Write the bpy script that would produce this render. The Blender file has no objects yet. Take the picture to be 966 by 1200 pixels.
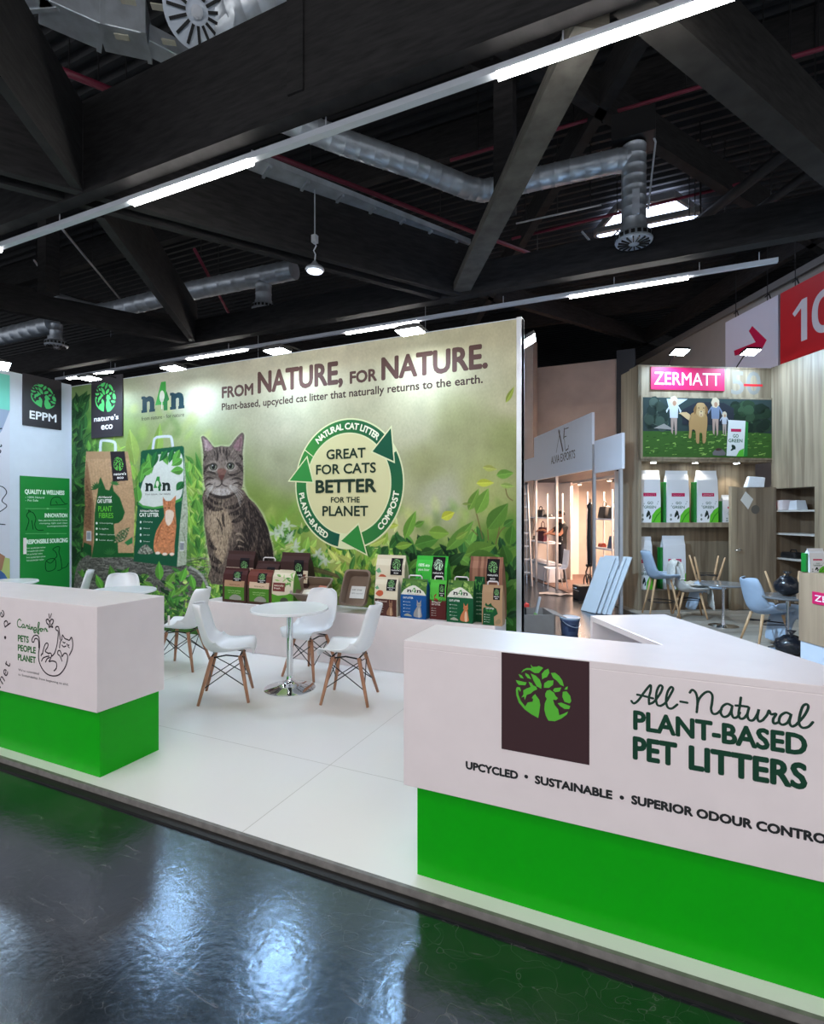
import bpy, math, random
import numpy as np
from mathutils import Vector, Matrix

sc = bpy.context.scene
COL = sc.collection
random.seed(7)
PI = math.pi
# ------------------------------------------------------------------ camera
EYE = 1.62                       # eye height above the booth platform (z = 0)
YAW = math.radians(24.64)        # the view looks this far to the left of the back wall's normal
cam = bpy.data.cameras.new('camera')
cam.sensor_fit = 'VERTICAL'
cam.sensor_height = 36.0
cam.lens = 630 / 1200 * 36.0
cam.shift_y = 2 / 1200
cam.clip_end = 200
camo = bpy.data.objects.new('camera', cam)
COL.objects.link(camo)
camo.location = (0, 0, EYE)
camo.rotation_euler = (PI / 2, 0, YAW)
sc.camera = camo
# ------------------------------------------------------------------ world, exposure
w = bpy.data.worlds.new('hall_air')
sc.world = w
w.use_nodes = True
bg = w.node_tree.nodes['Background']
bg.inputs['Color'].default_value = (0.90, 0.93, 1.0, 1)
bg.inputs['Strength'].default_value = 0.62
sc.view_settings.view_transform = 'Standard'
sc.view_settings.look = 'None'
sc.view_settings.exposure = 0.50
sc.view_settings.gamma = 1.0
sc.view_settings.use_curve_mapping = False
sc.cycles.use_denoising = True
sc.cycles.max_bounces = 6
sc.cycles.sample_clamp_indirect = 6.0
LINE_EMIT = 34.0                 # lit tubes of the line luminaires, seen and added
FLOOD_W = 10.0                   # each flood lamp on top of the booth wall
GRID_FLOOD_W = 22.0

# ------------------------------------------------------------------ geometry of the place
FPX = 630.0
_s, _c = math.sin(YAW), math.cos(YAW)
FW = (-_s, _c); RT = (_c, _s)
E1 = (math.cos(math.radians(30)), math.sin(math.radians(30)))     # second grid of the hall, turned by 30 degrees
E2 = (math.cos(math.radians(120)), math.sin(math.radians(120)))
def ray(u, v):
    a = (u - 483) / FPX; b = -(v - 602) / FPX
    return (FW[0] + a * RT[0], FW[1] + a * RT[1], b)
def gz(u, v, z=0.0):
    d = ray(u, v); t = (z - EYE) / d[2]
    return Vector((d[0] * t, d[1] * t, z))
def pY(u, v, Y):
    d = ray(u, v); t = Y / d[1]
    return Vector((d[0] * t, Y, EYE + d[2] * t))
def pX(u, v, X):
    d = ray(u, v); t = X / d[0]
    return Vector((X, d[1] * t, EYE + d[2] * t))
def pD(u, v, D):
    d = ray(u, v)
    return Vector((d[0] * D, d[1] * D, EYE + d[2] * D))
def pB(u, v, b):
    d = ray(u, v); t = b / (d[0] * E2[0] + d[1] * E2[1])
    x, y = d[0] * t, d[1] * t
    return Vector((x * E1[0] + y * E1[1], b, EYE + d[2] * t))      # (a, b, z)
def pA(u, v, a):
    d = ray(u, v); t = a / (d[0] * E1[0] + d[1] * E1[1])
    x, y = d[0] * t, d[1] * t
    return Vector((a, x * E2[0] + y * E2[1], EYE + d[2] * t))
def G(a, b, z=0.0):
    return Vector((a * E1[0] + b * E2[0], a * E1[1] + b * E2[1], z))
R30 = math.radians(30)
HALL = -0.04                     # hall floor level

# ------------------------------------------------------------------ materials
def lin(c):
    return tuple(((x / 12.92) if x <= 0.04045 else ((x + 0.055) / 1.055) ** 2.4) for x in c)
def rgb(r, g, b):
    return lin((r / 255, g / 255, b / 255))
MATS = {}
def mat(name, col, rough=0.5, metal=0.0, spec=0.5, var=0.0, scale=8.0, bump=0.0, bscale=60.0, coat=0.0, emit=0.0, alpha=1.0, stretch=(1, 1, 1), trans=0.0):
    if name in MATS:
        return MATS[name]
    m = bpy.data.materials.new(name); m.use_nodes = True
    nt = m.node_tree; p = nt.nodes['Principled BSDF']
    c = (*rgb(*col), 1)
    p.inputs['Base Color'].default_value = c
    p.inputs['Roughness'].default_value = rough
    p.inputs['Metallic'].default_value = metal
    p.inputs['Specular IOR Level'].default_value = spec
    p.inputs['Coat Weight'].default_value = coat
    p.inputs['Coat Roughness'].default_value = 0.08
    p.inputs['Transmission Weight'].default_value = trans
    tc = nt.nodes.new('ShaderNodeTexCoord'); mp = nt.nodes.new('ShaderNodeMapping')
    mp.inputs['Scale'].default_value = stretch
    nt.links.new(tc.outputs['Object'], mp.inputs['Vector'])
    n = nt.nodes.new('ShaderNodeTexNoise'); n.inputs['Scale'].default_value = scale; n.inputs['Detail'].default_value = 5
    nt.links.new(mp.outputs[0], n.inputs['Vector'])
    r = nt.nodes.new('ShaderNodeValToRGB')
    v = max(var, 0.01)
    lo = tuple(max(0, x * (1 - v)) for x in c[:3]); hi = tuple(min(1, x * (1 + v)) for x in c[:3])
    r.color_ramp.elements[0].color = (*lo, 1); r.color_ramp.elements[0].position = 0.3
    r.color_ramp.elements[1].color = (*hi, 1); r.color_ramp.elements[1].position = 0.7
    nt.links.new(n.outputs['Fac'], r.inputs['Fac']); nt.links.new(r.outputs['Color'], p.inputs['Base Color'])
    if bump > 0:
        n2 = nt.nodes.new('ShaderNodeTexNoise'); n2.inputs['Scale'].default_value = bscale
        nt.links.new(mp.outputs[0], n2.inputs['Vector'])
        b = nt.nodes.new('ShaderNodeBump'); b.inputs['Strength'].default_value = bump; b.inputs['Distance'].default_value = 0.01
        nt.links.new(n2.outputs['Fac'], b.inputs['Height']); nt.links.new(b.outputs['Normal'], p.inputs['Normal'])
    if emit > 0:
        p.inputs['Emission Color'].default_value = c
        p.inputs['Emission Strength'].default_value = emit
    MATS[name] = m
    return m
def print_mat(name, rough=0.55):
    if name in MATS:
        return MATS[name]
    m = bpy.data.materials.new(name); m.use_nodes = True
    nt = m.node_tree; p = nt.nodes['Principled BSDF']
    a = nt.nodes.new('ShaderNodeAttribute'); a.attribute_name = 'ink'
    nt.links.new(a.outputs['Color'], p.inputs['Base Color'])
    p.inputs['Roughness'].default_value = rough
    p.inputs['Specular IOR Level'].default_value = 0.12
    MATS[name] = m
    return m
def wood_mat(name, c1, c2, rough=0.5, axis='z', sc_=1.0):
    if name in MATS:
        return MATS[name]
    m = bpy.data.materials.new(name); m.use_nodes = True
    nt = m.node_tree; p = nt.nodes['Principled BSDF']
    tc = nt.nodes.new('ShaderNodeTexCoord'); mp = nt.nodes.new('ShaderNodeMapping')
    k = {'z': (1, 1, 0.05), 'x': (0.05, 1, 1), 'y': (1, 0.05, 1)}[axis]
    mp.inputs['Scale'].default_value = tuple(q * sc_ for q in k)
    nt.links.new(tc.outputs['Object'], mp.inputs['Vector'])
    n = nt.nodes.new('ShaderNodeTexNoise'); n.inputs['Scale'].default_value = 14; n.inputs['Detail'].default_value = 8; n.inputs['Distortion'].default_value = 0.6
    n2 = nt.nodes.new('ShaderNodeTexNoise'); n2.inputs['Scale'].default_value = 3.5
    nt.links.new(mp.outputs[0], n.inputs['Vector']); nt.links.new(mp.outputs[0], n2.inputs['Vector'])
    ad = nt.nodes.new('ShaderNodeMath'); ad.operation = 'MULTIPLY_ADD'; ad.inputs[1].default_value = 0.55; ad.inputs[2].default_value = 0.0
    nt.links.new(n.outputs['Fac'], ad.inputs[0])
    a2 = nt.nodes.new('ShaderNodeMath'); a2.operation = 'MULTIPLY_ADD'; a2.inputs[1].default_value = 0.45
    nt.links.new(n2.outputs['Fac'], a2.inputs[0]); nt.links.new(ad.outputs[0], a2.inputs[2])
    r = nt.nodes.new('ShaderNodeValToRGB')
    r.color_ramp.elements[0].color = (*rgb(*c1), 1); r.color_ramp.elements[0].position = 0.35
    r.color_ramp.elements[1].color = (*rgb(*c2), 1); r.color_ramp.elements[1].position = 0.62
    nt.links.new(a2.outputs[0], r.inputs['Fac']); nt.links.new(r.outputs['Color'], p.inputs['Base Color'])
    p.inputs['Roughness'].default_value = rough
    MATS[name] = m
    return m
def hall_floor_mat():
    m = bpy.data.materials.new('black_hall_floor'); m.use_nodes = True
    nt = m.node_tree; p = nt.nodes['Principled BSDF']; L = nt.links.new
    tc = nt.nodes.new('ShaderNodeTexCoord')
    n1 = nt.nodes.new('ShaderNodeTexNoise'); n1.inputs['Scale'].default_value = 2.2; n1.inputs['Detail'].default_value = 9; n1.inputs['Roughness'].default_value = 0.65
    L(tc.outputs['Object'], n1.inputs['Vector'])
    r1 = nt.nodes.new('ShaderNodeValToRGB')
    r1.color_ramp.elements[0].color = (0.006, 0.006, 0.006, 1); r1.color_ramp.elements[0].position = 0.42
    r1.color_ramp.elements[1].color = (0.030, 0.028, 0.026, 1); r1.color_ramp.elements[1].position = 0.72
    L(n1.outputs['Fac'], r1.inputs['Fac'])
    # scuffs: thin stretched noise
    mp = nt.nodes.new('ShaderNodeMapping'); mp.inputs['Rotation'].default_value = (0, 0, 0.5); mp.inputs['Scale'].default_value = (1.2, 9, 1)
    L(tc.outputs['Object'], mp.inputs['Vector'])
    n2 = nt.nodes.new('ShaderNodeTexNoise'); n2.inputs['Scale'].default_value = 3; n2.inputs['Detail'].default_value = 6; n2.inputs['Distortion'].default_value = 1.5
    L(mp.outputs[0], n2.inputs['Vector'])
    r2 = nt.nodes.new('ShaderNodeValToRGB'); r2.color_ramp.elements[0].position = 0.62; r2.color_ramp.elements[1].position = 0.75
    L(n2.outputs['Fac'], r2.inputs['Fac'])
    v = nt.nodes.new('ShaderNodeTexVoronoi'); v.feature = 'DISTANCE_TO_EDGE'; v.inputs['Scale'].default_value = 5.0
    n4 = nt.nodes.new('ShaderNodeTexNoise'); n4.inputs['Scale'].default_value = 4
    L(tc.outputs['Object'], n4.inputs['Vector'])
    L(n4.outputs['Color'], v.inputs['Vector'])
    r4 = nt.nodes.new('ShaderNodeValToRGB'); r4.color_ramp.elements[0].color = (1, 1, 1, 1); r4.color_ramp.elements[1].color = (0, 0, 0, 1); r4.color_ramp.elements[1].position = 0.012
    L(v.outputs['Distance'], r4.inputs['Fac'])
    mx = nt.nodes.new('ShaderNodeMixRGB'); mx.blend_type = 'ADD'; mx.inputs['Fac'].default_value = 0.06
    L(r1.outputs['Color'], mx.inputs['Color1']); L(r2.outputs['Color'], mx.inputs['Color2'])
    mx2 = nt.nodes.new('ShaderNodeMixRGB'); mx2.blend_type = 'ADD'; mx2.inputs['Fac'].default_value = 0.05
    L(mx.outputs['Color'], mx2.inputs['Color1']); L(r4.outputs['Color'], mx2.inputs['Color2'])
    L(mx2.outputs['Color'], p.inputs['Base Color'])
    rr = nt.nodes.new('ShaderNodeMapRange'); rr.inputs['To Min'].default_value = 0.15; rr.inputs['To Max'].default_value = 0.27
    L(n1.outputs['Fac'], rr.inputs['Value']); L(rr.outputs[0], p.inputs['Roughness'])
    p.inputs['IOR'].default_value = 2.2
    p.inputs['Specular Tint'].default_value = (0.55, 0.76, 1.0, 1)
    n3 = nt.nodes.new('ShaderNodeTexNoise'); n3.inputs['Scale'].default_value = 26; n3.inputs['Detail'].default_value = 4
    L(tc.outputs['Object'], n3.inputs['Vector'])
    b = nt.nodes.new('ShaderNodeBump'); b.inputs['Strength'].default_value = 0.12; b.inputs['Distance'].default_value = 0.01
    L(n3.outputs['Fac'], b.inputs['Height']); L(b.outputs['Normal'], p.inputs['Normal'])
    return m
def platform_mat():
    m = bpy.data.materials.new('white_floor_panels'); m.use_nodes = True
    nt = m.node_tree; p = nt.nodes['Principled BSDF']; L = nt.links.new
    tc = nt.nodes.new('ShaderNodeTexCoord')
    br = nt.nodes.new('ShaderNodeTexBrick')
    br.offset = 0.0
    br.inputs['Color1'].default_value = (*rgb(246, 245, 245), 1); br.inputs['Color2'].default_value = (*rgb(243, 242, 242), 1)
    br.inputs['Mortar'].default_value = (*rgb(214, 212, 210), 1)
    br.inputs['Scale'].default_value = 1.0; br.inputs['Mortar Size'].default_value = 0.003
    br.inputs['Brick Width'].default_value = 2.44; br.inputs['Row Height'].default_value = 4.88
    mp = nt.nodes.new('ShaderNodeMapping'); mp.inputs['Location'].default_value = (1.925, -2.93, 0)
    L(tc.outputs['Object'], mp.inputs['Vector']); L(mp.outputs[0], br.inputs['Vector'])
    n = nt.nodes.new('ShaderNodeTexNoise'); n.inputs['Scale'].default_value = 1.6; n.inputs['Detail'].default_value = 6
    L(tc.outputs['Object'], n.inputs['Vector'])
    mx = nt.nodes.new('ShaderNodeMixRGB'); mx.blend_type = 'MULTIPLY'; mx.inputs['Fac'].default_value = 0.06
    L(br.outputs['Color'], mx.inputs['Color1']); L(n.outputs['Color'], mx.inputs['Color2'])
    L(mx.outputs['Color'], p.inputs['Base Color'])
    p.inputs['Roughness'].default_value = 0.22
    return m

# ------------------------------------------------------------------ mesh builder
class MB:
    def __init__(self):
        self.v = []; self.f = []; self.mi = []; self.cur = 0
    def add(self, verts, faces, M=None):
        o = len(self.v)
        for q in verts:
            q = Vector(q)
            self.v.append(tuple(M @ q) if M is not None else tuple(q))
        for f in faces:
            self.f.append(tuple(i + o for i in f)); self.mi.append(self.cur)
        return self
    def box(self, x0, x1, y0, y1, z0, z1, M=None):
        v = [(x0, y0, z0), (x1, y0, z0), (x1, y1, z0), (x0, y1, z0), (x0, y0, z1), (x1, y0, z1), (x1, y1, z1), (x0, y1, z1)]
        return self.add(v, [(3, 2, 1, 0), (4, 5, 6, 7), (0, 1, 5, 4), (1, 2, 6, 5), (2, 3, 7, 6), (3, 0, 4, 7)], M)
    def prism(self, pts, z0, z1, M=None):
        n = len(pts)
        a = sum(pts[i][0] * pts[(i + 1) % n][1] - pts[(i + 1) % n][0] * pts[i][1] for i in range(n))
        if a < 0: pts = pts[::-1]
        v = [(p[0], p[1], z0) for p in pts] + [(p[0], p[1], z1) for p in pts]
        f = [tuple(range(n - 1, -1, -1)), tuple(range(n, 2 * n))] + [(i, (i + 1) % n, n + (i + 1) % n, n + i) for i in range(n)]
        return self.add(v, f, M)
    def lathe(self, prof, n=32, M=None):
        v = []; f = []
        for (r, z) in prof:
            for k in range(n):
                a = 2 * PI * k / n
                v.append((r * math.cos(a), r * math.sin(a), z))
        m = len(prof)
        for i in range(m - 1):
            for k in range(n):
                k2 = (k + 1) % n
                f.append((i * n + k, i * n + k2, (i + 1) * n + k2, (i + 1) * n + k))
        f.append(tuple(range(n - 1, -1, -1))); f.append(tuple((m - 1) * n + k for k in range(n)))
        return self.add(v, f, M)
    def tube(self, pts, r, n=10, M=None, cap=True):
        pts = [Vector(p) for p in pts]
        rs = r if isinstance(r, (list, tuple)) else [r] * len(pts)
        v = []; f = []
        up = None
        for i, p in enumerate(pts):
            d = (pts[min(i + 1, len(pts) - 1)] - pts[max(i - 1, 0)]).normalized()
            if up is None:
                up = Vector((0, 0, 1)) if abs(d.z) < 0.9 else Vector((1, 0, 0))
            s = d.cross(up)
            if s.length < 1e-5: s = d.cross(Vector((0, 1, 0)))
            s.normalize(); t = s.cross(d).normalized(); up = t
            for k in range(n):
                a = 2 * PI * k / n
                v.append(p + s * (rs[i] * math.cos(a)) + t * (rs[i] * math.sin(a)))
        m = len(pts)
        for i in range(m - 1):
            for k in range(n):
                k2 = (k + 1) % n
                f.append((i * n + k, (i + 1) * n + k, (i + 1) * n + k2, i * n + k2))
        if cap:
            f.append(tuple(range(n))); f.append(tuple((m - 1) * n + k for k in range(n - 1, -1, -1)))
        return self.add(v, f, M)
    def beam(self, p, q, wdt, hgt, z_up=True):
        """rectangular bar from p to q, p and q on the middle of its underside; hgt upwards"""
        p = Vector(p); q = Vector(q)
        d = (q - p).normalized(); s = d.cross(Vector((0, 0, 1)))
        if s.length < 1e-4: s = Vector((1, 0, 0))
        s.normalize(); t = s.cross(d).normalized()
        v = []
        for e in (p, q):
            v += [e - s * wdt / 2, e + s * wdt / 2, e + s * wdt / 2 + t * hgt, e - s * wdt / 2 + t * hgt]
        return self.add(v, [(0, 1, 2, 3), (7, 6, 5, 4), (0, 4, 5, 1), (1, 5, 6, 2), (2, 6, 7, 3), (3, 7, 4, 0)])
    def ball(self, c, rx, ry=None, rz=None, n=14, m=9, M=None):
        ry = ry or rx; rz = rz or rx
        v = [(c[0], c[1], c[2] - rz)]; f = []
        for i in range(1, m):
            t = -PI / 2 + PI * i / m
            for k in range(n):
                a = 2 * PI * k / n
                v.append((c[0] + rx * math.cos(t) * math.cos(a), c[1] + ry * math.cos(t) * math.sin(a), c[2] + rz * math.sin(t)))
        v.append((c[0], c[1], c[2] + rz))
        for k in range(n): f.append((0, 1 + (k + 1) % n, 1 + k))
        for i in range(m - 2):
            for k in range(n):
                k2 = (k + 1) % n
                f.append((1 + i * n + k, 1 + i * n + k2, 1 + (i + 1) * n + k2, 1 + (i + 1) * n + k))
        b = 1 + (m - 2) * n
        for k in range(n): f.append((b + k, b + (k + 1) % n, len(v) - 1))
        return self.add(v, f, M)
    def build(self, name, m, parent=None, smooth=False, bevel=0.0, loc=None, rotz=0.0, auto=None):
        me = bpy.data.meshes.new(name)
        me.from_pydata([tuple(q) for q in self.v], [], self.f)
        ms = m if isinstance(m, (list, tuple)) else [m]
        for q in ms: me.materials.append(q)
        if len(ms) > 1: me.polygons.foreach_set('material_index', self.mi)
        me.update()
        if smooth or auto:
            for p in me.polygons: p.use_smooth = True
        if auto:
            try: me.set_sharp_from_angle(angle=math.radians(auto))
            except Exception: pass
        o = bpy.data.objects.new(name, me); COL.objects.link(o)
        if parent is not None: o.parent = parent
        if loc is not None: o.location = loc
        o.rotation_euler = (0, 0, rotz)
        if bevel > 0:
            b = o.modifiers.new('edge', 'BEVEL'); b.width = bevel; b.segments = 2; b.limit_method = 'ANGLE'; b.angle_limit = math.radians(40)
        return o
def thing(name, label, cat, loc=(0, 0, 0), rotz=0.0, group=None):
    o = bpy.data.objects.new(name, None); COL.objects.link(o)
    o.empty_display_size = 0.1
    o.location = loc; o.rotation_euler = (0, 0, rotz)
    o['label'] = label; o['category'] = cat
    if group: o['group'] = group
    return o
def tag(o, label, cat, group=None):
    o['label'] = label; o['category'] = cat
    if group: o['group'] = group
    return o
def struct(o):
    o['kind'] = 'structure'; return o
def dup(root, loc, rotz=None, label=None, group=None):
    r = root.copy(); COL.objects.link(r); r.location = loc
    if rotz is not None: r.rotation_euler = (0, 0, rotz)
    if label: r['label'] = label
    if group: r['group'] = group
    for ch in list(root.children):
        c = ch.copy(); COL.objects.link(c); c.parent = r
        for g in ch.children:
            d = g.copy(); COL.objects.link(d); d.parent = c
    return r
def lamp(kind, name, loc, energy, color=(1, 1, 1), size=0.2, size_y=None, target=None, parent=None, spread=None, angle=None):
    l = bpy.data.lights.new(name, kind); l.energy = energy; l.color = color
    if kind == 'AREA':
        l.size = size
        if size_y: l.shape = 'RECTANGLE'; l.size_y = size_y
        if spread: l.spread = spread
    if kind == 'SPOT':
        l.spot_size = angle or 1.5; l.spot_blend = 0.6; l.shadow_soft_size = size
    o = bpy.data.objects.new(name, l); COL.objects.link(o)
    o.location = loc
    if target is not None:
        o.rotation_euler = (Vector(target) - Vector(loc)).to_track_quat('-Z', 'Y').to_euler()
    if parent is not None:
        o.parent = parent; o.matrix_parent_inverse = Matrix.Translation(parent.location).inverted() if parent.rotation_euler.z == 0 else (Matrix.Translation(parent.location) @ Matrix.Rotation(parent.rotation_euler.z, 4, 'Z')).inverted()
    return o

# ------------------------------------------------------------------ flat printed artwork (coloured polygons on a plane)
_TC = {}
def text_geo(body, offset=0.0, space=1.0, shear=0.0):
    key = (body, offset, space, shear)
    if key in _TC: return _TC[key]
    cu = bpy.data.curves.new('t', 'FONT'); cu.body = body; cu.size = 1.0; cu.offset = offset; cu.space_character = space
    cu.shear = shear; cu.resolution_u = 3; cu.fill_mode = 'FRONT'
    o = bpy.data.objects.new('t', cu); COL.objects.link(o)
    dg = bpy.context.evaluated_depsgraph_get(); dg.update()
    me = bpy.data.meshes.new_from_object(o.evaluated_get(dg))
    vs = [(v.co.x, v.co.y) for v in me.vertices]; fs = [tuple(p.vertices) for p in me.polygons]
    bpy.data.objects.remove(o); bpy.data.curves.remove(cu); bpy.data.meshes.remove(me)
    xs = [q[0] for q in vs] or [0]; ys = [q[1] for q in vs] or [0]
    _TC[key] = (vs, fs, min(xs), max(xs), min(ys), max(ys))
    return _TC[key]
def smooth_path(pts, closed=False, k=6):
    out = []; n = len(pts)
    rng = range(n if closed else n - 1)
    for i in rng:
        p0 = pts[(i - 1) % n] if (closed or i > 0) else pts[0]
        p1 = pts[i]; p2 = pts[(i + 1) % n]
        p3 = pts[(i + 2) % n] if (closed or i + 2 < n) else pts[-1]
        for j in range(k):
            t = j / k
            out.append(tuple(0.5 * ((2 * p1[d]) + (-p0[d] + p2[d]) * t + (2 * p0[d] - 5 * p1[d] + 4 * p2[d] - p3[d]) * t * t + (-p0[d] + 3 * p1[d] - 3 * p2[d] + p3[d]) * t ** 3) for d in (0, 1)))
    if not closed: out.append(tuple(pts[-1]))
    return out
BOLD = [(math.cos(PI / 4 * k), math.sin(PI / 4 * k)) for k in range(8)] + [(0, 0)]
class Art:
    """2-D artwork in metres, f(x, y, depth) -> world/local point"""
    def __init__(self, f, step=0.0004):
        self.f = f; self.step = step; self.v = []; self.fc = []; self.c = []; self.lay = 1
    def layer(self): self.lay += 1; return self
    def tri(self, vs, fs, col, dd=0.0):
        o = len(self.v); d = self.lay * self.step + dd
        self.v += [tuple(self.f(x, y, d)) for x, y in vs]
        for q in fs:
            self.fc.append(tuple(i + o for i in q)); self.c.append(col)
    def poly(self, pts, col, smooth=0):
        if smooth: pts = smooth_path(pts, True, smooth)
        n = len(pts)
        a = sum(pts[i][0] * pts[(i + 1) % n][1] - pts[(i + 1) % n][0] * pts[i][1] for i in range(n))
        if a < 0: pts = pts[::-1]
        from mathutils.geometry import tessellate_polygon
        fs = tessellate_polygon([[Vector((p[0], p[1], 0)) for p in pts]])
        ff = []
        for t in fs:
            A, B, C = (pts[i] for i in t)
            ar = (B[0] - A[0]) * (C[1] - A[1]) - (C[0] - A[0]) * (B[1] - A[1])
            if abs(ar) > 1e-12: ff.append(tuple(t) if ar > 0 else tuple(t[::-1]))
        self.tri(pts, ff, rgb(*col))
    def rect(self, x0, y0, x1, y1, col):
        self.tri([(x0, y0), (x1, y0), (x1, y1), (x0, y1)], [(0, 1, 2, 3)], rgb(*col))
    def disc(self, x, y, rx, ry, col, n=20, rot=0):
        self.poly([(x + rx * math.cos(2 * PI * k / n) * math.cos(rot) - ry * math.sin(2 * PI * k / n) * math.sin(rot), y + rx * math.cos(2 * PI * k / n) * math.sin(rot) + ry * math.sin(2 * PI * k / n) * math.cos(rot)) for k in range(n)], col)
    def stroke(self, pts, wd, col, smooth=5, closed=False):
        if smooth: pts = smooth_path(pts, closed, smooth)
        P = [Vector(p) for p in pts]
        if closed: P.append(P[0])
        L = []; R = []
        for i, p in enumerate(P):
            d = P[min(i + 1, len(P) - 1)] - P[max(i - 1, 0)]
            if d.length < 1e-9: d = Vector((1, 0))
            d.normalize(); nn = Vector((-d.y, d.x)) * wd / 2
            L.append(p + nn); R.append(p - nn)
        n = len(P)
        for i in range(n - 1):
            self.tri([tuple(R[i]), tuple(R[i + 1]), tuple(L[i + 1]), tuple(L[i])], [(0, 1, 2, 3)], rgb(*col), 6e-6 * i)
        if not closed:
            for e in (P[0], P[-1]):
                m = 10
                self.tri([(e.x + wd / 2 * math.cos(2 * PI * k / m), e.y + wd / 2 * math.sin(2 * PI * k / m)) for k in range(m)], [tuple(range(m))], rgb(*col), 6e-6 * n)
    def text(self, body, x0, x1, y, h, col, offset=0.0, space=1.0, shear=0.0, fit_h=True):
        """fit the ink between x0 and x1, baseline y, height h of a capital"""
        vs, fs, a, b, c, d = text_geo(body, 0.0, space, shear)
        _, _, _, _, c0, d0 = text_geo('H', 0.0)
        o = offset * h / (d0 - c0)
        sx = (x1 - x0 - 2 * o) / (b - a); sy = (h - 2 * o) / (d0 - c0)
        for k, (ox, oy) in enumerate(BOLD if offset else [(0, 0)]):
            self.tri([(x0 + o + ox * o + (px - a) * sx, y + o + oy * o + (py - c0) * sy) for px, py in vs], fs, rgb(*col), 4e-5 * k)
    def arc_text(self, body, cx, cy, r, a0, a1, h, col, offset=0.02, inward=False, wid=1.0):
        """letters spread from angle a0 to a1 (degrees); inward: letter tops point to the centre"""
        _, _, _, _, c0, d0 = text_geo('H', 0.0)
        s = h / (d0 - c0)
        adv = []
        for ch in body:
            if ch == ' ': adv.append(0.35); continue
            _, _, a, b, _, _ = text_geo(ch, 0.0); adv.append(b - a + 0.10)
        tot = sum(adv); acc = 0
        for ch, ad in zip(body, adv):
            t = (acc + ad / 2) / tot; acc += ad
            if ch == ' ': continue
            ang = math.radians(a0 + (a1 - a0) * t)
            vs, fs, a, b, _, _ = text_geo(ch, 0.0)
            out = Vector((math.cos(ang), math.sin(ang)))
            up = -out if inward else out
            rt = Vector((up.y, -up.x))
            base = Vector((cx, cy)) + out * (r + (h / 2 if inward else -h / 2))
            for k, (ox, oy) in enumerate(BOLD if offset else [(0, 0)]):
                self.tri([tuple(base + rt * ((px - (a + b) / 2) * s * wid + ox * offset * s) + up * ((py - c0) * s + oy * offset * s)) for px, py in vs], fs, rgb(*col), 4e-5 * k)
    def build(self, name, parent=None, m=None, loc=None, rotz=0.0):
        me = bpy.data.meshes.new(name)
        me.from_pydata(self.v, [], self.fc)
        at = me.color_attributes.new('ink', 'FLOAT_COLOR', 'CORNER')
        buf = []
        for f, c in zip(self.fc, self.c):
            buf += [c[0], c[1], c[2], 1.0] * len(f)
        if len(buf) == len(me.loops) * 4:
            at.data.foreach_set('color', buf)
        me.materials.append(m or print_mat('printed_ink'))
        me.update()
        o = bpy.data.objects.new(name, me); COL.objects.link(o)
        if parent is not None: o.parent = parent
        if loc is not None: o.location = loc
        o.rotation_euler = (0, 0, rotz)
        return o

# tree-of-animals emblem, drawn in a unit circle
_EMB = [
 [(340,170),(360,190),(400,185),(420,175),(445,180),(465,188),(445,215),(420,245),(380,250),(330,225),(290,230),(245,262),(265,230),(300,210),(350,205)],
 [(455,305),(450,250),(480,210),(515,190),(525,230),(500,275),(470,290)],
 [(540,230),(580,222),(620,250),(650,290),(665,345),(630,335),(600,300),(560,275)],
 [(215,280),(250,290),(270,320),(235,315)],
 [(285,260),(320,275),(345,315),(310,310),(288,285)],
 [(340,260),(390,275),(430,310),(448,360),(445,398),(400,380),(370,330)],
 [(470,385),(475,340),(510,310),(565,300),(560,345),(520,380)],
 [(190,345),(240,350),(300,355),(285,385),(220,390),(200,370)],
 [(560,400),(575,375),(640,360),(625,400),(580,415)],
 [(668,378),(685,350),(702,342),(698,372)],
 [(318,345),(350,355),(365,375),(395,385),(405,410),(370,430),(340,460),(300,480),(280,535),(275,500),(245,515),(268,480),(265,440),(300,415),(340,395)],
 [(655,400),(690,390),(725,430),(735,480),(720,505),(670,495),(650,450)],
 [(605,520),(640,508),(725,530),(715,560),(670,565),(630,545)],
 [(190,440),(200,415),(230,412),(240,440),(232,460),(220,435),(212,445),(215,490),(240,550),(285,600),(310,555),(360,540),(365,510),(350,505),(365,480),(385,460),(395,475),(425,510),(435,560),(425,640),(415,695),(350,670),(280,630),(220,570),(195,500)],
 [(485,440),(500,410),(530,398),(570,420),(585,450),(608,470),(590,490),(560,490),(575,540),(610,580),(620,635),(660,615),(705,585),(690,620),(640,665),(580,700),(515,705),(490,660),(475,600),(480,540),(500,490),(485,470)]]
def emblem(A, cx, cy, r, col, ry=None):
    for k, p in enumerate(_EMB):
        A.poly([(cx + (x - 463) / 272 * r, cy - (y - 440) / 272 * (ry or r)) for x, y in p], col)
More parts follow.
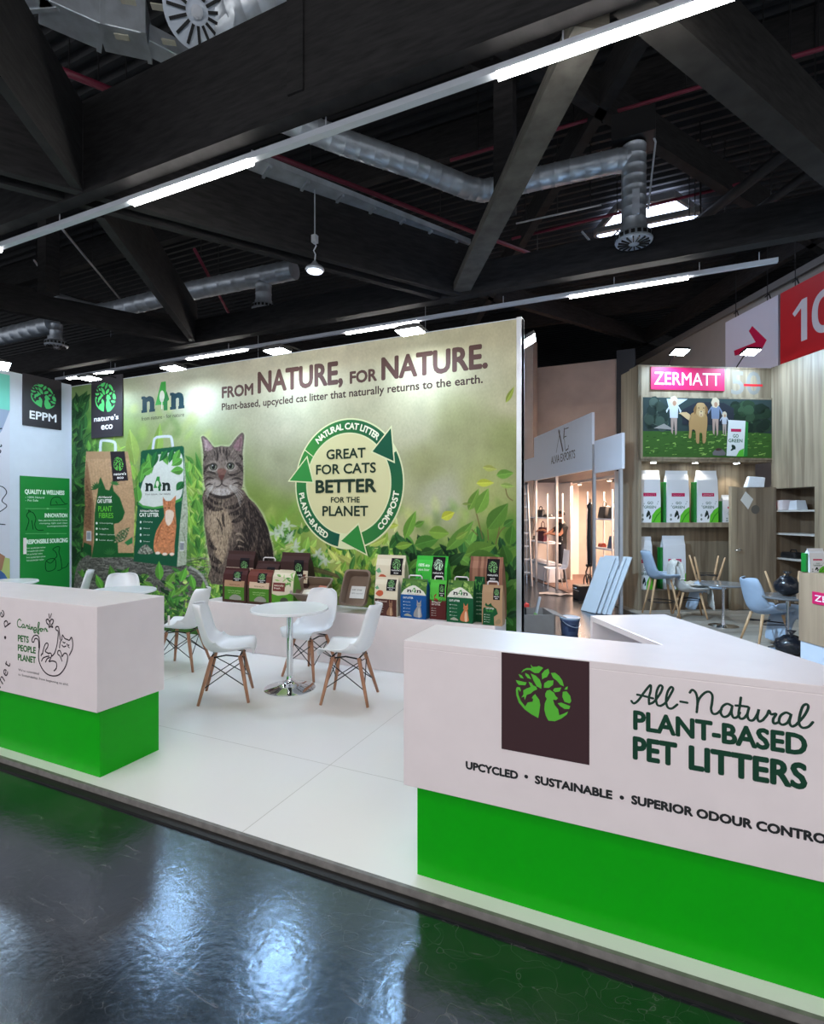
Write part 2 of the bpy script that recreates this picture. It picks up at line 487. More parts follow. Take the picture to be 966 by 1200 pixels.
def n4n(A, x0, x1, y, h, dark=(30, 60, 70), green=(70, 170, 75), small=True):
    """the n-tree-n wordmark: two heavy n letters round an upright tree house shape"""
    w_ = x1 - x0
    X = lambda t: x0 + t * w_
    for a_ in (.0, .68):
        A.text('n', X(a_ + .02), X(a_ + .31), y, h * 1.3, dark, 0.05)
        A.rect(X(a_ - .005), y, X(a_ + .135), y + .16 * h, dark); A.rect(X(a_ + .185), y, X(a_ + .325), y + .16 * h, dark); A.rect(X(a_ - .005), y + .80 * h, X(a_ + .08), y + .96 * h, dark)
    A.layer()
    A.poly([(X(.33), y + .35 * h), (X(.47), y + 1.65 * h), (X(.58), y + 1.65 * h), (X(.60), y), (X(.53), y), (X(.53), y + .3 * h), (X(.46), y + .35 * h)], green)
    A.layer()
    A.disc(X(.49), y + .82 * h, .06 * w_, .34 * h, (225, 232, 215))
    A.rect(X(.478), y + .1 * h, X(.50), y + .7 * h, (225, 232, 215))
    A.layer()
    A.poly([(X(.53), y), (X(.53), y + .6 * h), (X(.60), y + 1.1 * h), (X(.66), y + .6 * h), (X(.62), y + .5 * h), (X(.62), y)], (40, 120, 60))
    if small: A.text('from nature - for nature', x0, x1, y - .45 * h, .22 * h, (60, 60, 55), 0.0)
# ================================================================== THE SETTING
M_hall = hall_floor_mat()
M_plat = platform_mat()
M_white = mat('white_laminate', (232, 221, 223), 0.35, var=0.02)
M_whitewall = mat('white_wall_board', (206, 214, 228), 0.5, var=0.02)
M_grey_edge = mat('grey_edge_trim', (120, 117, 115), 0.5, var=0.2, scale=20)
M_rubber = mat('black_rubber', (22, 21, 20), 0.55, var=0.3, scale=20)
M_timber = mat('black_stained_timber', (41, 40, 41), 0.8, var=0.35, scale=5, stretch=(1, 1, 6), spec=0.25)
M_deck = mat('dark_steel_deck', (26, 27, 31), 0.7, var=0.3, scale=3)
M_green = mat('green_gloss_panel', (4, 166, 6), 0.32, spec=0.25, var=0.03)
M_galv = mat('galvanised_steel', (196, 204, 212), 0.36, metal=0.55, var=0.18, scale=6, bump=0.15, bscale=30)
M_alu = mat('brushed_aluminium', (196, 200, 206), 0.35, metal=0.7, var=0.05)
M_chrome = mat('polished_chrome', (225, 228, 232), 0.06, metal=1.0)
M_red_pipe = mat('red_painted_pipe', (112, 30, 54), 0.5, var=0.1)
M_rail = mat('pale_grey_rail', (200, 205, 214), 0.4, var=0.03)
M_lit = mat('lit_tube_white', (255, 250, 244), 0.4, emit=LINE_EMIT)
M_lens = mat('lit_flood_lens', (240, 250, 255), 0.4, emit=30.0)
M_black = mat('black_plastic', (24, 24, 26), 0.45, var=0.1)
M_part = mat('brown_grey_partition', (172, 162, 154), 0.8, var=0.1, scale=2)
M_beige = mat('beige_fascia', (166, 162, 156), 0.8, var=0.05, scale=2)
M_far = mat('dark_hall_wall', (24, 26, 38), 0.85, var=0.3, scale=0.6)
M_oak = wood_mat('grey_oak_board', (112, 98, 80), (165, 150, 126), 0.5, 'z', 0.9)
M_oakfloor = wood_mat('pale_oak_floor', (128, 122, 112), (172, 164, 152), 0.4, 'x', 0.6)
M_leg = wood_mat('beech_leg', (150, 100, 76), (186, 138, 108), 0.45, 'z', 3)
M_sky = mat('skylight_glow', (214, 226, 255), 0.4, emit=5.0)

o = MB().box(-30, 16, -14, 24, HALL - 0.2, HALL).build('floor', M_hall); struct(o)
# booth platform with its edge trims
WY = 5.35                        # face of the booth's back wall
WLX = -8.245                     # face of the booth's left wall
plat = [(-8.4, 2.125), (0.76, 2.125), (-1.13, 5.45), (-8.4, 5.45)]
o = MB().prism(plat, HALL, 0.0).build('platform_floor', M_plat); struct(o)
o = MB().box(-8.4, 0.76, 2.105, 2.125, HALL, 0.001).build('trim_1', M_grey_edge); struct(o)
o = MB().box(-8.4, 0.78, 2.055, 2.100, HALL, HALL + 0.012).build('trim_2', M_rubber); struct(o)
# back wall, left wall
o = MB().box(-8.345, -1.245, WY, WY + 0.10, 0, 3.585).build('wall_back', M_whitewall); struct(o)
o = MB().box(WLX - 0.10, WLX, 0.0, WY + 0.0, 0, 3.61).build('wall_left', M_whitewall); struct(o)
o = MB().box(-1.295, -1.245, WY - 0.012, WY + 0.112, 0, 3.59).build('trim_3', M_alu); struct(o)
# far dark walls of the hall and the partitions behind the neighbours
o = MB().box(-34, 12, 23.5, 23.9, HALL, 9).build('wall_far', M_far); struct(o)
o = MB().box(-30.4, -30, 11, 23.5, HALL, 9).build('wall_far_left', M_far); struct(o)
o = MB().box(-7.0, -1.0, 15.2, 15.4, HALL, 5.72).build('wall_partition', M_part); struct(o)
o = MB().box(-7.0, -3.05, 14.4, 15.0, HALL, 6.35).build('wall_pier', M_part); struct(o)
o = MB().box(-1.0, -0.55, 15.05, 15.5, HALL, 5.9).build('wall_post', M_black); struct(o)
# long fascia wall on the right, running along the second grid of the hall
o = MB().box(8.3, 8.6, 3.0, 16.2, HALL, 6.2).build('wall_right', M_beige, rotz=R30); struct(o)
o = MB().box(8.22, 8.3, 3.0, 16.2, 6.12, 6.26).build('trim_4', mat('grey_coping', (120, 118, 116), 0.6), rotz=R30); struct(o)

# ------------------------------------------------------------------ roof: deck, timber beams
deck = MB()
n = 150; x0, x1 = -32, 14
ys = []; zs = []
for i in range(n):
    y = -6 + i * 0.2
    ys += [y, y + 0.06, y + 0.10, y + 0.16]; zs += [7.55, 7.55, 7.47, 7.47]
v = []; f = []
for y, z in zip(ys, zs):
    v += [(x0, y, z), (x1, y, z)]
for i in range(len(ys) - 1):
    f.append((2 * i, 2 * i + 1, 2 * i + 3, 2 * i + 2))
deck.add(v, f)
struct(deck.build('ceiling', M_deck))
ZB = 4.72
N1 = gz(102, 238, ZB); N2 = gz(534, 352, ZB); N3 = gz(228, 405, ZB); N4 = gz(712, 8, ZB)
def ext(p, q, a, b):
    d = (q - p).normalized()
    return p - d * a, q + d * b
def roof_beam(label, segs, group='black timber roof beams', extra=None, timber=None):
    """segs: list of (p, q, width, height, side offset)"""
    base = (segs[0][0] + segs[0][1]) / 2
    t = thing('roof_beam', label, 'beam', tuple(base), 0, group)
    for p, q, wd, h, off in segs:
        d = (q - p).normalized(); s = d.cross(Vector((0, 0, 1))).normalized()
        MB().beam(p - base + s * off, q - base + s * off, wd, h).build('plank', timber or M_timber, t)
    if extra:
        for mb, nm, mm in extra:
            for i, q in enumerate(mb.v): mb.v[i] = tuple(Vector(q) - base)
            mb.build(nm, mm, t)
    return t
Y1 = 3.47
Y3 = gz(700, 321, ZB).y
posts = MB()
px = pY(344, 60, Y1 - 0.10)
posts.box(px.x - 0.075, px.x + 0.075, Y1 - 0.085, Y1 - 0.064, pY(345, 110, Y1 - .07).z, 7.4)
roof_beam('deep black timber beam right above the nearer strip light, its face filling the top of the view',
          [(Vector((-9.5, Y1, ZB)), Vector((3.6, Y1, ZB)), 0.13, 0.90, 0)], extra=[(posts, 'hanger_post', M_timber)])
roof_beam('shallow black timber beam running above the farther strip light and the top of the printed wall',
          [(Vector((-17, Y3, ZB)), Vector((6.5, Y3, ZB)), 0.16, 0.42, 0)])
a, b = ext(N1, N2, 7.0, 0.1)
a = a + Vector((0, 0, 0.012)); b = b + Vector((0, 0, 0.012))
roof_beam('twin plank black timber beam descending to the right, with the metal cable tray along its top',
          [(a, b, 0.09, 0.76, -0.12), (a, b, 0.09, 0.76, 0.12)])
a, b = ext(N1, N3, 0.0, 0.0)
a2 = N1 + (N3 - N1).normalized() * 0.30
roof_beam('black timber beam sloping away behind the upper left crossing, pale edge along its underside',
          [(a2 + Vector((0, 0, .02)), b + Vector((0, 0, .02)), 0.10, 0.72, 0)])
a = gz(-60, 22, ZB); b = gz(92, 228, ZB)
roof_beam('black timber beam coming down from the upper left corner of the photo to the first crossing',
          [(a + Vector((0, 0, .03)), b + Vector((0, 0, .03)), 0.09, 0.85, 0)])
a = gz(539, 350, ZB); b = gz(694, 42, ZB)
roof_beam('slim underlit black timber strut slanting up to the right in front of the round duct',
          [(a + Vector((0, 0, .05)), b + Vector((0, 0, .05)), 0.24, 0.12, 0)], timber=mat('underlit_timber', (96, 93, 88), 0.8, var=0.3, scale=5, stretch=(1, 1, 6), spec=0.25))  # black timber made paler: light from below put into its colour
a = gz(735, 8, ZB); b = gz(1040, 268, ZB)
roof_beam('black timber beam slanting down to the right edge of the photo above the number sign',
          [(a + Vector((0, 0, .03)), b + Vector((0, 0, .03)), 0.20, 0.55, 0)], timber=mat('dim_underlit_timber', (58, 56, 54), 0.8, var=0.3, scale=5, stretch=(1, 1, 6), spec=0.25))  # slightly paler copy of the black timber, standing for light from below
a = gz(-150, 338, ZB); b = gz(226, 405, ZB)
pm = MB(); pp = gz(57, 360, ZB); pm.box(pp.x - 0.10, pp.x + 0.10, pp.y - 0.10, pp.y + 0.10, ZB + 0.2, 7.4)
roof_beam('shallow black timber beam at the left edge of the photo, upright post standing on it',
          [(a + Vector((0, 0, .02)), b + Vector((0, 0, .02)), 0.14, 0.34, 0)], extra=[(pm, 'upright_post', M_timber)])
pm = MB(); pp = gz(592, 235, 5.2); pm.box(pp.x - 0.11, pp.x + 0.11, pp.y - 0.09, pp.y + 0.09, 5.05, 7.4)
t = thing('hanger_post', 'black upright timber post crossing the bent round duct', 'post', (pp.x, pp.y, 5.05))
for i, q in enumerate(pm.v): pm.v[i] = (q[0] - pp.x, q[1] - pp.y, q[2] - 5.05)
pm.build('post_shaft', M_timber, t)
MB().box(-0.15, 0.15, -0.12, 0.12, 1.55, 1.7).build('bracket', M_timber, t)
MB().beam((-0.02, 0, 1.5), (-0.9, 0.0, 2.2), 0.12, 0.12).build('brace', M_timber, t)
MB().beam((0.02, 0, 1.5), (0.9, 0.3, 2.2), 0.12, 0.12).build('brace', M_timber, t)
# purlins under the deck
for k, (y, lab) in enumerate([(5.3, ''), (7.6, ''), (12.6, ''), (15.4, '')]):
    o = MB().box(-26, 10, y - 0.08, y + 0.08, 6.95, 7.45).build('trim_5' if k == 0 else 'trim_%d' % (5 + k), M_timber); struct(o)
for k, (p, q) in enumerate([((-16, 3.5), (-6.5, 19)), ((-9, 3), (1, 19)), ((-2.5, 4), (7, 19)), ((1.5, 3.2), (-7, 18)), ((6, 6), (-1, 18))]):
    o = MB().beam((p[0], p[1], 6.5), (q[0], q[1], 6.5), 0.14, 0.4).build('trim_%d' % (9 + k), M_timber); struct(o)

# slim dark tie rods and braces seen in the roof
def rod(u0, v0, u1, v1, z0, z1, r, m, name, label, cat, group=None):
    p = gz(u0, v0, z0); q = gz(u1, v1, z1)
    t = thing(name, label, cat, tuple(p), 0, group)
    MB().tube([Vector((0, 0, 0)), q - p], r, 8).build('run', m, t, True)
    for k in (.12, .5, .88):
        c = (q - p) * k
        MB().tube([c, c + Vector((0, 0, 7.5 - z0))], .008, 6).build('hanger', M_black, t)
    return t
rod(70, 82, 158, 117, 6.3, 6.3, 0.040, M_red_pipe, 'sprinkler_pipe', 'thick red pipe below the metal duct at upper left', 'pipe', 'red pipes under the roof')
rod(305, 176, 660, 312, 6.2, 6.2, 0.032, M_red_pipe, 'sprinkler_pipe', 'red pipe running beside the cable tray in the middle of the roof', 'pipe', 'red pipes under the roof')
rod(528, 188, 850, 93, 6.6, 6.6, 0.022, M_red_pipe, 'sprinkler_pipe', 'thin red pipe passing above the bent round duct', 'pipe', 'red pipes under the roof')
rod(600, 280, 873, 214, 6.6, 6.6, 0.024, M_red_pipe, 'sprinkler_pipe', 'thin red pipe passing in front of the skylight', 'pipe', 'red pipes under the roof')
rod(228, 292, 276, 382, 6.3, 6.3, 0.030, M_red_pipe, 'sprinkler_pipe', 'red pipe beyond the sloping beam left of the small vent drop', 'pipe', 'red pipes under the roof')
rod(885, 80, 970, 55, 6.3, 6.3, 0.024, M_red_pipe, 'sprinkler_pipe', 'short red pipe near the upper right corner', 'pipe', 'red pipes under the roof')
rod(605, 262, 705, 240, 6.3, 6.3, 0.014, M_alu, 'conduit', 'thin pale conduit left of the skylight', 'conduit')
rod(805, 270, 985, 130, 6.0, 6.0, 0.07, M_deck, 'roof_rail', 'dark diagonal rail right of the skylight', 'rail')
rod(835, 285, 1000, 165, 6.0, 6.0, 0.06, M_deck, 'roof_rail', 'lower of the two dark diagonal rails right of the skylight', 'rail')
rod(806, 278, 824, 262, 6.0, 6.0, 0.05, M_alu, 'roof_rail_end', 'short bright metal rail end by the skylight', 'rail')
rod(62, 255, 142, 352, 6.6, 6.6, 0.02, M_alu, 'conduit', 'thin conduit crossing the dark bay at the left', 'conduit')
rod(40, 305, 60, 332, 6.8, 6.8, 0.02, M_alu, 'conduit', 'short bright conduit in the dark bay at the left edge', 'conduit')

# ------------------------------------------------------------------ ducts
def duct_tube(pts, r, name='duct_run', parent=None, base=Vector((0, 0, 0)), pitch=0.16, m=None):
    """spiral-seam round duct: a tube with narrow raised rings"""
    P = [Vector(p) - base for p in pts]
    mb = MB()
    path = []; rad = []
    for i in range(len(P) - 1):
        L = (P[i + 1] - P[i]).length; k = max(2, int(L / pitch))
        for j in range(k):
            t0 = j / k
            q = P[i].lerp(P[i + 1], t0)
            path += [q, P[i].lerp(P[i + 1], (j + 0.06) / k), P[i].lerp(P[i + 1], (j + 0.10) / k), P[i].lerp(P[i + 1], (j + 0.16) / k)]
            rad += [r, r * 1.035, r * 1.035, r]
    path.append(P[-1]); rad.append(r)
    mb.tube(path, rad, 20)
    return mb.build(name, m or M_galv, parent, auto=50)
def diffuser(mb_parent, c, r, base, dark=True):
    """swirl outlet: a slotted collar over a round face plate with radial vanes"""
    c = Vector(c) - base
    MB().lathe([(r * 0.72, 0.16), (r * 0.72, 0.10), (r * 0.95, 0.08), (r, 0.06), (r, 0.0)], 28, Matrix.Translation(c)).build('outlet_collar', M_galv, mb_parent, auto=40)
    mb = MB()
    for k in range(20):
        a = 2 * PI * k / 20
        R = Matrix.Translation(c) @ Matrix.Rotation(a, 4, 'Z')
        mb.box(r * 0.96, r * 1.03, -0.10 * r, 0.10 * r, 0.012, 0.055, R)
    mb.build('slots', M_black, mb_parent)
    mb = MB().lathe([(r * 0.2, -0.03), (r * 0.97, -0.012), (r * 0.97, 0.0)], 28, Matrix.Translation(c))
    mb.build('face_plate', M_rail, mb_parent, auto=40)
    mb = MB()
    for k in range(16):
        a = 2 * PI * k / 16
        R = Matrix.Translation(c) @ Matrix.Rotation(a, 4, 'Z')
        mb.box(r * 0.28, r * 0.85, -0.03 * r, 0.03 * r, -0.036, -0.008, R)
    mb.build('vanes', M_black, mb_parent)
zd = 5.9
base = gz(563, 224, zd)
t = thing('ventilation_duct', 'round silver duct bending right and dropping to a vent in front of the skylight', 'duct', tuple(base))
pts = [gz(330, 138, zd), gz(400, 166, zd), gz(483, 194, zd), gz(548, 220, zd), gz(566, 224, zd), gz(585, 220, zd), gz(650, 205, zd), gz(722, 189, zd)]
top = gz(743, 186, zd)
duct_tube(pts + [top + Vector((0, 0, 0.0))], 0.135, 'duct_run', t, base)
duct_tube([top + Vector((0, 0, .14)), top + Vector((0, 0, -0.86))], 0.14, 'duct_drop', t, base, 0.12)
diffuser(t, top + Vector((0, 0, -1.0)), 0.215, base)
MB().box(-0.24, 0.24, -0.2, 0.2, 0, 0.3, Matrix.Translation(top - base + Vector((0, 0, 0.16)))).build('damper_box', M_black, t)
MB().tube([top - base + Vector((0.2, 0, 0.25)), top - base + Vector((0.24, -0.05, 0.1)), top - base + Vector((0.2, -0.1, -0.3)), top - base + Vector((0.16, -0.1, -0.7))], 0.012, 6).build('control_cable', M_rail, t)
MB().box(-0.04, 0.04, -0.16, -0.13, -0.75, -0.45, Matrix.Translation(top - base + Vector((0.03, 0, 0)))).build('data_plate', M_rail, t)
# far duct with two drops
base = gz(111, 366, zd)
t = thing('ventilation_duct', 'dull silver duct far at the left with an elbow behind the sloping beam', 'duct', tuple(base))
duct_tube([gz(62, 352, zd), gz(96, 362, zd), gz(113, 366, zd), gz(130, 364, zd), gz(228, 340, zd), gz(345, 316, zd)], 0.17, 'duct_run', t, base, 0.3)
top = gz(309, 324, zd)
duct_tube([top, top + Vector((0, 0, -0.46))], 0.14, 'duct_drop', t, base, 0.12)
diffuser(t, top + Vector((0, 0, -0.60)), 0.21, base)
base = gz(40, 385, 5.2)
t = thing('ventilation_duct', 'short dull duct with a round vent above the dark brand sign at the left', 'duct', tuple(base))
duct_tube([gz(-30, 402, 5.3), gz(62, 380, 5.3)], 0.16, 'duct_run', t, base, 0.3)
top = gz(66, 380, 5.3)
duct_tube([top, top + Vector((0, 0, -0.25))], 0.11, 'duct_drop', t, base, 0.1)
diffuser(t, top + Vector((0, 0, -0.42)), 0.2, base)
# big square duct at the upper left with the tilted round vent
base = gz(120, 40, 6.0)
t = thing('ventilation_duct', 'large square metal duct at the upper left with round slotted vent', 'duct', tuple(base))
segs = [(gz(10, -30, 6.0), gz(45, 12, 6.0)), (gz(45, 12, 6.0), gz(118, 44, 6.0)), (gz(118, 44, 6.0), gz(172, 56, 6.0)), (gz(172, 56, 6.0), gz(224, 82, 6.0))]
for k, (p, q) in enumerate(segs):
    MB().beam(p - base, q - base, 0.32 if k < 3 else 0.2, 0.30 if k < 3 else 0.16).build('duct_section', M_galv, t, bevel=0.008)
    MB().beam(q - base - (q - p).normalized() * 0.02 - Vector((0, 0, .01)), q - base + (q - p).normalized() * 0.02 - Vector((0, 0, .01)), 0.36 if k < 3 else 0.22, 0.33 if k < 3 else 0.17).build('flange', M_galv, t)
c0 = gz(231, 14, 5.9)
duct_tube([c0 + Vector((0.05, 0.08, 0.05)), gz(262, 24, 6.05), gz(350, -10, 6.1), gz(420, -40, 6.1)], 0.24, 'round_branch', t, base, 0.14)
nrm = (Vector((0, 0, EYE)) - c0).normalized()
R = Matrix.Translation(c0 - base) @ (-nrm).to_track_quat('Z', 'Y').to_matrix().to_4x4()
MB().lathe([(0.27, 0.0), (0.27, 0.05), (0.2, 0.08)], 32, R).build('vent_plate', mat('vent_white', (205, 215, 228), 0.4), t, auto=40)
mb = MB()
for k in range(15):
    mb.add(*(lambda m_: (m_.v, m_.f))(MB().box(0.09, 0.24, -0.012, 0.012, -0.012, 0.004, Matrix.Rotation(2 * PI * k / 15, 4, 'Z'))), M=R)
mb.build('vent_slots', M_black, t)
MB().lathe([(0.03, -0.03), (0.05, -0.02), (0.05, 0.0)], 16, R).build('vent_hub', M_rail, t)
for (u, v_) in ((150, 2), (186, 9), (143, 44), (198, 50)):
    p = gz(u, v_, 5.98) - base
    MB().box(-0.06, 0.06, -0.03, 0.03, 0, 0.01, Matrix.Translation(p) @ Matrix.Rotation(0.6, 4, 'Z')).build('paper_tag', mat('paper_tag', (190, 188, 172), 0.8), t)

# cable tray on the twin plank beam
p = gz(290, 190, 5.48); q = gz(545, 290, 5.48)
t = thing('cable_tray', 'perforated metal cable tray along the top of the twin plank beam', 'cable tray', tuple(p))
MB().beam(Vector((0, 0, 0)), q - p, 0.24, 0.015).build('tray_base', M_galv, t)
d = (q - p).normalized(); s = d.cross(Vector((0, 0, 1))).normalized()
for sg in (-1, 1):
    MB().beam(s * 0.12 * sg, q - p + s * 0.12 * sg, 0.01, 0.07).build('tray_side', M_galv, t)
for k in range(7):
    c = (q - p) * ((k + 0.5) / 7)
    MB().beam(c - s * 0.24 - Vector((0, 0, .03)), c + s * 0.10 - Vector((0, 0, .03)), 0.03, 0.03).build('bracket', M_galv, t)

# skylight beyond the vent
c = gz(757, 262, 7.3)
t = thing('skylight', 'bright hexagonal skylight in the dark roof behind the round vent', 'skylight', tuple(c))
hexa = [(0.95 * math.cos(PI / 3 * k), 0.95 * math.sin(PI / 3 * k)) for k in range(6)]
for k in range(6):
    p0, p1 = hexa[k], hexa[(k + 1) % 6]
    MB().add([(0, 0, 0.12), (p0[0] * .97, p0[1] * .97, 0), (p1[0] * .97, p1[1] * .97, 0)], [(0, 2, 1)]).build('pane', M_sky, t)
    MB().beam((p0[0], p0[1], -0.05), (p1[0], p1[1], -0.05), 0.06, 0.12).build('frame_bar', M_alu, t)
    if k % 2 == 0: MB().beam((0, 0, 0.07), (p0[0], p0[1], -0.05), 0.03, 0.03).build('glazing_bar', M_deck, t)
MB().beam((-0.8, -0.9, -0.45), (0.9, -0.9, -0.45), 0.09, 0.09).build('shade_rail', M_alu, t)
MB().tube([(-1.1, -0.8, -0.3), (-0.9, -0.9, -0.62), (-0.65, -0.95, -0.68), (-0.45, -0.95, -0.5), (-0.3, -0.95, -0.66)], 0.02, 6).build('loose_cable', M_rail, t)

# ------------------------------------------------------------------ line luminaires
def line_light(label, Y, z, xa, xb, lit, hang, beam_z=4.74):
    t = thing('line_luminaire', label, 'light', (xa, Y, z))
    MB().box(0, xb - xa, -0.03, 0.03, 0.0, 0.05).build('rail', M_rail, t)
    for (a_, b_) in lit:
        MB().box(a_ - xa, b_ - xa, -0.032, 0.032, -0.022, 0.0).build('lit_tube', M_lit, t)
    for x in hang:
        MB().tube([(x - xa, 0, 0.05), (x - xa, 0, beam_z - z)], 0.006, 6).build('hanger', M_rail, t)
def xs(Y, *us):
    return [pY(u, 300, Y).x for u in us]
YA = 3.56
L = xs(YA, -60, -1, 155, 295, 583, 862)
line_light('long strip light crossing the top of the photo below the deep beam', YA, 4.6, L[0] - 2, 0.6, [(L[0], L[1]), (L[2], L[3]), (L[4], L[5])], xs(YA, 70, 382, 660))
YB = 7.60
L = xs(YB, 66, 80, 131, 220, 289, 406, 490, 668, 807, 912)
line_light('far strip light running just above the printed wall', YB, 4.6, L[0], L[9], [(L[1], L[2]), (L[3], L[4]), (L[5], L[6]), (L[7], L[8])], xs(YB, 75, 135, 268, 590, 720, 820, 890), 4.76)
for k, (Y, lab) in enumerate([(-0.5, 'added strip light overhead behind the viewer'), (-3.0, 'added strip light half a bay behind the viewer'), (-5.5, 'added strip light one bay behind the viewer'), (-8.0, 'added strip light two bays behind the viewer')]):  # unseen rows, added to light the counter fronts
    line_light(lab, Y, 4.6, -8.5, 6.0, [(-8 + 2.8 * j, -5.6 + 2.8 * j) for j in range(5)], [-8.3, -2, 4.5], 7.4)

line_light('added strip light hidden behind the printed wall', 11.66, 4.6, -17, -4.2, [(-16.5 + 2.9 * j, -14.2 + 2.9 * j) for j in range(4)], [-16, -10, -5], 7.5)  # unseen row, added to brighten the white stand and the partition
# pendant below the twin plank beam
c = pD(369, 318, 6.42)
t = thing('pendant_lamp', 'small round pendant lamp hanging before the twin plank beam', 'lamp', tuple(c))
MB().tube([(0, 0, 0.42), (0, 0, 0.975)], 0.008, 8).build('cord', M_rail, t)
MB().box(-0.03, 0.03, -0.03, 0.03, 0.34, 0.43).build('ballast_box', M_rail, t)
MB().tube([(0, 0, 0.35), (0.02, 0, 0.3), (-0.015, 0, 0.25), (0.01, 0, 0.2), (0, 0, 0.12)], 0.008, 8).build('chain', M_rail, t)
MB().lathe([(0.10, 0.0), (0.115, 0.02), (0.10, 0.045), (0.05, 0.075), (0.02, 0.12)], 24).build('lamp_shade', M_alu, t, auto=40)
MB().lathe([(0.09, -0.008), (0.095, 0.0)], 24).build('lamp_glass', mat('pendant_glass', (230, 240, 255), 0.3, emit=1.2), t)

# ------------------------------------------------------------------ flood lights
def flood(label, c, target, power, arm_to=None, rz=0.0, size=0.27, group='flood lamps on the stand tops', color=(0.50, 0.74, 1.0), lens=None):
    c = Vector(c)
    t = thing('flood_light', label, 'lamp', tuple(c), 0, group)
    d = (Vector(target) - c).normalized()
    R = (-d).to_track_quat('Z', 'Y').to_matrix().to_4x4() if abs(d.z) < 0.98 else Matrix.Rotation(rz, 4, 'Z')
    h = size / 2
    MB().prism([(-h, -h * .72), (h, -h * .72), (h, h * .72), (-h, h * .72)], 0.004, 0.045, R).build('housing', M_black, t, bevel=0.006)
    MB().prism([(-h * .94, -h * .66), (h * .94, -h * .66), (h * .94, h * .66), (-h * .94, h * .66)], -0.002, 0.006, R).build('lens', lens or M_lens, t)
    mb = MB()
    for k in range(6):
        mb.box(-h * .8, h * .8, -h * .5 + k * h * .2 - 0.003, -h * .5 + k * h * .2 + 0.003, 0.045, 0.06, R)
    mb.build('cooling_fins', M_black, t)
    if arm_to is not None:
        a_ = Vector(arm_to) - c
        MB().tube([R @ Vector((0, 0, 0.05)), (a_ * 0.5 + Vector((0, 0, 0.06))), a_], 0.010, 8).build('arm', M_black, t)
    lamp('AREA', 'flood_lamp', c + d * 0.03, power, color, size * 0.8, size * 0.6, Vector(target), t)
    return t
for u, v_, lab in ((105, 444, 'leftmost flood lamp on the printed wall, above the dark brand sign'), (203, 432, 'second flood lamp from the left on the printed wall, above the three letter wordmark'),
                   (325, 412, 'third flood lamp from the left on the printed wall, above the first big word'), (481, 389, 'rightmost flood lamp over the printed wall, above the slogan\'s second big word')):
    c = pY(u, v_, 4.92)
    flood(lab, c, (c.x, 4.50, 0.9), FLOOD_W, (c.x, WY + 0.03, 3.60))
c = pY(619, 401, 5.9)
flood('flood lamp beyond the right end of the printed wall', c, (c.x + 1.6, 6.2, 0.6), FLOOD_W * 18, (c.x - 0.3, 5.46, 3.5))
c = pX(-3, 428, WLX + 0.45)
flood('flood lamp above the left side wall at the left edge of the photo', c, (WLX + 1.4, c.y - .3, 1.0), FLOOD_W * .12, (WLX - 0.03, c.y, 3.6))
# ================================================================== PRINTED WALL (a fabric print stretched on the back wall)
WX0, WX1 = -8.235, -1.30
U0, U1 = 84.0, 605.5
DZ = 0.0075; SU = 1.7
NC = int((U1 - U0) * SU) + 1; NR = int(3.575 / DZ) + 1
us = np.linspace(U0, U1, NC)
_dx = FW[0] + (us - 483) / FPX * RT[0]; _dy = FW[1] + (us - 483) / FPX * RT[1]
_t = (WY - 0.012) / _dy
colx = _dx * _t; cold = _t                       # world x and depth of every canvas column
zrow = np.arange(NR) * DZ + 0.002
VV = 602 - (zrow[:, None] - EYE) / cold[None, :] * FPX      # photo row that each cell of the print shows up at
UU = np.broadcast_to(us[None, :], VV.shape)
CV = np.zeros((NR, NC, 3))
def tocv(p):
    u, v = p
    c = (u - U0) / (U1 - U0) * (NC - 1)
    dep = np.interp(u, us, cold)
    if u < U0: dep = cold[0]
    z = EYE - (v - 602) / FPX * dep
    return c, z / DZ
def _cover(P, ss=3):
    P = np.array(P)
    c0 = max(0, int(np.floor(P[:, 0].min()))); c1 = min(NC, int(np.ceil(P[:, 0].max())) + 1)
    r0 = max(0, int(np.floor(P[:, 1].min()))); r1 = min(NR, int(np.ceil(P[:, 1].max())) + 1)
    if c1 <= c0 or r1 <= r0: return None
    x = c0 - 0.5 + (np.arange((c1 - c0) * ss) + 0.5) / ss
    y = r0 - 0.5 + (np.arange((r1 - r0) * ss) + 0.5) / ss
    X, Y = np.meshgrid(x, y)
    ins = np.zeros(X.shape, bool)
    n = len(P)
    for i in range(n):
        xa, ya = P[i]; xb, yb = P[(i + 1) % n]
        if ya == yb: continue
        cond = ((ya > Y) != (yb > Y)) & (X < (xb - xa) * (Y - ya) / (yb - ya) + xa)
        ins ^= cond
    cov = ins.reshape(r1 - r0, ss, c1 - c0, ss).mean((1, 3))
    return r0, r1, c0, c1, cov
def blur1(a, k):
    if k < 1: return a
    for ax in (0, 1):
        pad = [(0, 0)] * a.ndim; pad[ax] = (k + 1, k)
        q = np.cumsum(np.pad(a, pad, mode='edge'), axis=ax)
        n = a.shape[ax]
        hi = np.take(q, np.arange(2 * k + 1, 2 * k + 1 + n), axis=ax); lo = np.take(q, np.arange(0, n), axis=ax)
        a = (hi - lo) / (2 * k + 1)
    return a
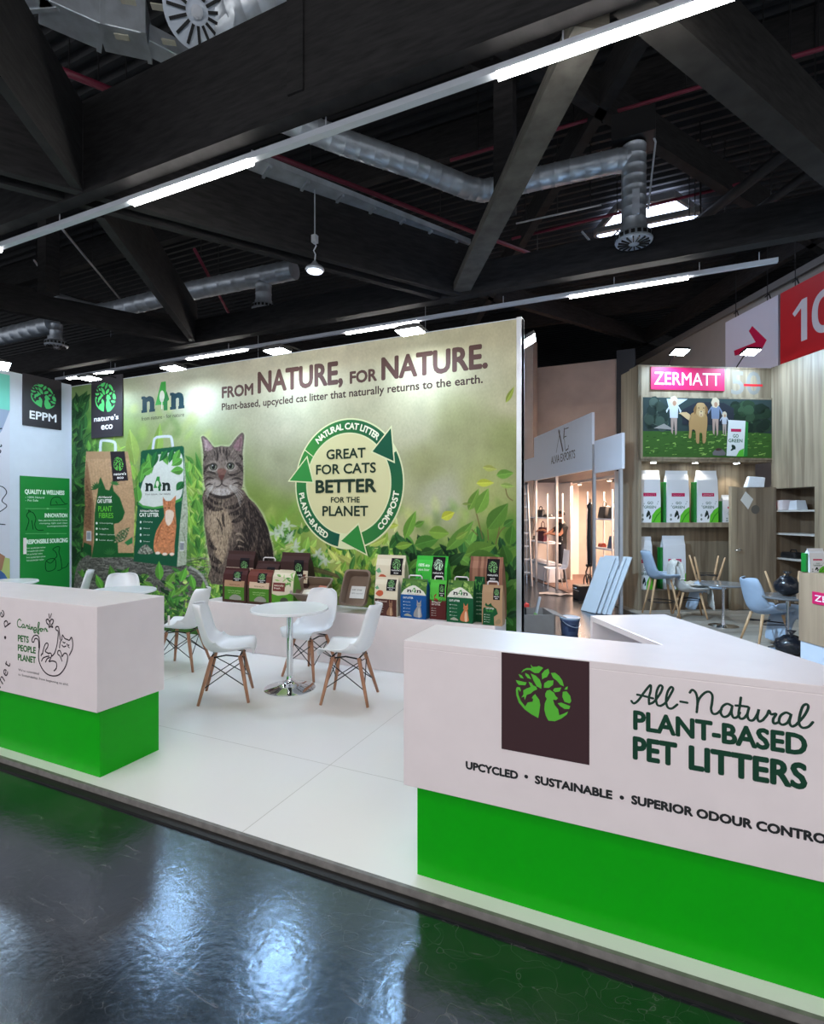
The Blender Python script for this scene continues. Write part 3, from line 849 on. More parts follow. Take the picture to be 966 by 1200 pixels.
def fill(pts, col, alpha=1.0, smooth=0, feather=0, grain=0.0, shade=None):
    if smooth: pts = smooth_path(pts, True, smooth)
    P = [tocv(p) for p in pts]
    ss = 3
    r = _cover(P, ss)
    if r is None: return
    r0, r1, c0, c1, cov = r
    if feather:
        f = feather
        R0 = max(0, r0 - 2 * f); R1 = min(NR, r1 + 2 * f); C0 = max(0, c0 - 2 * f); C1 = min(NC, c1 + 2 * f)
        big = np.zeros((R1 - R0, C1 - C0)); big[r0 - R0:r1 - R0, c0 - C0:c1 - C0] = cov
        cov = blur1(blur1(big, f), f); r0, r1, c0, c1 = R0, R1, C0, C1
    a = (cov * alpha)[..., None]
    c = np.array(col, float)[None, None, :] / 255
    if grain:
        g = NOISE[r0:r1, c0:c1]
        c = c * (1 + grain * g[..., None])
    CV[r0:r1, c0:c1] = CV[r0:r1, c0:c1] * (1 - a) + np.clip(c, 0, 1) * a
def fstroke(pts, wd, col, alpha=1.0, smooth=4, taper=False):
    if smooth: pts = smooth_path(pts, False, smooth)
    n = len(pts); L = []; R = []
    for i, p in enumerate(pts):
        a = pts[max(0, i - 1)]; b = pts[min(n - 1, i + 1)]
        dx, dy = b[0] - a[0], b[1] - a[1]; q = math.hypot(dx, dy) or 1
        k = wd / 2 * ((1 - abs(2 * i / (n - 1) - 1) ** 2 * 0.9) if taper else 1)
        L.append((p[0] - dy / q * k, p[1] + dx / q * k)); R.append((p[0] + dy / q * k, p[1] - dx / q * k))
    fill(L + R[::-1], col, alpha)
rng = np.random.RandomState(5)
NOISE = blur1(rng.uniform(-1, 1, (NR, NC)), 1) * 2.0
NOISE2 = blur1(blur1(rng.uniform(-1, 1, (NR, NC)), 9), 9) * 14
# blurred meadow background
ctrl = [(90,450,120,150,90),(95,500,70,115,55),(90,560,42,85,42),(95,620,38,72,40),(92,660,30,52,36),(95,720,34,70,38),(150,450,176,190,150),(150,520,140,172,90),(200,520,162,184,112),(190,440,206,208,182),
 (230,460,196,204,176),(228,560,118,162,72),(300,430,214,208,176),(330,500,196,196,160),(335,545,168,174,132),(300,600,130,154,72),(330,620,130,168,64),(400,420,216,208,168),(407,566,222,216,158),(480,440,218,210,166),
 (480,500,206,202,152),(500,545,164,166,106),(520,580,196,196,160),(470,620,204,206,116),(560,420,210,200,150),(600,390,214,204,152),(603,470,206,198,142),(600,510,160,170,98),(560,575,186,196,100),(590,640,92,134,52),
 (500,665,92,144,52),(420,660,158,186,72),(350,660,110,160,58),(540,505,166,168,110),(500,710,52,84,32),(590,725,40,90,30),(250,640,88,140,60),(260,700,60,110,44),(180,640,90,120,60),(440,560,206,200,146),(390,640,180,196,90)]
K = np.array(ctrl, float)
num = np.zeros((NR, NC, 3)); den = np.zeros((NR, NC))
for u, v_, r, g_, b_ in ctrl:
    d2 = (UU - u) ** 2 + ((VV - v_) * 1.0) ** 2 + 260.0
    w_ = d2 ** -1.9
    num += w_[..., None] * np.array([r, g_, b_]); den += w_
CV[:] = num / den[..., None] / 255
_l = CV.mean(-1, keepdims=True); _k = np.clip((_l - 0.42) / 0.3, 0, 1) * 0.55
CV[:] = (CV * (1 - _k) + _l * np.array([1.01, 0.99, 0.90]) * _k) * 0.95
CV *= (1 + 0.05 * NOISE2[..., None])
def leafpts(u, v_, L, ang, wd, bend=0.0):
    a = math.radians(ang); dx, dy = math.cos(a), -math.sin(a); nx, ny = -dy, dx
    top = []; bot = []
    for i in range(9):
        t = i / 8; k = math.sin(PI * t ** 0.8) * wd / 2; bb = bend * L * t * t
        cx, cy = u + dx * L * t + nx * bb, v_ + dy * L * t + ny * bb
        top.append((cx + nx * k, cy + ny * k)); bot.append((cx - nx * k, cy - ny * k))
    mid = [((p[0] + q[0]) / 2, (p[1] + q[1]) / 2) for p, q in zip(top, bot)]
    return top, bot, mid
def leaf(u, v_, L, ang, wd, col, alpha=1.0, bend=0.0, two=0.16, rib=True, feather=0):
    t, b, m = leafpts(u, v_, L, ang, wd, bend)
    col = np.array(col, float)
    fill(t + b[::-1][1:-1], col, alpha, feather=feather)
    if L > 7 and not feather:
        fill(m + b[::-1], np.clip(col * (1 - two), 0, 255), alpha)
        if rib: fstroke(m, 0.55, np.clip(col * 1.25 + 14, 0, 255), alpha * 0.7, smooth=0)
R_ = random.Random(11)
def pick(cols):
    c = R_.choice(cols); k = R_.uniform(0.85, 1.15)
    return tuple(min(255, q * k) for q in c)
# soft distant growth
for i in range(260):
    u = R_.uniform(88, 600); v_ = R_.uniform(600, 700)
    if u < 240: v_ = R_.uniform(480, 690)
    leaf(u, v_, R_.uniform(10, 30), R_.uniform(40, 140), R_.uniform(5, 12), pick([(150, 186, 80), (110, 160, 66), (186, 200, 110), (80, 130, 50)]), 0.32, feather=3)
for u, v_, L in ((240, 600, 50), (232, 640, 60), (225, 600, 70), (340, 650, 40), (330, 640, 50)):
    for k in range(5): leaf(u + R_.uniform(-12, 12), v_, L * R_.uniform(.6, 1), R_.uniform(70, 115), 6, pick([(150, 190, 80), (120, 172, 60)]), 0.6, feather=1)
# left thicket: dark at the edge, lighter further in
G_D = [(26, 58, 34), (34, 74, 40), (44, 92, 48), (58, 112, 54)]
G_M = [(70, 130, 56), (92, 150, 62), (112, 166, 74), (60, 118, 52)]
G_L = [(140, 184, 80), (160, 198, 92), (120, 170, 66), (178, 206, 116)]
for i in range(420):
    u = 84 + abs(R_.gauss(0, 24)); v_ = R_.uniform(470, 700)
    dk = (u - 84) / 50
    cs = G_D if dk < 0.35 else (G_M if dk < 0.9 else G_L)
    if v_ < 520 and u > 100: continue
    leaf(u, v_, R_.uniform(8, 22), R_.uniform(20, 160), R_.uniform(3, 7), pick(cs), 0.85, R_.uniform(-.2, .2))
for i in range(170):
    u = R_.uniform(128, 246); v_ = R_.uniform(540, 660)
    leaf(u, v_, R_.uniform(10, 26), R_.uniform(50, 130), R_.uniform(4, 8), pick(G_M + G_L + G_L), 0.75, R_.uniform(-.2, .2))
for (u, v_, L, a, wd) in ((158, 545, 42, 98, 16), (170, 540, 40, 60, 10), (148, 552, 30, 130, 10), (183, 540, 44, 84, 13), (143, 540, 24, 110, 9), (196, 560, 28, 70, 9)):
    leaf(u, v_, L, a, wd, pick([(170, 200, 100), (150, 190, 86)]), 0.8)
fstroke([(152, 520), (160, 545), (164, 580), (160, 620)], 1.3, (140, 170, 90), 0.8)
for i in range(150):
    u = R_.uniform(222, 250); v_ = R_.uniform(560, 690)
    leaf(u, v_, R_.uniform(8, 24), R_.uniform(40, 140), R_.uniform(3, 6), pick(G_M + G_L), 0.75, R_.uniform(-.2, .2))
for i in range(230):
    u = R_.uniform(300, 470); v_ = R_.uniform(622, 700)
    leaf(u, v_, R_.uniform(8, 20), R_.uniform(20, 160), R_.uniform(4, 9), pick(G_M + G_L + [(206, 214, 140), (190, 206, 100)]), 0.8, R_.uniform(-.2, .2))
for u, v_ in ((330, 622), (322, 626), (340, 630), (345, 640), (338, 616), (352, 648), (372, 650), (380, 656)):   # pale blossom tufts
    for k in range(9): leaf(u, v_, R_.uniform(5, 11), R_.uniform(0, 360), 3, (206, 216, 200), 0.6, rib=False)
# grey boulder the two bags stand on
rock = [(86, 705), (88, 672), (97, 654), (120, 648), (160, 655), (200, 660), (222, 664), (240, 676), (246, 700), (244, 730), (86, 735)]
fill(rock, (92, 92, 88), smooth=4, grain=0.30)
for i in range(420):
    u = R_.uniform(90, 244); v_ = R_.uniform(652, 712)
    fstroke([(u, v_), (u + R_.uniform(3, 9), v_ + R_.uniform(-2.5, 2.5)), (u + R_.uniform(8, 14), v_ + R_.uniform(-2, 4))], R_.uniform(.7, 1.8), pick([(60, 60, 58), (132, 132, 126), (156, 156, 150), (44, 46, 42)]), 0.6, 2, True)
fstroke([(222, 664), (234, 672), (243, 686), (246, 704)], 3, (176, 180, 178), 0.7)
# --- printed kraft bag
def bagA(x, y): return (80 + x / 5.4545, 500 + y / 5.4545)
def bagB(x, y): return (120 + x / 6.318, 490 + y / 6.318)
def pg(f, L, col, **k): fill([f(*p) for p in L], col, **k)
def fs(f, L, wd, col, **k): fstroke([f(*p) for p in L], wd, col, **k)
fs(bagA, [(205, 165), (208, 100), (225, 88), (280, 95), (300, 110), (302, 160)], 3.2, (196, 206, 214), smooth=3)
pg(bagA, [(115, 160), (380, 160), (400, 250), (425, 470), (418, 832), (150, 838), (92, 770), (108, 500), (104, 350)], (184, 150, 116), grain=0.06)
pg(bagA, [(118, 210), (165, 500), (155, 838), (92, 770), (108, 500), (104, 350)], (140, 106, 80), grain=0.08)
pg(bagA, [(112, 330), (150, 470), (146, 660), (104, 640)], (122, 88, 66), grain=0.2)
pg(bagA, [(116, 160), (381, 160), (384, 205), (117, 208)], (170, 138, 106))
for k in range(16): fs(bagA, [(122 + k * 9, 205), (140 + k * 9, 340)], 1.4, (196, 164, 130) if k % 2 else (170, 136, 104), alpha=0.25, smooth=0)
pg(bagA, [(150, 838), (165, 740), (168, 560), (188, 420), (198, 345), (207, 322), (240, 402), (262, 408), (282, 362), (291, 412), (330, 455), (352, 520), (362, 548), (348, 592), (322, 616), (292, 622), (296, 690), (316, 740), (320, 808), (418, 808), (418, 834)], (28, 88, 44), smooth=0)
for k in range(7):
    leaf(*bagA(186, 395 - 0 * k), 8, 190 - k * 24, 2.0, (46, 104, 54), 1, rib=False)
    leaf(*bagA(296, 372), 6, 150 - k * 24, 1.8, (60, 118, 62), 1, rib=False)
    leaf(*bagA(270, 822), 9, 160 - k * 20, 1.6, (52, 116, 60), 1, rib=False)
pg(bagA, [(268, 160), (360, 158), (383, 345), (285, 352)], (40, 34, 40))
pg(bagA, [(100, 740), (148, 760), (150, 836), (92, 790)], (24, 76, 40))
pg(bagA, [(116, 668), (148, 668), (148, 732), (116, 730)], (206, 208, 214))
for k in range(5): fs(bagA, [(121 + k * 5, 675), (121 + k * 5, 722)], .45, (60, 70, 90), smooth=0)
t_, b_, m_ = leafpts(*bagA(300, 738), 24, 40, 11, -0.1)
fill(t_ + b_[::-1], (60, 96, 60))
for i in range(150):
    a = R_.uniform(0.1, 0.9); i0 = int(a * 8); p = t_[i0]; q = b_[i0]; k = R_.uniform(.08, .92)
    u, v_ = p[0] * k + q[0] * (1 - k), p[1] * k + q[1] * (1 - k)
    fstroke([(u, v_), (u + R_.uniform(-1.6, 1.6), v_ + R_.uniform(-1, 1))], .8, pick([(196, 180, 150), (150, 132, 100), (110, 96, 76)]), 1, 0)
pg(bagA, [(358, 742), (410, 705), (412, 745), (380, 760)], (44, 120, 66))
# --- printed dark green bag with white front
fs(bagB, [(374, 240), (382, 172), (402, 143), (492, 136), (512, 150), (522, 216)], 3.0, (200, 208, 222), smooth=2)
pg(bagB, [(286, 250), (300, 240), (590, 206), (604, 216), (632, 700), (622, 1085), (552, 1102), (230, 1062), (250, 800), (268, 520)], (24, 84, 58))
pg(bagB, [(604, 235), (634, 700), (622, 1085), (552, 1102), (575, 780), (606, 480)], (168, 178, 160), grain=0.10)
for k in range(22): fs(bagB, [(585 + R_.uniform(0, 30), 560 + k * 20), (600 + R_.uniform(0, 15), 560 + k * 22)], 1.0, pick([(110, 124, 100), (206, 212, 196)]), alpha=.6, smooth=0)
pg(bagB, [(575, 915), (606, 915), (604, 985), (572, 985)], (216, 218, 220))
for k in range(6): fs(bagB, [(577 + k * 5, 925), (576 + k * 5, 978)], .4, (50, 60, 80), smooth=0)
pg(bagB, [(372, 290), (430, 268), (560, 252), (596, 300), (602, 440), (590, 560), (560, 606), (470, 648), (380, 664), (300, 650), (266, 624), (300, 470), (340, 400)], (212, 218, 214), smooth=3)
pg(bagB, [(266, 618), (300, 646), (380, 660), (470, 644), (560, 602), (590, 590), (588, 612), (470, 660), (380, 676), (300, 664), (264, 640)], (70, 150, 70))
for (x, y, L, a, wd, c) in ((300, 300, 18, -60, 8, 0), (340, 262, 24, -75, 9, 1), (400, 250, 20, -100, 8, 0), (440, 250, 17, -60, 8, 1), (480, 240, 16, -120, 7, 0), (520, 235, 16, -100, 7, 0), (570, 235, 19, -110, 8, 1), (590, 300, 15, -140, 9, 1), (600, 380, 15, -165, 10, 1), (596, 470, 13, -120, 9, 0), (290, 400, 17, 60, 9, 1), (280, 480, 20, 85, 8, 1), (272, 620, 20, 100, 9, 1), (300, 420, 14, 40, 9, 1)):
    leaf(*bagB(x, y), L, a, wd, [(40, 110, 56), (96, 164, 70)][c], 1, 0.1)
cat2 = [(449, 583), (468, 612), (508, 612), (545, 573), (538, 645), (541, 700), (548, 800), (535, 930), (532, 1010), (508, 1022), (495, 1000), (478, 1018), (446, 1012), (430, 1000), (396, 1002), (380, 970), (384, 900), (402, 830), (440, 765), (460, 720), (450, 650)]
pg(bagB, cat2, (196, 128, 88), smooth=2, grain=0.12)
for L in ([(455, 600), (464, 640)], [(490, 615), (492, 650)], [(505, 615), (502, 655)], [(440, 790), (400, 870)], [(425, 830), (395, 930)], [(520, 720), (538, 780)], [(470, 800), (500, 815)], [(465, 840), (495, 850)], [(505, 860), (530, 850)], [(500, 920), (530, 910)], [(440, 900), (470, 895)]):
    fs(bagB, L, 0.9, (140, 78, 48), alpha=.8, smooth=0)
pg(bagB, [(470, 690), (500, 680), (530, 700), (520, 760), (490, 800), (466, 760)], (226, 206, 190), smooth=2)
for (x, y) in ((466, 666), (494, 666)):
    fill([(bagB(x, y)[0] + .9 * math.cos(k), bagB(x, y)[1] + .9 * math.sin(k)) for k in range(6)], (50, 40, 30))
for (x, y) in ((410, 1000), (462, 1008), (515, 1008)):
    fill([(bagB(x, y)[0] + 3 * math.cos(k * PI / 4), bagB(x, y)[1] + 1.8 * math.sin(k * PI / 4)) for k in range(8)], (232, 220, 210))
pg(bagB, [(264, 990), (285, 958), (322, 934), (352, 960), (374, 985), (370, 1006), (275, 1006)], (130, 132, 122), smooth=2, grain=.6)
# front greenery below the bags
for i in range(520):
    u = R_.uniform(86, 262); base = 672 + 10 * math.sin(u / 9)
    v_ = R_.uniform(base + 8, 728)
    if u < 130 and R_.random() < .6: continue
    if u < 244 and v_ < 700 and R_.random() < .5: continue
    leaf(u, v_, R_.uniform(6, 15), R_.uniform(10, 170), R_.uniform(3, 6.5), pick(G_D + G_M + G_M + G_L), 0.95, R_.uniform(-.2, .2))
for (u, v_, L, a, wd) in ((188, 680, 22, 100, 10), (196, 684, 16, 60, 9), (180, 690, 15, 150, 8), (140, 682, 20, 62, 9), (134, 682, 20, 110, 9), (148, 690, 14, 30, 8), (212, 682, 18, 75, 9), (228, 690, 17, 110, 8), (205, 690, 14, 150, 7), (120, 690, 18, 120, 8)):
    leaf(u, v_, L, a, wd, pick([(120, 180, 76), (90, 156, 60)]), 1, 0.1)
# --- the tabby cat
def cat(x, y): return (225 + x / 6.486, 495 + y / 6.486)
halo = [(62, 110), (82, 95), (118, 118), (172, 180), (225, 172), (282, 175), (340, 100), (384, 70), (408, 95), (398, 240), (402, 480), (430, 560), (480, 608), (545, 690), (585, 800), (622, 940), (634, 1200), (140, 1200), (88, 800), (84, 560), (76, 330)]
pg(cat, halo, (206, 212, 180), alpha=0.55, feather=1)
body = [(92, 520), (88, 640), (94, 760), (108, 880), (124, 1000), (146, 1100), (150, 1230), (630, 1230), (624, 1040), (604, 920), (574, 800), (534, 700), (474, 612), (424, 572), (396, 520), (300, 480)]
pg(cat, body, (94, 82, 75), smooth=2, grain=0.22)
pg(cat, [(400, 560), (450, 600), (520, 700), (570, 810), (600, 930), (618, 1060), (622, 1200), (470, 1200), (420, 1000), (400, 800)], (74, 63, 58), smooth=2, grain=0.25)
pg(cat, [(110, 690), (180, 660), (240, 650), (290, 720), (310, 800), (280, 900), (262, 1000), (230, 1080), (190, 1060), (150, 900), (112, 800)], (166, 146, 124), smooth=3, grain=0.14, feather=2)
DKS = [([(100, 590), (150, 655), (240, 660)], 4.5), ([(110, 560), (170, 610), (230, 620)], 3), ([(250, 650), (330, 640), (400, 580)], 4), ([(280, 700), (360, 680), (410, 610)], 5), ([(300, 760), (370, 730), (420, 650)], 5),
       ([(430, 600), (470, 700), (470, 840), (430, 980)], 8), ([(470, 640), (520, 760), (520, 900), (480, 1040)], 5), ([(530, 720), (566, 840), (570, 1000), (540, 1150)], 6), ([(590, 880), (602, 1000), (600, 1150)], 4),
       ([(400, 700), (420, 800), (390, 900), (330, 980)], 9), ([(310, 990), (380, 960), (450, 960)], 9), ([(450, 1000), (470, 1100), (470, 1200)], 10), ([(510, 940), (530, 1060), (520, 1200)], 6),
       ([(120, 880), (150, 940), (190, 970)], 4), ([(132, 1010), (180, 1050), (225, 1075)], 5), ([(146, 1090), (190, 1120), (230, 1150)], 4), ([(240, 680), (235, 740), (250, 800)], 2), ([(180, 720), (215, 770), (235, 860)], 1.4)]
for L, wd in DKS: fs(cat, L, wd * 1.25, (34, 28, 28), alpha=0.85, taper=True)
for k in range(5): fs(cat, [(320 + k * 8, 860 + k * 22), (360, 845 + k * 24), (400, 880 + k * 18)], 2.0, (176, 158, 138) if k % 2 == 0 else (60, 52, 48), alpha=.7, taper=True)
for i in range(1700):
    x = R_.uniform(95, 620); y = R_.uniform(560, 1200)
    if x > 430 + (y - 570) * .55 or x > 620: continue
    L = R_.uniform(14, 40); dx = R_.uniform(-8, 8) + (x - 240) * 0.03
    c = pick([(60, 50, 46), (150, 132, 114), (120, 106, 94), (190, 172, 150), (40, 34, 32)]) if x < 320 else pick([(40, 34, 32), (120, 106, 96), (80, 68, 62), (150, 132, 116)])
    fs(cat, [(x, y), (x + dx * .5, y + L * .5), (x + dx, y + L)], R_.uniform(.3, .8), c, alpha=.5, smooth=0)
head = [(88, 250), (76, 150), (70, 114), (86, 103), (112, 120), (142, 156), (172, 190), (222, 180), (282, 185), (312, 150), (346, 106), (380, 78), (398, 96), (394, 160), (386, 232), (390, 330), (390, 430), (384, 490), (350, 540), (290, 566), (225, 572), (160, 560), (112, 530), (96, 480), (88, 400), (84, 320)]
pg(cat, head, (102, 91, 85), smooth=2, grain=0.14)
pg(cat, [(84, 120), (96, 190), (112, 222), (142, 214), (162, 196), (124, 144)], (150, 126, 130), grain=.1)
pg(cat, [(380, 94), (350, 128), (312, 186), (336, 214), (370, 222), (384, 160)], (134, 104, 110), grain=.1)
fs(cat, [(100, 215), (110, 180), (104, 140)], .8, (186, 168, 166)); fs(cat, [(355, 215), (366, 160), (372, 120)], .8, (96, 74, 78))
for (cx, cy, rx, ry, c, al) in ((165, 480, 62, 52, (168, 158, 152), .8), (290, 478, 64, 54, (160, 150, 144), .8), (225, 532, 74, 30, (196, 188, 186), .9), (165, 335, 56, 46, (156, 144, 134), .6), (296, 332, 58, 46, (150, 138, 130), .6), (226, 270, 20, 90, (132, 118, 110), .7)):
    pg(cat, [(cx + rx * math.cos(k * PI / 9), cy + ry * math.sin(k * PI / 9)) for k in range(18)], c, alpha=al, feather=1)
STR = [([(186, 190), (196, 250), (188, 300)], 1.9), ([(212, 186), (216, 240)], 1.7), ([(242, 188), (240, 240)], 1.7), ([(268, 190), (262, 250), (272, 300)], 1.9), ([(170, 215), (176, 262)], 1.3), ([(290, 210), (284, 262)], 1.3),
       ([(88, 400), (104, 350), (140, 318)], 2.6), ([(104, 384), (140, 378), (186, 396)], 2.4), ([(96, 440), (130, 424), (170, 430)], 1.8), ([(100, 490), (130, 470), (160, 474)], 1.6), ([(388, 382), (366, 332), (326, 306)], 3.4), ([(272, 396), (320, 402), (372, 372)], 2.4), ([(384, 440), (340, 424), (300, 436)], 1.8), ([(384, 486), (350, 462), (310, 470)], 1.8), ([(120, 530), (160, 556), (225, 570), (290, 560), (350, 530)], 3.2),
       ([(88, 300), (96, 270), (112, 250)], 2), ([(386, 290), (376, 262), (356, 244)], 2.4)]
for L, wd in STR: fs(cat, L, wd * 1.2, (40, 33, 32), alpha=.85, taper=True)
for cx, cy in ((163, 338), (293, 332)):
    E_ = lambda rx, ry, ox=0, oy=0: [(cx + ox + rx * math.cos(k * PI / 10), cy + oy + ry * math.sin(k * PI / 10)) for k in range(20)]
    pg(cat, E_(36, 30, 0, 8), (176, 168, 160), alpha=.8); pg(cat, E_(31, 29), (30, 25, 25)); pg(cat, E_(24, 25), (112, 116, 102)); pg(cat, E_(22, 10, 0, -14), (58, 56, 52), alpha=.8); pg(cat, E_(13, 20), (18, 18, 18)); pg(cat, E_(4, 5, -6, -9), (226, 230, 230))
pg(cat, [(192, 372), (206, 352), (246, 352), (262, 372), (244, 412), (227, 442), (208, 414)], (120, 88, 80), smooth=2, grain=.08)
pg(cat, [(203, 404), (247, 402), (238, 428), (226, 442), (212, 428)], (92, 58, 54), smooth=2)
fs(cat, [(226, 440), (226, 466), (206, 486), (182, 492)], 1.1, (44, 36, 36)); fs(cat, [(226, 466), (246, 482), (270, 488)], 1.1, (44, 36, 36))
for i in range(900):
    x = R_.uniform(90, 386); y = R_.uniform(200, 560)
    if min(math.hypot(x - 163, y - 338), math.hypot(x - 293, y - 332)) < 36 or (190 < x < 264 and 350 < y < 500): continue
    an = math.atan2(y - 420, x - 226); L = R_.uniform(8, 22)
    fs(cat, [(x, y), (x + math.cos(an) * L, y + math.sin(an) * L)], R_.uniform(.3, .55), pick([(58, 48, 45), (176, 162, 152), (134, 120, 112), (44, 36, 34)]), alpha=.5, smooth=0)
for k in range(5):
    fs(cat, [(285, 475 + k * 5), (340, 500 + k * 14), (392 - k * 6, 545 + k * 24)], .4, (222, 218, 214), alpha=.85); fs(cat, [(160, 480 + k * 4), (130, 500 + k * 10), (100 + k * 4, 540 + k * 10)], .4, (214, 210, 206), alpha=.8)
# --- broad leaves at the right, low growth in the middle
for i in range(240):
    u = R_.uniform(440, 606); v_ = R_.uniform(640, 735)
    leaf(u, v_, R_.uniform(10, 26), R_.uniform(20, 160), R_.uniform(6, 13), pick(G_D + G_D + G_M + [(24, 48, 20)]), 0.9, R_.uniform(-.25, .25))
def rl(x, y): return (430 + x / 5.367, 520 + y / 5.367)
for L in ([(680, 400), (700, 480), (730, 600)], [(790, 420), (835, 500), (810, 640)], [(760, 520), (765, 610)], [(820, 600), (850, 540), (920, 500)], [(870, 260), (885, 330), (920, 360)], [(660, 540), (700, 580)]):
    fs(rl, L, 1.1, (112, 96, 60))
LV = [(640, 420, 150, 62, 62, (112, 150, 62)), (690, 440, 175, 62, 84, (118, 162, 66)), (760, 540, 210, 52, 110, (88, 132, 52)), (500, 670, 250, 42, 84, (104, 150, 62)), (240, 600, 190, 72, 66, (108, 156, 60)), (300, 520, 70, 20, 40, (96, 140, 56)), (300, 640, 160, 18, 90, (78, 130, 52)), (390, 555, 130, -5, 84, (126, 164, 66)),
      (620, 700, 200, 22, 110, (104, 148, 60)), (640, 720, 190, 5, 100, (86, 130, 54)), (820, 690, 130, 20, 50, (80, 124, 48)), (815, 200, 110, 10, 60, (112, 158, 66)), (840, 260, 90, -10, 34, (150, 176, 90)), (900, 640, 130, 80, 80, (72, 120, 44)), (890, 760, 130, 100, 80, (60, 104, 40)), (860, 520, 80, 30, 46, (72, 120, 50)),
      (690, 250, 110, 5, 50, (196, 204, 76)), (470, 470, 90, 25, 60, (198, 202, 70)), (730, 150, 90, -8, 40, (170, 176, 90)), (120, 520, 80, 10, 40, (176, 190, 80)), (340, 690, 90, 10, 60, (56, 96, 46)), (430, 740, 90, 60, 60, (44, 84, 44)), (510, 770, 140, 40, 60, (46, 84, 46)), (540, 820, 110, 20, 70, (40, 72, 30)), (100, 640, 90, 70, 40, (140, 170, 70)), (180, 650, 110, 10, 50, (130, 168, 66)), (20, 640, 110, 20, 50, (176, 190, 96)), (600, 380, 60, 0, 16, (120, 140, 70)), (560, 600, 90, 30, 40, (130, 160, 70)), (880, 880, 130, 120, 80, (72, 120, 44)), (860, 1000, 130, 60, 80, (56, 100, 38))]
for x, y, L, a, wd, c in LV:
    leaf(*rl(x, y), L / 5.367, a, wd / 5.367, c, 0.96, R_.uniform(-.12, .12), two=0.12)
leaf(593, 472, 21, 62, 6, (150, 164, 70), 1)
for i in range(60):
    leaf(R_.uniform(378, 450), R_.uniform(640, 700), R_.uniform(8, 22), R_.uniform(30, 150), R_.uniform(5, 10), pick([(168, 192, 76), (196, 206, 110), (110, 156, 60), (60, 110, 50)]), .85)
for k in range(8):   # a rough brown branch behind the trays
    fstroke([(338 + k, 668 + k * .6), (366, 664 + k * .8), (396 + k * .4, 674 + k * .6)], 1.1, pick([(84, 72, 54), (110, 96, 70), (70, 60, 44)]), .7, 2)
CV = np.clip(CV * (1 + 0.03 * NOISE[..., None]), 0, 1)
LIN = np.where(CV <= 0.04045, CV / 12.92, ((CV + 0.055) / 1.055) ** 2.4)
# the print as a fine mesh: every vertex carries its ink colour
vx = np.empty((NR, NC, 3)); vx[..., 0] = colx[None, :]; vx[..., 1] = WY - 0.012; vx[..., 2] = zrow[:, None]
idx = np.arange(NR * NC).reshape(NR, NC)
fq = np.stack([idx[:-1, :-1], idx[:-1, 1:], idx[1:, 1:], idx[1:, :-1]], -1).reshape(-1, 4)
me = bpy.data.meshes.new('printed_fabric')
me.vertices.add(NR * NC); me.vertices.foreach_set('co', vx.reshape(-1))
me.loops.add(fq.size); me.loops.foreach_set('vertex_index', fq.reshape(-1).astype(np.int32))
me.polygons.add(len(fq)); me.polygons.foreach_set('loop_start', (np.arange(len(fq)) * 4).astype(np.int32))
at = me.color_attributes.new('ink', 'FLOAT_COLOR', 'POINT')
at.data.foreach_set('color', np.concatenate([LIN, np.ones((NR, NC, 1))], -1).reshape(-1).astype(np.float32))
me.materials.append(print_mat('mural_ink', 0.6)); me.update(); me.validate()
mural = thing('wall_mural', 'large printed wall with a tabby cat, greenery and slogan above the white plinth', 'mural', (-4.77, WY - 0.012, 0))
o = bpy.data.objects.new('printed_fabric', me); COL.objects.link(o); o.parent = mural; o.location = (4.77, -(WY - 0.012), 0)
# thickness of the print panel
b = MB().box(WX0, WX1, WY - 0.0105, WY - 0.002, 0.002, 3.575); o = b.build('panel_core', M_whitewall, mural); o.location = (4.77, -(WY - 0.012), 0)
def wall_art(): return Art(lambda x, z, d: (x, WY - 0.0125 - d, z))
def wp(u, v_):
    p = pY(u, v_, WY - 0.013); return (p.x, p.z)
def place(o): o.parent = mural; o.location = (4.77, -(WY - 0.012), 0); return o
BR = (92, 68, 64)
def wtext(A, body, ul, vl, ur, h_px, col, off, **k):
    """baseline starts at photo point (ul, vl), ends at column ur, capital height h_px at the left end"""
    x0, z0 = wp(ul, vl); x1, _ = wp(ur, vl); _, zt = wp(ul, vl - h_px)
    A.text(body, x0, x1, z0, zt - z0, col, off, **k)
A = wall_art()
# headline
headA = A
wtext(A, 'FROM', 260, 467, 297, 13.5, BR, .035); place(A.build('slogan_word')); A = wall_art(); wtext(A, 'NATURE,', 302, 461.5, 402, 25.5, BR, .032)
place(A.build('slogan_word')); A = wall_art(); wtext(A, 'FOR', 410, 450, 442, 14.5, BR, .035); place(A.build('slogan_word')); A = wall_art(); wtext(A, 'NATURE.', 447, 446, 572, 27, BR, .032)
place(A.build('slogan_word')); A = wall_art()
wtext(A, 'Plant-based, upcycled cat litter that naturally returns to the earth.', 260, 481, 566, 8.2, (70, 52, 50), .018)
place(A.build('subline_lettering'))
A = wall_art()
x0, z0 = wp(166, 484); x1, _ = wp(216, 484); _, z1 = wp(166, 464)
n4n(A, x0, x1, z0, z1 - z0)
place(A.build('wordmark_lettering'))
A = wall_art()
x0, z0 = wp(*bagB(318, 542)); x1, _ = wp(*bagB(504, 542)); _, z1 = wp(*bagB(318, 478)); n4n(A, x0, x1, z0, z1 - z0, (30, 44, 40), (60, 150, 70))
wtext(A, 'CAT LITTER', *bagB(275, 730), bagB(418, 0)[0], 4.6, (236, 240, 234), .03)
wtext(A, 'All-Natural Plant Fibre', *bagB(278, 694), bagB(418, 0)[0], 2.4, (236, 240, 234), .02)
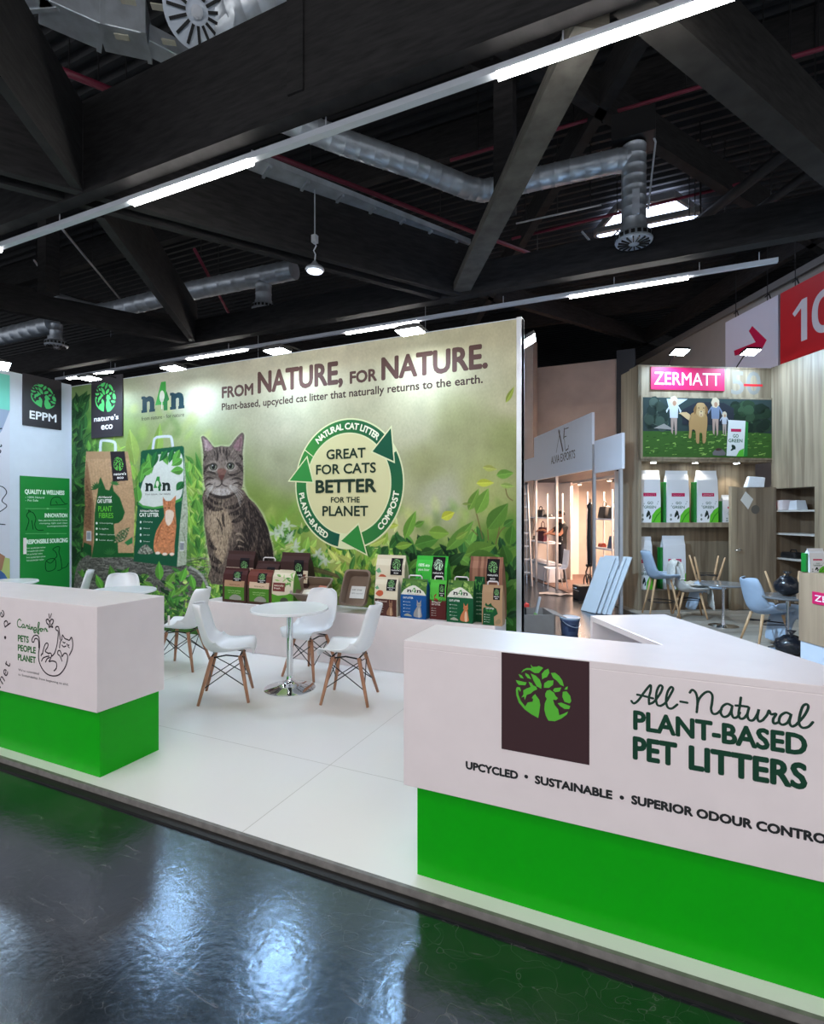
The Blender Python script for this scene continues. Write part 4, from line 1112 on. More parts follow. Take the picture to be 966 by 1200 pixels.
for k, tx in enumerate(('Clumping', 'Natural', 'Low dust', 'Compost')):
    wtext(A, tx, *bagB(304, 772 + 48 * k), bagB(352 + 20 * (k == 0), 0)[0], 1.5, (210, 224, 214), .0)
    q = wp(*bagB(284, 770 + 47 * k)); A.disc(q[0], q[1], .018, .018, (226, 234, 228), 10)
place(A.build('green_bag_lettering')); A = wall_art()
wtext(A, 'CAT LITTER', *bagA(186, 488), bagA(280, 0)[0], 4.2, (240, 240, 236), .03); wtext(A, 'All-Natural', *bagA(190, 458), bagA(278, 0)[0], 2.6, (240, 240, 236), .02, shear=.2)
wtext(A, 'PLANT', *bagA(192, 542), bagA(280, 0)[0], 6.2, (104, 196, 62), .01); wtext(A, 'FIBRES', *bagA(196, 584), bagA(288, 0)[0], 6.0, (104, 196, 62), .01)
for k, tx in enumerate(('Clumping', 'Light', 'Odour control', 'Low dust')):
    wtext(A, tx, *bagA(200, 620 + 36 * k), bagA((286, 258, 296, 288)[k], 0)[0], 1.5, (226, 236, 226), .0)
    q = wp(*bagA(182, 617 + 35 * k)); A.disc(q[0], q[1], .022, .018, (226, 234, 228), 10)
wtext(A, "nature's", *bagA(291, 312), bagA(370, 0)[0], 3.2, (240, 240, 240), .03); wtext(A, 'eco', *bagA(312, 334), bagA(354, 0)[0], 3.4, (240, 240, 240), .03)
q = wp(*bagA(321, 238)); emblem(A, q[0], q[1], .105, (96, 178, 78))
place(A.build('kraft_bag_lettering'))
# ring of three arrows
A = wall_art()
cx, cz = wp(407, 567); R0 = 0.5 * ((wp(407, 492)[1] - wp(407, 642)[1])) ; RX = 0.5 * (wp(470, 567)[0] - wp(345.5, 567)[0])
fx = RX / R0
ri, ro = R0 * 0.80, R0
def ring(a0, a1, r0, r1, col, n=24, c2=None):
    for k in range(n):
        t0 = math.radians(a0 + (a1 - a0) * k / n); t1 = math.radians(a0 + (a1 - a0) * (k + 1) / n)
        cc = col if c2 is None else tuple(col[i] + (c2[i] - col[i]) * k / n for i in range(3))
        A.poly([(cx + fx * r0 * math.cos(t0), cz + r0 * math.sin(t0)), (cx + fx * r1 * math.cos(t0), cz + r1 * math.sin(t0)), (cx + fx * r1 * math.cos(t1), cz + r1 * math.sin(t1)), (cx + fx * r0 * math.cos(t1), cz + r0 * math.sin(t1))], cc)
CR = (218, 222, 178); GL, GD = (62, 140, 62), (30, 88, 62)
A.disc(cx, cz, ri * fx, ri, (214, 208, 160), 48); A.layer()
ring(0, 360, ri * .975, ro * 1.025, CR, 60); A.layer()
ring(145, 40, ri, ro, GL, 30, GD); ring(28, -84, ri, ro, GD, 30, (56, 130, 60)); ring(-100, -214, ri, ro, (26, 84, 66), 30, GL); A.layer()
def head(a, col, rev=1):
    t = math.radians(a); tip = math.radians(a - 25)
    P = lambda r, an: (cx + fx * r * math.cos(an), cz + r * math.sin(an))
    big = [P(ri * .84, t), P(ro * 1.14, t), P((ri + ro) / 2 * 1.0, tip)]
    m_ = [sum(p[i] for p in big) / 3 for i in (0, 1)]
    A.poly([(m_[0] + (p[0] - m_[0]) * 1.16, m_[1] + (p[1] - m_[1]) * 1.16) for p in big], CR); A.layer()
    A.poly(big, col); A.layer()
head(46, (26, 84, 60)); head(-72, (52, 136, 62)); head(176, (56, 140, 66))
rm = (ri + ro) / 2; WH = (236, 240, 214)
ringA = []
def newring(): ringA.append(Art(lambda x, z, d: (cx + (x - cx) * fx, WY - 0.0125 - 0.006 - d, z))); return ringA[-1]
newring().arc_text('NATURAL CAT LITTER', cx, cz, rm, 130, 50, R0 * .095, WH, .035)
newring().arc_text('COMPOST', cx, cz, rm, -50, -8, R0 * .095, WH, .035, inward=True)
newring().arc_text('PLANT-BASED', cx, cz, rm, -172, -114, R0 * .095, WH, .035, inward=True)
DG = (38, 56, 44)
def rtext(body, x0, x1, y, h, off=.022):
    def q(x, y): return wp(330 + x / 6.44, 480 + y / 6.44)
    a = q(x0, y); b = q(x1, y); t = q(x0, y - h)
    A.text(body, a[0], b[0], (a[1] + b[1]) / 2, t[1] - a[1], DG, off)
rtext('GREAT', 340, 636, 370, 74); rtext('FOR CATS', 262, 714, 484, 74); rtext('BETTER', 258, 718, 628, 100, .035); rtext('FOR THE', 374, 592, 702, 42); rtext('PLANET', 310, 656, 804, 76)
o = place(A.build('recycling_ring')); [q_.build('ring_word', o) for q_ in ringA]

# ------------------------------------------------------------------ brand sign on the printed wall
def wbox(x0, x1, y0, y1, z0, z1): return MB().box(x0, x1, y0, y1, z0, z1)
a = pY(107, 514, WY - .03); b = pY(143.5, 511, WY - .03); top = pY(125, 441, WY - .03).z
t = thing('brand_sign', 'dark square sign with tree emblem and the words nature\'s eco, on the printed wall', 'sign', (a.x, WY - 0.02, a.z))
MB().box(0, b.x - a.x, -0.012, 0.004, 0, top - a.z).build('sign_board', mat('aubergine_board', (40, 34, 42), .5), t, bevel=.002)
A = Art(lambda x, z, d: (x, -0.0125 - d, z)); W_ = b.x - a.x; H_ = top - a.z
emblem(A, W_ * .47, H_ * .66, W_ * .33, (86, 200, 110)); A.build('emblem_print', t); A = Art(lambda x, z, d: (x, -0.0125 - d, z))
A.text("nature's", W_ * .10, W_ * .88, H_ * .275, H_ * .085, (240, 240, 242), .02); A.text('eco', W_ * .33, W_ * .70, H_ * .13, H_ * .11, (240, 240, 242), .02)
A.build('sign_print', t)
# ------------------------------------------------------------------ left wall: brand sign, green panel, poster
y0 = pX(26, 498, WLX).y; y1 = pX(71, 505, WLX).y; z0 = pX(48, 501, WLX).z; z1 = pX(48, 442, WLX).z
t = thing('brand_sign', 'dark square sign with tree emblem and the letters EPPM, on the left white wall', 'sign', (WLX + 0.01, y0, z0))
MB().box(-0.008, 0.012, 0, y1 - y0, 0, z1 - z0).build('sign_board', MATS['aubergine_board'], t, bevel=.002)
A = Art(lambda y, z, d: (0.0125 + d, y, z)); W_ = y1 - y0; H_ = z1 - z0
A.f = (lambda y, z, d: (0.0125 + d, y, z))
emblem(A, W_ * .52, H_ * .62, W_ * .33, (86, 196, 116)); A.build('emblem_print', t); A = Art(lambda y, z, d: (0.0125 + d, y, z)); A.text('EPPM', W_ * .16, W_ * .86, H_ * .14, H_ * .16, (240, 240, 244), .022)
A.build('sign_print', t)
y0 = pX(23, 560, WLX).y; y1 = pX(80.5, 561, WLX).y; z1 = pX(50, 559, WLX).z; z0 = 0.35
t = thing('info_panel', 'green text panel with line drawn cats on the left white wall', 'sign', (WLX + 0.01, y0, z0))
MB().box(-0.008, 0.012, 0, y1 - y0, 0, z1 - z0).build('panel_board', mat('green_panel', (16, 132, 52), .45), t, bevel=.002)
W_ = y1 - y0; H_ = z1 - z0
A = Art(lambda y, z, d: (0.0125 + d, y, z))
def ip(x, y):      # crop of the photo around the panel -> panel metres
    p = pX(x / 4.44, 430 + y / 4.444, WLX + .02); return (p.y - y0, p.z - z0)
def itext(body, xa, xb, y, h, off=.03, col=(226, 244, 230)):
    a_ = ip(xa, y); b_ = ip(xb, y); c_ = ip(xa, y - h)
    A.text(body, a_[0], b_[0], (a_[1] + b_[1]) / 2 + 0.0, c_[1] - a_[1], col, off)
itext('QUALITY & WELLNESS', 128, 335, 664, 24); itext('- 100% Natural', 132, 230, 684, 10, 0); itext('- Pet Safe', 132, 198, 700, 10, 0)
itext('INNOVATION', 232, 350, 784, 22); itext('New plant fibre blends for homes', 200, 350, 802, 8, 0); itext('clumping, light and clean', 205, 350, 817, 8, 0); itext('compostable', 245, 350, 832, 8, 0)
itext('RESPONSIBLE SOURCING', 136, 352, 918, 24)
for k in range(5): itext('from upcycled plant residues', 138, 236 - 8 * (k % 3), 945 + 16 * k, 8, 0)
for y in (738, 868):
    a_ = ip(132, y); b_ = ip(345, y); A.stroke([a_, b_], .006, (120, 196, 130), 0); q = ip(248, y); A.disc(q[0], q[1], .02, .012, (120, 196, 130), 8)
LNK = (18, 66, 32)
def icat(L, wd=.011, closed=False): A.stroke([ip(*p) for p in L], wd, LNK, 4, closed)
icat([(262, 716), (268, 690), (285, 678), (310, 680), (325, 700), (335, 716), (262, 720)]); icat([(335, 716), (350, 712)]); icat([(290, 700), (298, 712)])
icat([(135, 850), (150, 800), (138, 775), (150, 756), (172, 760), (186, 790), (180, 820), (192, 848), (225, 850)]); icat([(165, 800), (172, 846)]); icat([(150, 756), (148, 745), (158, 752)])
icat([(300, 1060), (320, 1050), (316, 1000), (306, 965), (310, 940), (296, 936), (274, 950), (288, 962), (296, 985), (280, 1000)]); icat([(320, 1050), (345, 1040), (356, 1020)])
icat([(240, 1010), (285, 1000), (286, 1050), (242, 1062)], closed=True); icat([(240, 1010), (262, 1022), (285, 1000)])
A.build('panel_print', t)
# a small white card bracket stuck to the panel
a_ = ip(120, 975); b_ = ip(136, 890)
MB().box(0.012, 0.022, a_[0], b_[0], a_[1], b_[1]).build('white_card', M_white, t, bevel=.003)
y1 = pX(10.6, 500, WLX).y; y0 = 2.4
t = thing('wall_poster', 'tall printed poster at the left edge of the photo with a turquoise top band', 'poster', (WLX + 0.008, y0, 0.3))
MB().box(-0.006, 0.010, 0, y1 - y0, 0, 3.25).build('poster_board', mat('poster_pale', (206, 208, 222), .5), t)
A = Art(lambda y, z, d: (0.0105 + d, y, z)); W_ = y1 - y0
pzz = lambda v_: pX(6, v_, WLX + .02).z - 0.3
A.rect(0, pzz(480), W_, 3.25, (120, 208, 192)); A.poly([(0, pzz(480)), (W_, pzz(480)), (W_ - .10, pzz(505)), (W_ - .30, pzz(535)), (W_ - .5, pzz(560)), (0, pzz(575))], (150, 164, 190)); A.poly([(0, pzz(640)), (W_ - .5, pzz(640)), (W_, pzz(655)), (W_, 0), (0, 0)], (176, 190, 120)); A.layer()
A.poly([(W_ - .42, pzz(668)), (W_ - .25, pzz(640)), (W_ - .06, pzz(652)), (W_ - .10, pzz(668))], (160, 120, 96)); A.poly([(W_ - .5, 0), (W_ - .42, pzz(672)), (W_ - .2, pzz(664)), (W_ - .02, pzz(680)), (W_ - .02, 0)], (70, 104, 156), 3)
q = pzz(575)
for L in ([(-.30, .0), (-.12, .06), (-.04, -.02), (-.10, -.14), (-.04, -.22), (-.2, -.34)], [(-.30, -.44), (-.06, -.47)]):
    A.stroke([(W_ + x, q + y) for x, y in L], .012, (40, 40, 52))
A.arc_text('planet • pets', W_ - .75, pzz(520), .60, -40, 44, .10, (40, 40, 56), .01, inward=True)
A.build('poster_print', t)
# ================================================================== COUNTERS
def counter_art(t, base, Y):
    return Art(lambda x, z, d: (x - base[0], Y - 0.0008 - d - base[1], z - base[2]))
CY = 2.165
def cp(u, v_):
    p = pY(u, v_, CY); return (p.x, p.z)
# left counter
base = (-4.4, 2.4, 0.0)
t = thing('reception_counter', 'white box counter on a green base with a line drawn cat, at the left', 'counter', base)
B = Matrix.Translation(Vector(base)).inverted()
MB().box(-5.7, -3.095, CY, 2.655, 0.41, 1.055, B).build('upper_box', M_white, t, bevel=.004)
MB().box(-5.7, -3.115, CY + 0.035, 2.625, 0.001, 0.412, B).build('green_base', M_green, t)
LC = lambda x, y: cp(x / 8.78, 700 + y / 8.78)
A = counter_art(t, base, CY)
INK = (52, 40, 48); GR = (62, 118, 66)
def ln(L, wd=.0082, c=INK, closed=False): A.stroke([LC(*p) for p in L], wd, c, 5, closed)
ln([(335,460),(330,435),(350,398),(378,390),(402,412),(410,500),(398,580),(405,660),(440,740),(490,790),(550,808),(610,795),(660,740),(690,670),(697,600),(680,575),(660,580),(645,605)])
ln([(335,460),(350,458),(360,428),(382,425),(398,450),(402,520)])
ln([(535,605),(562,575),(586,500),(598,420),(600,350),(582,337),(573,315),(588,300),(606,310),(614,370),(622,432)])
ln([(437,585),(448,540),(464,490),(482,470),(497,482),(490,515),(468,550),(480,565),(500,575)]); ln([(425,600),(430,585),(442,578)])
ln([(500,580),(518,573),(532,590),(522,630),(506,660),(540,655),(576,666),(586,700),(578,735),(558,755)]); ln([(430,655),(445,625),(478,610),(506,604)]); ln([(470,665),(488,632),(515,618)])
ln([(640,430),(645,388),(668,422),(692,432),(716,440),(738,412),(750,465),(746,530),(716,594)]); ln([(640,430),(622,462),(614,520)])
ln([(650,458),(660,468),(672,466)], .008); ln([(690,480),(702,494),(712,490)], .008); ln([(640,492),(656,508),(672,505),(682,500)], .008); ln([(700,505),(716,520)], .006)
ln([(640,655),(620,605),(596,582),(600,552),(618,548),(634,580),(638,610)])
ln([(515,255),(497,226),(478,234),(484,264),(502,282),(508,310),(520,290),(515,255),(532,226),(552,236),(546,264),(534,284),(546,308),(524,300)], .009)
ln([(510,215),(504,170)], .007); ln([(518,212),(532,168)], .007)
# script 'Caring for'
def sc_(L): ln(L, .0078, GR)
sc_([(218,240),(205,224),(186,240),(180,270),(190,300),(214,308),(228,296)])
sc_([(250,282),(236,278),(228,296),(236,312),(250,300),(252,282),(252,308),(264,312)])
sc_([(264,312),(274,290),(280,284),(284,296),(294,294),(290,318),(300,322)])
sc_([(306,296),(304,318),(312,326)]); sc_([(306,280),(307,282)])
sc_([(318,326),(322,302),(322,330),(334,306),(342,314),(340,332),(350,334)])
sc_([(374,314),(360,310),(352,326),(362,340),(374,326),(376,312),(374,350),(362,366),(350,352),(380,330)])
sc_([(384,366),(396,320),(408,268),(398,258),(392,290),(394,340),(402,374),(394,372),(404,336),(416,320)])
sc_([(436,326),(424,322),(416,338),(424,350),(438,342),(438,326),(450,328)]); sc_([(456,346),(462,324),(470,318),(474,330),(484,328),(480,346),(494,348)])
def lt(body, xa, ya, xb, h, c, off, **k):
    a_ = LC(xa, ya); b_ = LC(xb, ya); q_ = LC(xa, ya - h); A.text(body, a_[0], b_[0], a_[1], q_[1] - a_[1], c, off, **k)
lt('PETS', 186, 452, 298, 68, GR, .03); lt('PEOPLE', 186, 548, 370, 66, GR, .03); lt('PLANET', 186, 646, 370, 66, GR, .03)
lt("We're committed", 190, 754, 402, 22, (84, 78, 82), .0); lt('to Sustainability, from beginning to end.', 190, 802, 706, 22, (84, 78, 82), .0)
A.build('counter_print', t)
A = counter_art(t, base, CY)
q = LC(-205, 470)
A.arc_text('planet', q[0], q[1], .335, -72, -14, .075, INK, .0, inward=True)
A.disc(*LC(55, 414), .012, .012, INK, 10)
A.arc_text('pets', q[0], q[1], .335, 22, 66, .075, INK, .0, inward=True)
A.build('circle_lettering', t)

# right counter: front bar and a second arm running back along the aisle
base = (0.0, 2.5, 0.0)
t = thing('reception_counter', 'white angled counter on a green base with big dark green lettering, at the right', 'counter', base)
B = Matrix.Translation(Vector(base)).inverted()
P1 = G(1.265, 2.88); P2 = G(1.70, 2.88); PR = (0.745, CY); PB = (0.015, 2.55)
outline = [(-1.035, CY), PR, (P2.x, P2.y), (P1.x, P1.y), PB, (-1.035, 2.55)]
MB().prism(outline, 1.025, 1.055, B).build('worktop', M_white, t, bevel=.003)
MB().prism([(-1.035, CY), PR, (PR[0] - .03, 2.55 - 0.2), (0.10, 2.55), (-1.035, 2.55)], 0.41, 1.026, B).build('front_box', M_white, t, bevel=.003)
d = Vector(E2 + (0,)); s_ = Vector(E1 + (0,))
def panel(p, q, th, z0, z1, name, m):
    p = Vector((p[0], p[1], 0)); q = Vector((q[0], q[1], 0)); dd = (q - p).normalized(); nn = Vector((-dd.y, dd.x, 0)) * th
    MB().prism([tuple(p)[:2], tuple(q)[:2], tuple(q + nn)[:2], tuple(p + nn)[:2]], z0, z1, B).build(name, m, t)
panel((P2.x, P2.y), (P1.x, P1.y), .03, 0.41, 1.026, 'end_panel', M_white)
panel((0.74, CY + .03), (P2.x, P2.y), .03, 0.41, 1.026, 'side_panel', M_white)
pa = G(1.265, 2.30); pb = P1
panel((P1.x, P1.y), (PB[0], PB[1]), .03, 0.41, 0.50, 'shelf_lip', M_white)
MB().prism([(P1.x, P1.y), (P2.x, P2.y), (0.6, 2.35), (0.05, 2.5)], 0.41, 0.44, B).build('inner_shelf', M_white, t)
MB().prism([(-0.985, CY + 0.04), (0.70, CY + 0.04), (P2.x - .03, P2.y - .02), (P1.x + .06, P1.y - .05), (0.05, 2.51), (-0.985, 2.51)], 0.001, 0.412, B).build('green_base', M_green, t)
A = Art(lambda x, z, d: (x, CY - 0.0008 - d - 2.5, z))
q0 = cp(588, 764.5); q1 = cp(691, 775); zt = .5 * (cp(588, 764.5)[1] + cp(691, 775)[1]); zb = .5 * (cp(587, 877)[1] + cp(690, 896.5)[1])
A.rect(q0[0], zb, q1[0], zt, (66, 46, 50)); A.layer()
wd = q1[0] - q0[0]
emblem(A, q0[0] + wd * .49, zt - (zt - zb) * .365, wd * .315, (92, 184, 62))
A.build('emblem_panel', t)
A = Art(lambda x, z, d: (x, CY - 0.0008 - d - 2.5, z))
DGR = (28, 66, 50)
SC = lambda x, y: cp(730 + x / 4.093, 790 + y / 4.093)
def rt(body, xa, ya, xb, yb, ha, off):
    a_ = SC(xa, ya); b_ = SC(xb, yb); q_ = SC(xa, ya - ha); A.text(body, a_[0], b_[0], .5 * (a_[1] + b_[1]), q_[1] - a_[1], DGR, off)
rt('PLANT-BASED', 50, 266, 886, 394, 94, .034); rt('PET', 48, 408, 262, 444, 112, .034); rt('LITTERS', 316, 460, 886, 554, 118, .034)
def st(L, wd=.0082): A.stroke([SC(*p) for p in L], wd, (36, 62, 52), 6)
st([(42,128),(54,140),(76,124),(102,88),(133,52),(134,80),(126,112),(127,143)]); st([(70,98),(100,104),(130,112),(146,116)])
st([(127,143),(150,132),(180,92),(191,62),(178,54),(164,80),(160,118),(166,146),(182,152)]); st([(182,152),(206,136),(230,96),(242,70),(231,62),(215,86),(208,126),(216,158),(236,164),(262,145)])
st([(277,131),(310,137)])
st([(322,88),(334,75),(350,88),(358,118),(358,155),(355,182)]); st([(356,170),(364,124),(390,92),(414,84),(430,102),(428,140),(424,166),(432,188),(452,188),(474,168)])
st([(522,150),(500,142),(478,156),(470,184),(484,204),(506,198),(520,176),(526,148),(522,184),(532,208),(550,204),(562,184)])
st([(567,112),(562,150),(556,190),(564,212),(582,210),(598,190)]); st([(542,150),(570,152),(600,156)])
st([(606,160),(598,195),(606,218),(626,220),(645,192),(653,168),(646,205),(654,226),(672,220)])
st([(672,220),(692,196),(702,174),(712,192),(736,190),(722,215),(726,236),(748,230)])
st([(804,192),(782,184),(757,200),(750,228),(766,242),(790,232),(804,206),(808,190),(800,230),(812,250),(832,242)])
st([(832,242),(870,200),(890,160),(882,144),(864,154),(850,195),(846,236),(862,256),(890,252),(912,230)])
A.build('headline_lettering', t)
A = Art(lambda x, z, d: (x, CY - 0.0008 - d - 2.5, z))
def sl(body, ua, va, ub, vb, h):
    a_ = cp(ua, va); b_ = cp(ub, vb); A.text(body, a_[0], b_[0], .5 * (a_[1] + b_[1]), h, (44, 46, 48), .045)
hh = cp(546, 901)[1] - 0; hh = abs(cp(546, 892)[1] - cp(546, 901)[1]) * 1.05
sl('UPCYCLED', 546, 900.5, 607.5, 914, hh); A.disc(*cp(617, 910), .008, .008, (44, 46, 48), 10)
A.build('footer_word', t); A = Art(lambda x, z, d: (x, CY - 0.0008 - d - 2.5, z)); sl('SUSTAINABLE', 627, 917.5, 718, 937.5, hh); A.disc(*cp(729, 934.5), .008, .008, (44, 46, 48), 10)
A.build('footer_word', t); A = Art(lambda x, z, d: (x, CY - 0.0008 - d - 2.5, z)); sl('SUPERIOR ODOUR CONTROL', 740, 942, 980, 992, hh)
A.build('footer_words', t)

# ================================================================== PLINTH AND PRODUCTS
PY, PZ = 4.914, 0.56
o = MB().box(0, 3.68, 0, 0.40, 0.001, PZ).build('display_plinth', M_white, bevel=.004); o.location = (-5.075, PY, 0)
tag(o, 'long low white plinth along the foot of the printed wall', 'plinth')
def make_bag(name, label, w, d, h, body, art, handle=False, group=None, cat='bag', side=None, lean=0.0, top=0.82):
    """standing pouch: front face carries the print; the back slopes to a crimped top"""
    t = thing(name, label, cat, (0, 0, 0), 0, group)
    mb = MB(); hw = w / 2
    lv = [(0.0, 0.0, d * .92, .96), (0.03, -0.0, d, 1.0), (top * .55 * h, 0, d * .96, 1.0), (top * h, d * .12, d * .62, .985), (h * .93, d * .30, d * .40, .97), (h, d * .33, d * .36, .97)]
    rows = []
    for z, y0_, y1_, k in lv:
        ym = (y0_ + y1_) / 2
        rows.append([(-hw * k, y0_, z), (0, y0_ - (0.004 if z < h * .8 else 0), z), (hw * k, y0_, z), (hw * k * (.93 if 0.02 < z < h * .9 else 1), ym, z), (hw * k, y1_, z), (0, y1_, z), (-hw * k, y1_, z), (-hw * k * (.93 if 0.02 < z < h * .9 else 1), ym, z)])
    v = [p for r in rows for p in r]; f = []
    for i in range(len(rows) - 1):
        for k in range(8): f.append((8 * i + k, 8 * i + (k + 1) % 8, 8 * i + 8 + (k + 1) % 8, 8 * i + 8 + k))
    f.append(tuple(range(7, -1, -1))); f.append(tuple(8 * (len(rows) - 1) + k for k in range(8)))
    mb.add(v, f)
    mb.build('pouch', body, t, auto=50)
    def front(x, z, dd):      # x, z in 0..1 units of the front
        zz = z * h
        for i in range(len(lv) - 1):
            if zz <= lv[i + 1][0] + 1e-6:
                k = (zz - lv[i][0]) / (lv[i + 1][0] - lv[i][0]); y = lv[i][1] + (lv[i + 1][1] - lv[i][1]) * k; break
        else: y = lv[-1][1]
        return ((x - .5) * w * .985, y - 0.006 - dd, zz)
    A = Art(front, .0006)
    art(A)
    A.build('front_print', t)
    if handle:
        MB().tube([(-w * .26, d * .34, h * .97), (-w * .25, d * .34, h * 1.055), (-w * .20, d * .34, h * 1.085), (w * .20, d * .34, h * 1.085), (w * .25, d * .34, h * 1.055), (w * .26, d * .34, h * .97)], 0.007, 8).build('carry_handle', M_white, t, smooth=True)
    return t
ZS = [0, .3, .451, .6, .75, .82, .93, 1.0]
def R4(A, x0, z0, x1, z1, c):      # rectangle cut where the front bends
    zs = [z0] + [z for z in (.03, .451, .82, .93) if z0 < z < z1] + [z1]
    for a_, b_ in zip(zs[:-1], zs[1:]): A.rect(x0, a_, x1, b_, c)
def dark_label(A, x0, z0, x1, z1, ring_=(120, 170, 110)):
    R4(A, x0, z0, x1, z1, (26, 22, 26)); A.layer()
    w_ = x1 - x0
    emblem(A, (x0 + x1) / 2, z0 + (z1 - z0) * .64, w_ * .36, ring_, w_ * .24)
    A.text("nature's", x0 + w_ * .1, x1 - w_ * .1, z0 + (z1 - z0) * .24, (z1 - z0) * .10, (236, 236, 236), .03); A.text('eco', x0 + w_ * .3, x1 - w_ * .3, z0 + (z1 - z0) * .08, (z1 - z0) * .11, (236, 236, 236), .03)
def bullets(A, x, z0, dz, n, c=(222, 230, 222)):
    for k in range(n):
        A.disc(x, z0 - k * dz, .022, .012, c, 8); A.text(('Clumping', 'Natural', 'Low dust', 'Compost')[k % 4], x + .05, x + .26, z0 - k * dz - .008, .018, c, .0)
def pet(A, cx, z0, s, c, c2, ears=1):
    """small printed animal sitting: body, head, ears"""
    f0 = A.f; A.f = lambda x, z, d: f0(cx + (x - cx) * 1.5, z, d)
    A.poly([(cx - .5 * s, z0), (cx - .55 * s, z0 + .5 * s), (cx - .3 * s, z0 + 1.0 * s), (cx - .05 * s, z0 + 1.35 * s), (cx + .32 * s, z0 + 1.3 * s), (cx + .42 * s, z0 + .7 * s), (cx + .45 * s, z0)], c, 3); A.layer()
    A.disc(cx + .12 * s, z0 + 1.55 * s, .30 * s, .30 * s, c, 14)
    for k in (-1, 1): A.poly([(cx + .12 * s + k * .26 * s, z0 + 1.55 * s), (cx + .12 * s + k * .27 * s, z0 + (2.05 + .3 * ears) * s), (cx + .12 * s + k * .04 * s, z0 + 1.75 * s)], c)
    A.layer(); A.poly([(cx - .0 * s, z0), (cx + .0 * s, z0 + .9 * s), (cx + .15 * s, z0 + 1.2 * s), (cx + .28 * s, z0 + .9 * s), (cx + .3 * s, z0)], c2, 2)
    for k in (-1, 1): A.disc(cx + .12 * s + k * .11 * s, z0 + 1.6 * s, .04 * s, .04 * s, (30, 26, 24), 8)
    A.f = f0
def leaves(A, n, z0, z1, cols, s=.09):
    for k in range(n):
        x = R_.uniform(.04, .96); z = R_.uniform(z0, z1); a = R_.uniform(0, 2 * PI)
        x = min(max(x, .10), .90); z = min(max(z, z0), z1)
        dx, dy = math.cos(a) * s, math.sin(a) * s * .6
        A.poly([(min(max(x + dx * t_ - dy * w2, .0), 1), z + dy * t_ + dx * w2 * .6) for t_, w2 in ((-1, 0), (-.3, .35), (.4, .3), (1, 0), (.4, -.3), (-.3, -.35))], R_.choice(cols))
        if k % 4 == 3: A.layer()
def art_n4n(panel, animal, a2, ears):
    def art(A):
        R4(A, 0, .62, 1, 1.0, (84, 122, 58)); A.layer()
        leaves(A, 30, .66, .95, [(60, 110, 50), (110, 150, 70), (150, 178, 96), (44, 86, 44)], .14)
        A.layer(); A.poly([(.0, .60), (.12, .72), (.3, .80), (.45, .84), (.55, .84), (.7, .79), (.9, .70), (1, .60)], (226, 224, 212)); A.layer()
        n4n(A, .24, .80, .66, .075, (40, 44, 48), (90, 150, 80), small=False)
        A.text('from nature - for nature', .28, .76, .615, .02, (70, 70, 66), 0)
        R4(A, 0, 0, 1, .60, panel); A.layer()
        A.text('CAT LITTER', .10, .50, .50, .045, (230, 236, 232), .03); bullets(A, .14, .42, .085, 4)
        A.poly([(.14, .06), (.2, .10), (.3, .12), (.42, .08), (.44, .05)], (166, 166, 150), 2); A.layer()
        pet(A, .70, .05, .20, animal, a2, ears)
    return art
def art_kraft(A):
    R4(A, 0, 0, 1, 1.0, (176, 142, 110)); A.layer()
    A.poly([(.04, .0), (.06, .40), (.2, .56), (.3, .50), (.45, .56), (.5, .50), (.72, .42), (.8, .30), (.6, .22), (.62, 0)], (26, 82, 46)); A.layer()
    A.text('CAT LITTER', .2, .6, .40, .035, (232, 236, 226), .03); A.text('PLANT', .22, .58, .33, .05, (80, 160, 70), .02)
    bullets(A, .14, .26, .06, 4); A.poly([(.66, .06), (.74, .14), (.88, .18), (.94, .1), (.84, .04)], (150, 130, 100), 2)
    dark_label(A, .55, .64, .88, .93)
def art_woodback(A):
    for k in range(12): R4(A, k / 12, 0, (k + 1) / 12, 1, R_.choice([(150, 104, 84), (166, 120, 98), (132, 90, 74)]))
    A.layer(); dark_label(A, .52, .62, .9, .97)
def art_brightgreen(A):
    R4(A, 0, 0, 1, 1, (70, 196, 72)); A.layer(); leaves(A, 14, .3, .7, [(40, 150, 54), (110, 216, 96)], .12); A.layer()
    A.text('100% eco', .08, .44, .82, .05, (230, 250, 226), .02); A.text('plant litter', .08, .44, .75, .04, (230, 250, 226), .02); dark_label(A, .52, .62, .92, .99, (190, 220, 190))
def art_cream(A):
    R4(A, 0, 0, 1, 1, (226, 214, 190)); A.layer()
    R4(A, .02, .0, .98, .44, (84, 52, 48)); A.layer()
    A.poly([(.05, .56), (.18, .66), (.36, .64), (.38, .56), (.24, .50)], (196, 96, 66), 2); A.poly([(0, .72), (.08, .68), (.2, .70), (.12, .78)], (110, 170, 130)); A.layer()
    A.text('All Natural', .1, .55, .36, .04, (226, 206, 196), .02); bullets(A, .14, .28, .06, 4); A.layer()
    pet(A, .70, .03, .17, (150, 112, 88), (190, 160, 130), 1.6); A.layer()
    dark_label(A, .52, .66, .92, .95)
def art_maroon(A):
    R4(A, 0, .5, 1, 1, (88, 190, 72)); R4(A, 0, 0, 1, .5, (92, 40, 40)); A.layer()
    leaves(A, 10, .45, .62, [(150, 70, 50), (60, 150, 60)], .12); A.layer()
    A.text('All Natural', .12, .66, .42, .04, (236, 222, 214), .02); A.text('CAT LITTER', .12, .66, .36, .04, (236, 222, 214), .03); bullets(A, .14, .28, .06, 4); dark_label(A, .56, .58, .92, .9)
def art_darkgreen(A):
    R4(A, 0, 0, 1, 1, (22, 74, 44)); A.layer(); leaves(A, 16, .7, .95, [(60, 130, 60), (90, 160, 80)], .12)
    for k in range(6): A.text('plant fibre', .2, .8, .62 - .09 * k, .03, (170, 200, 176), .0)
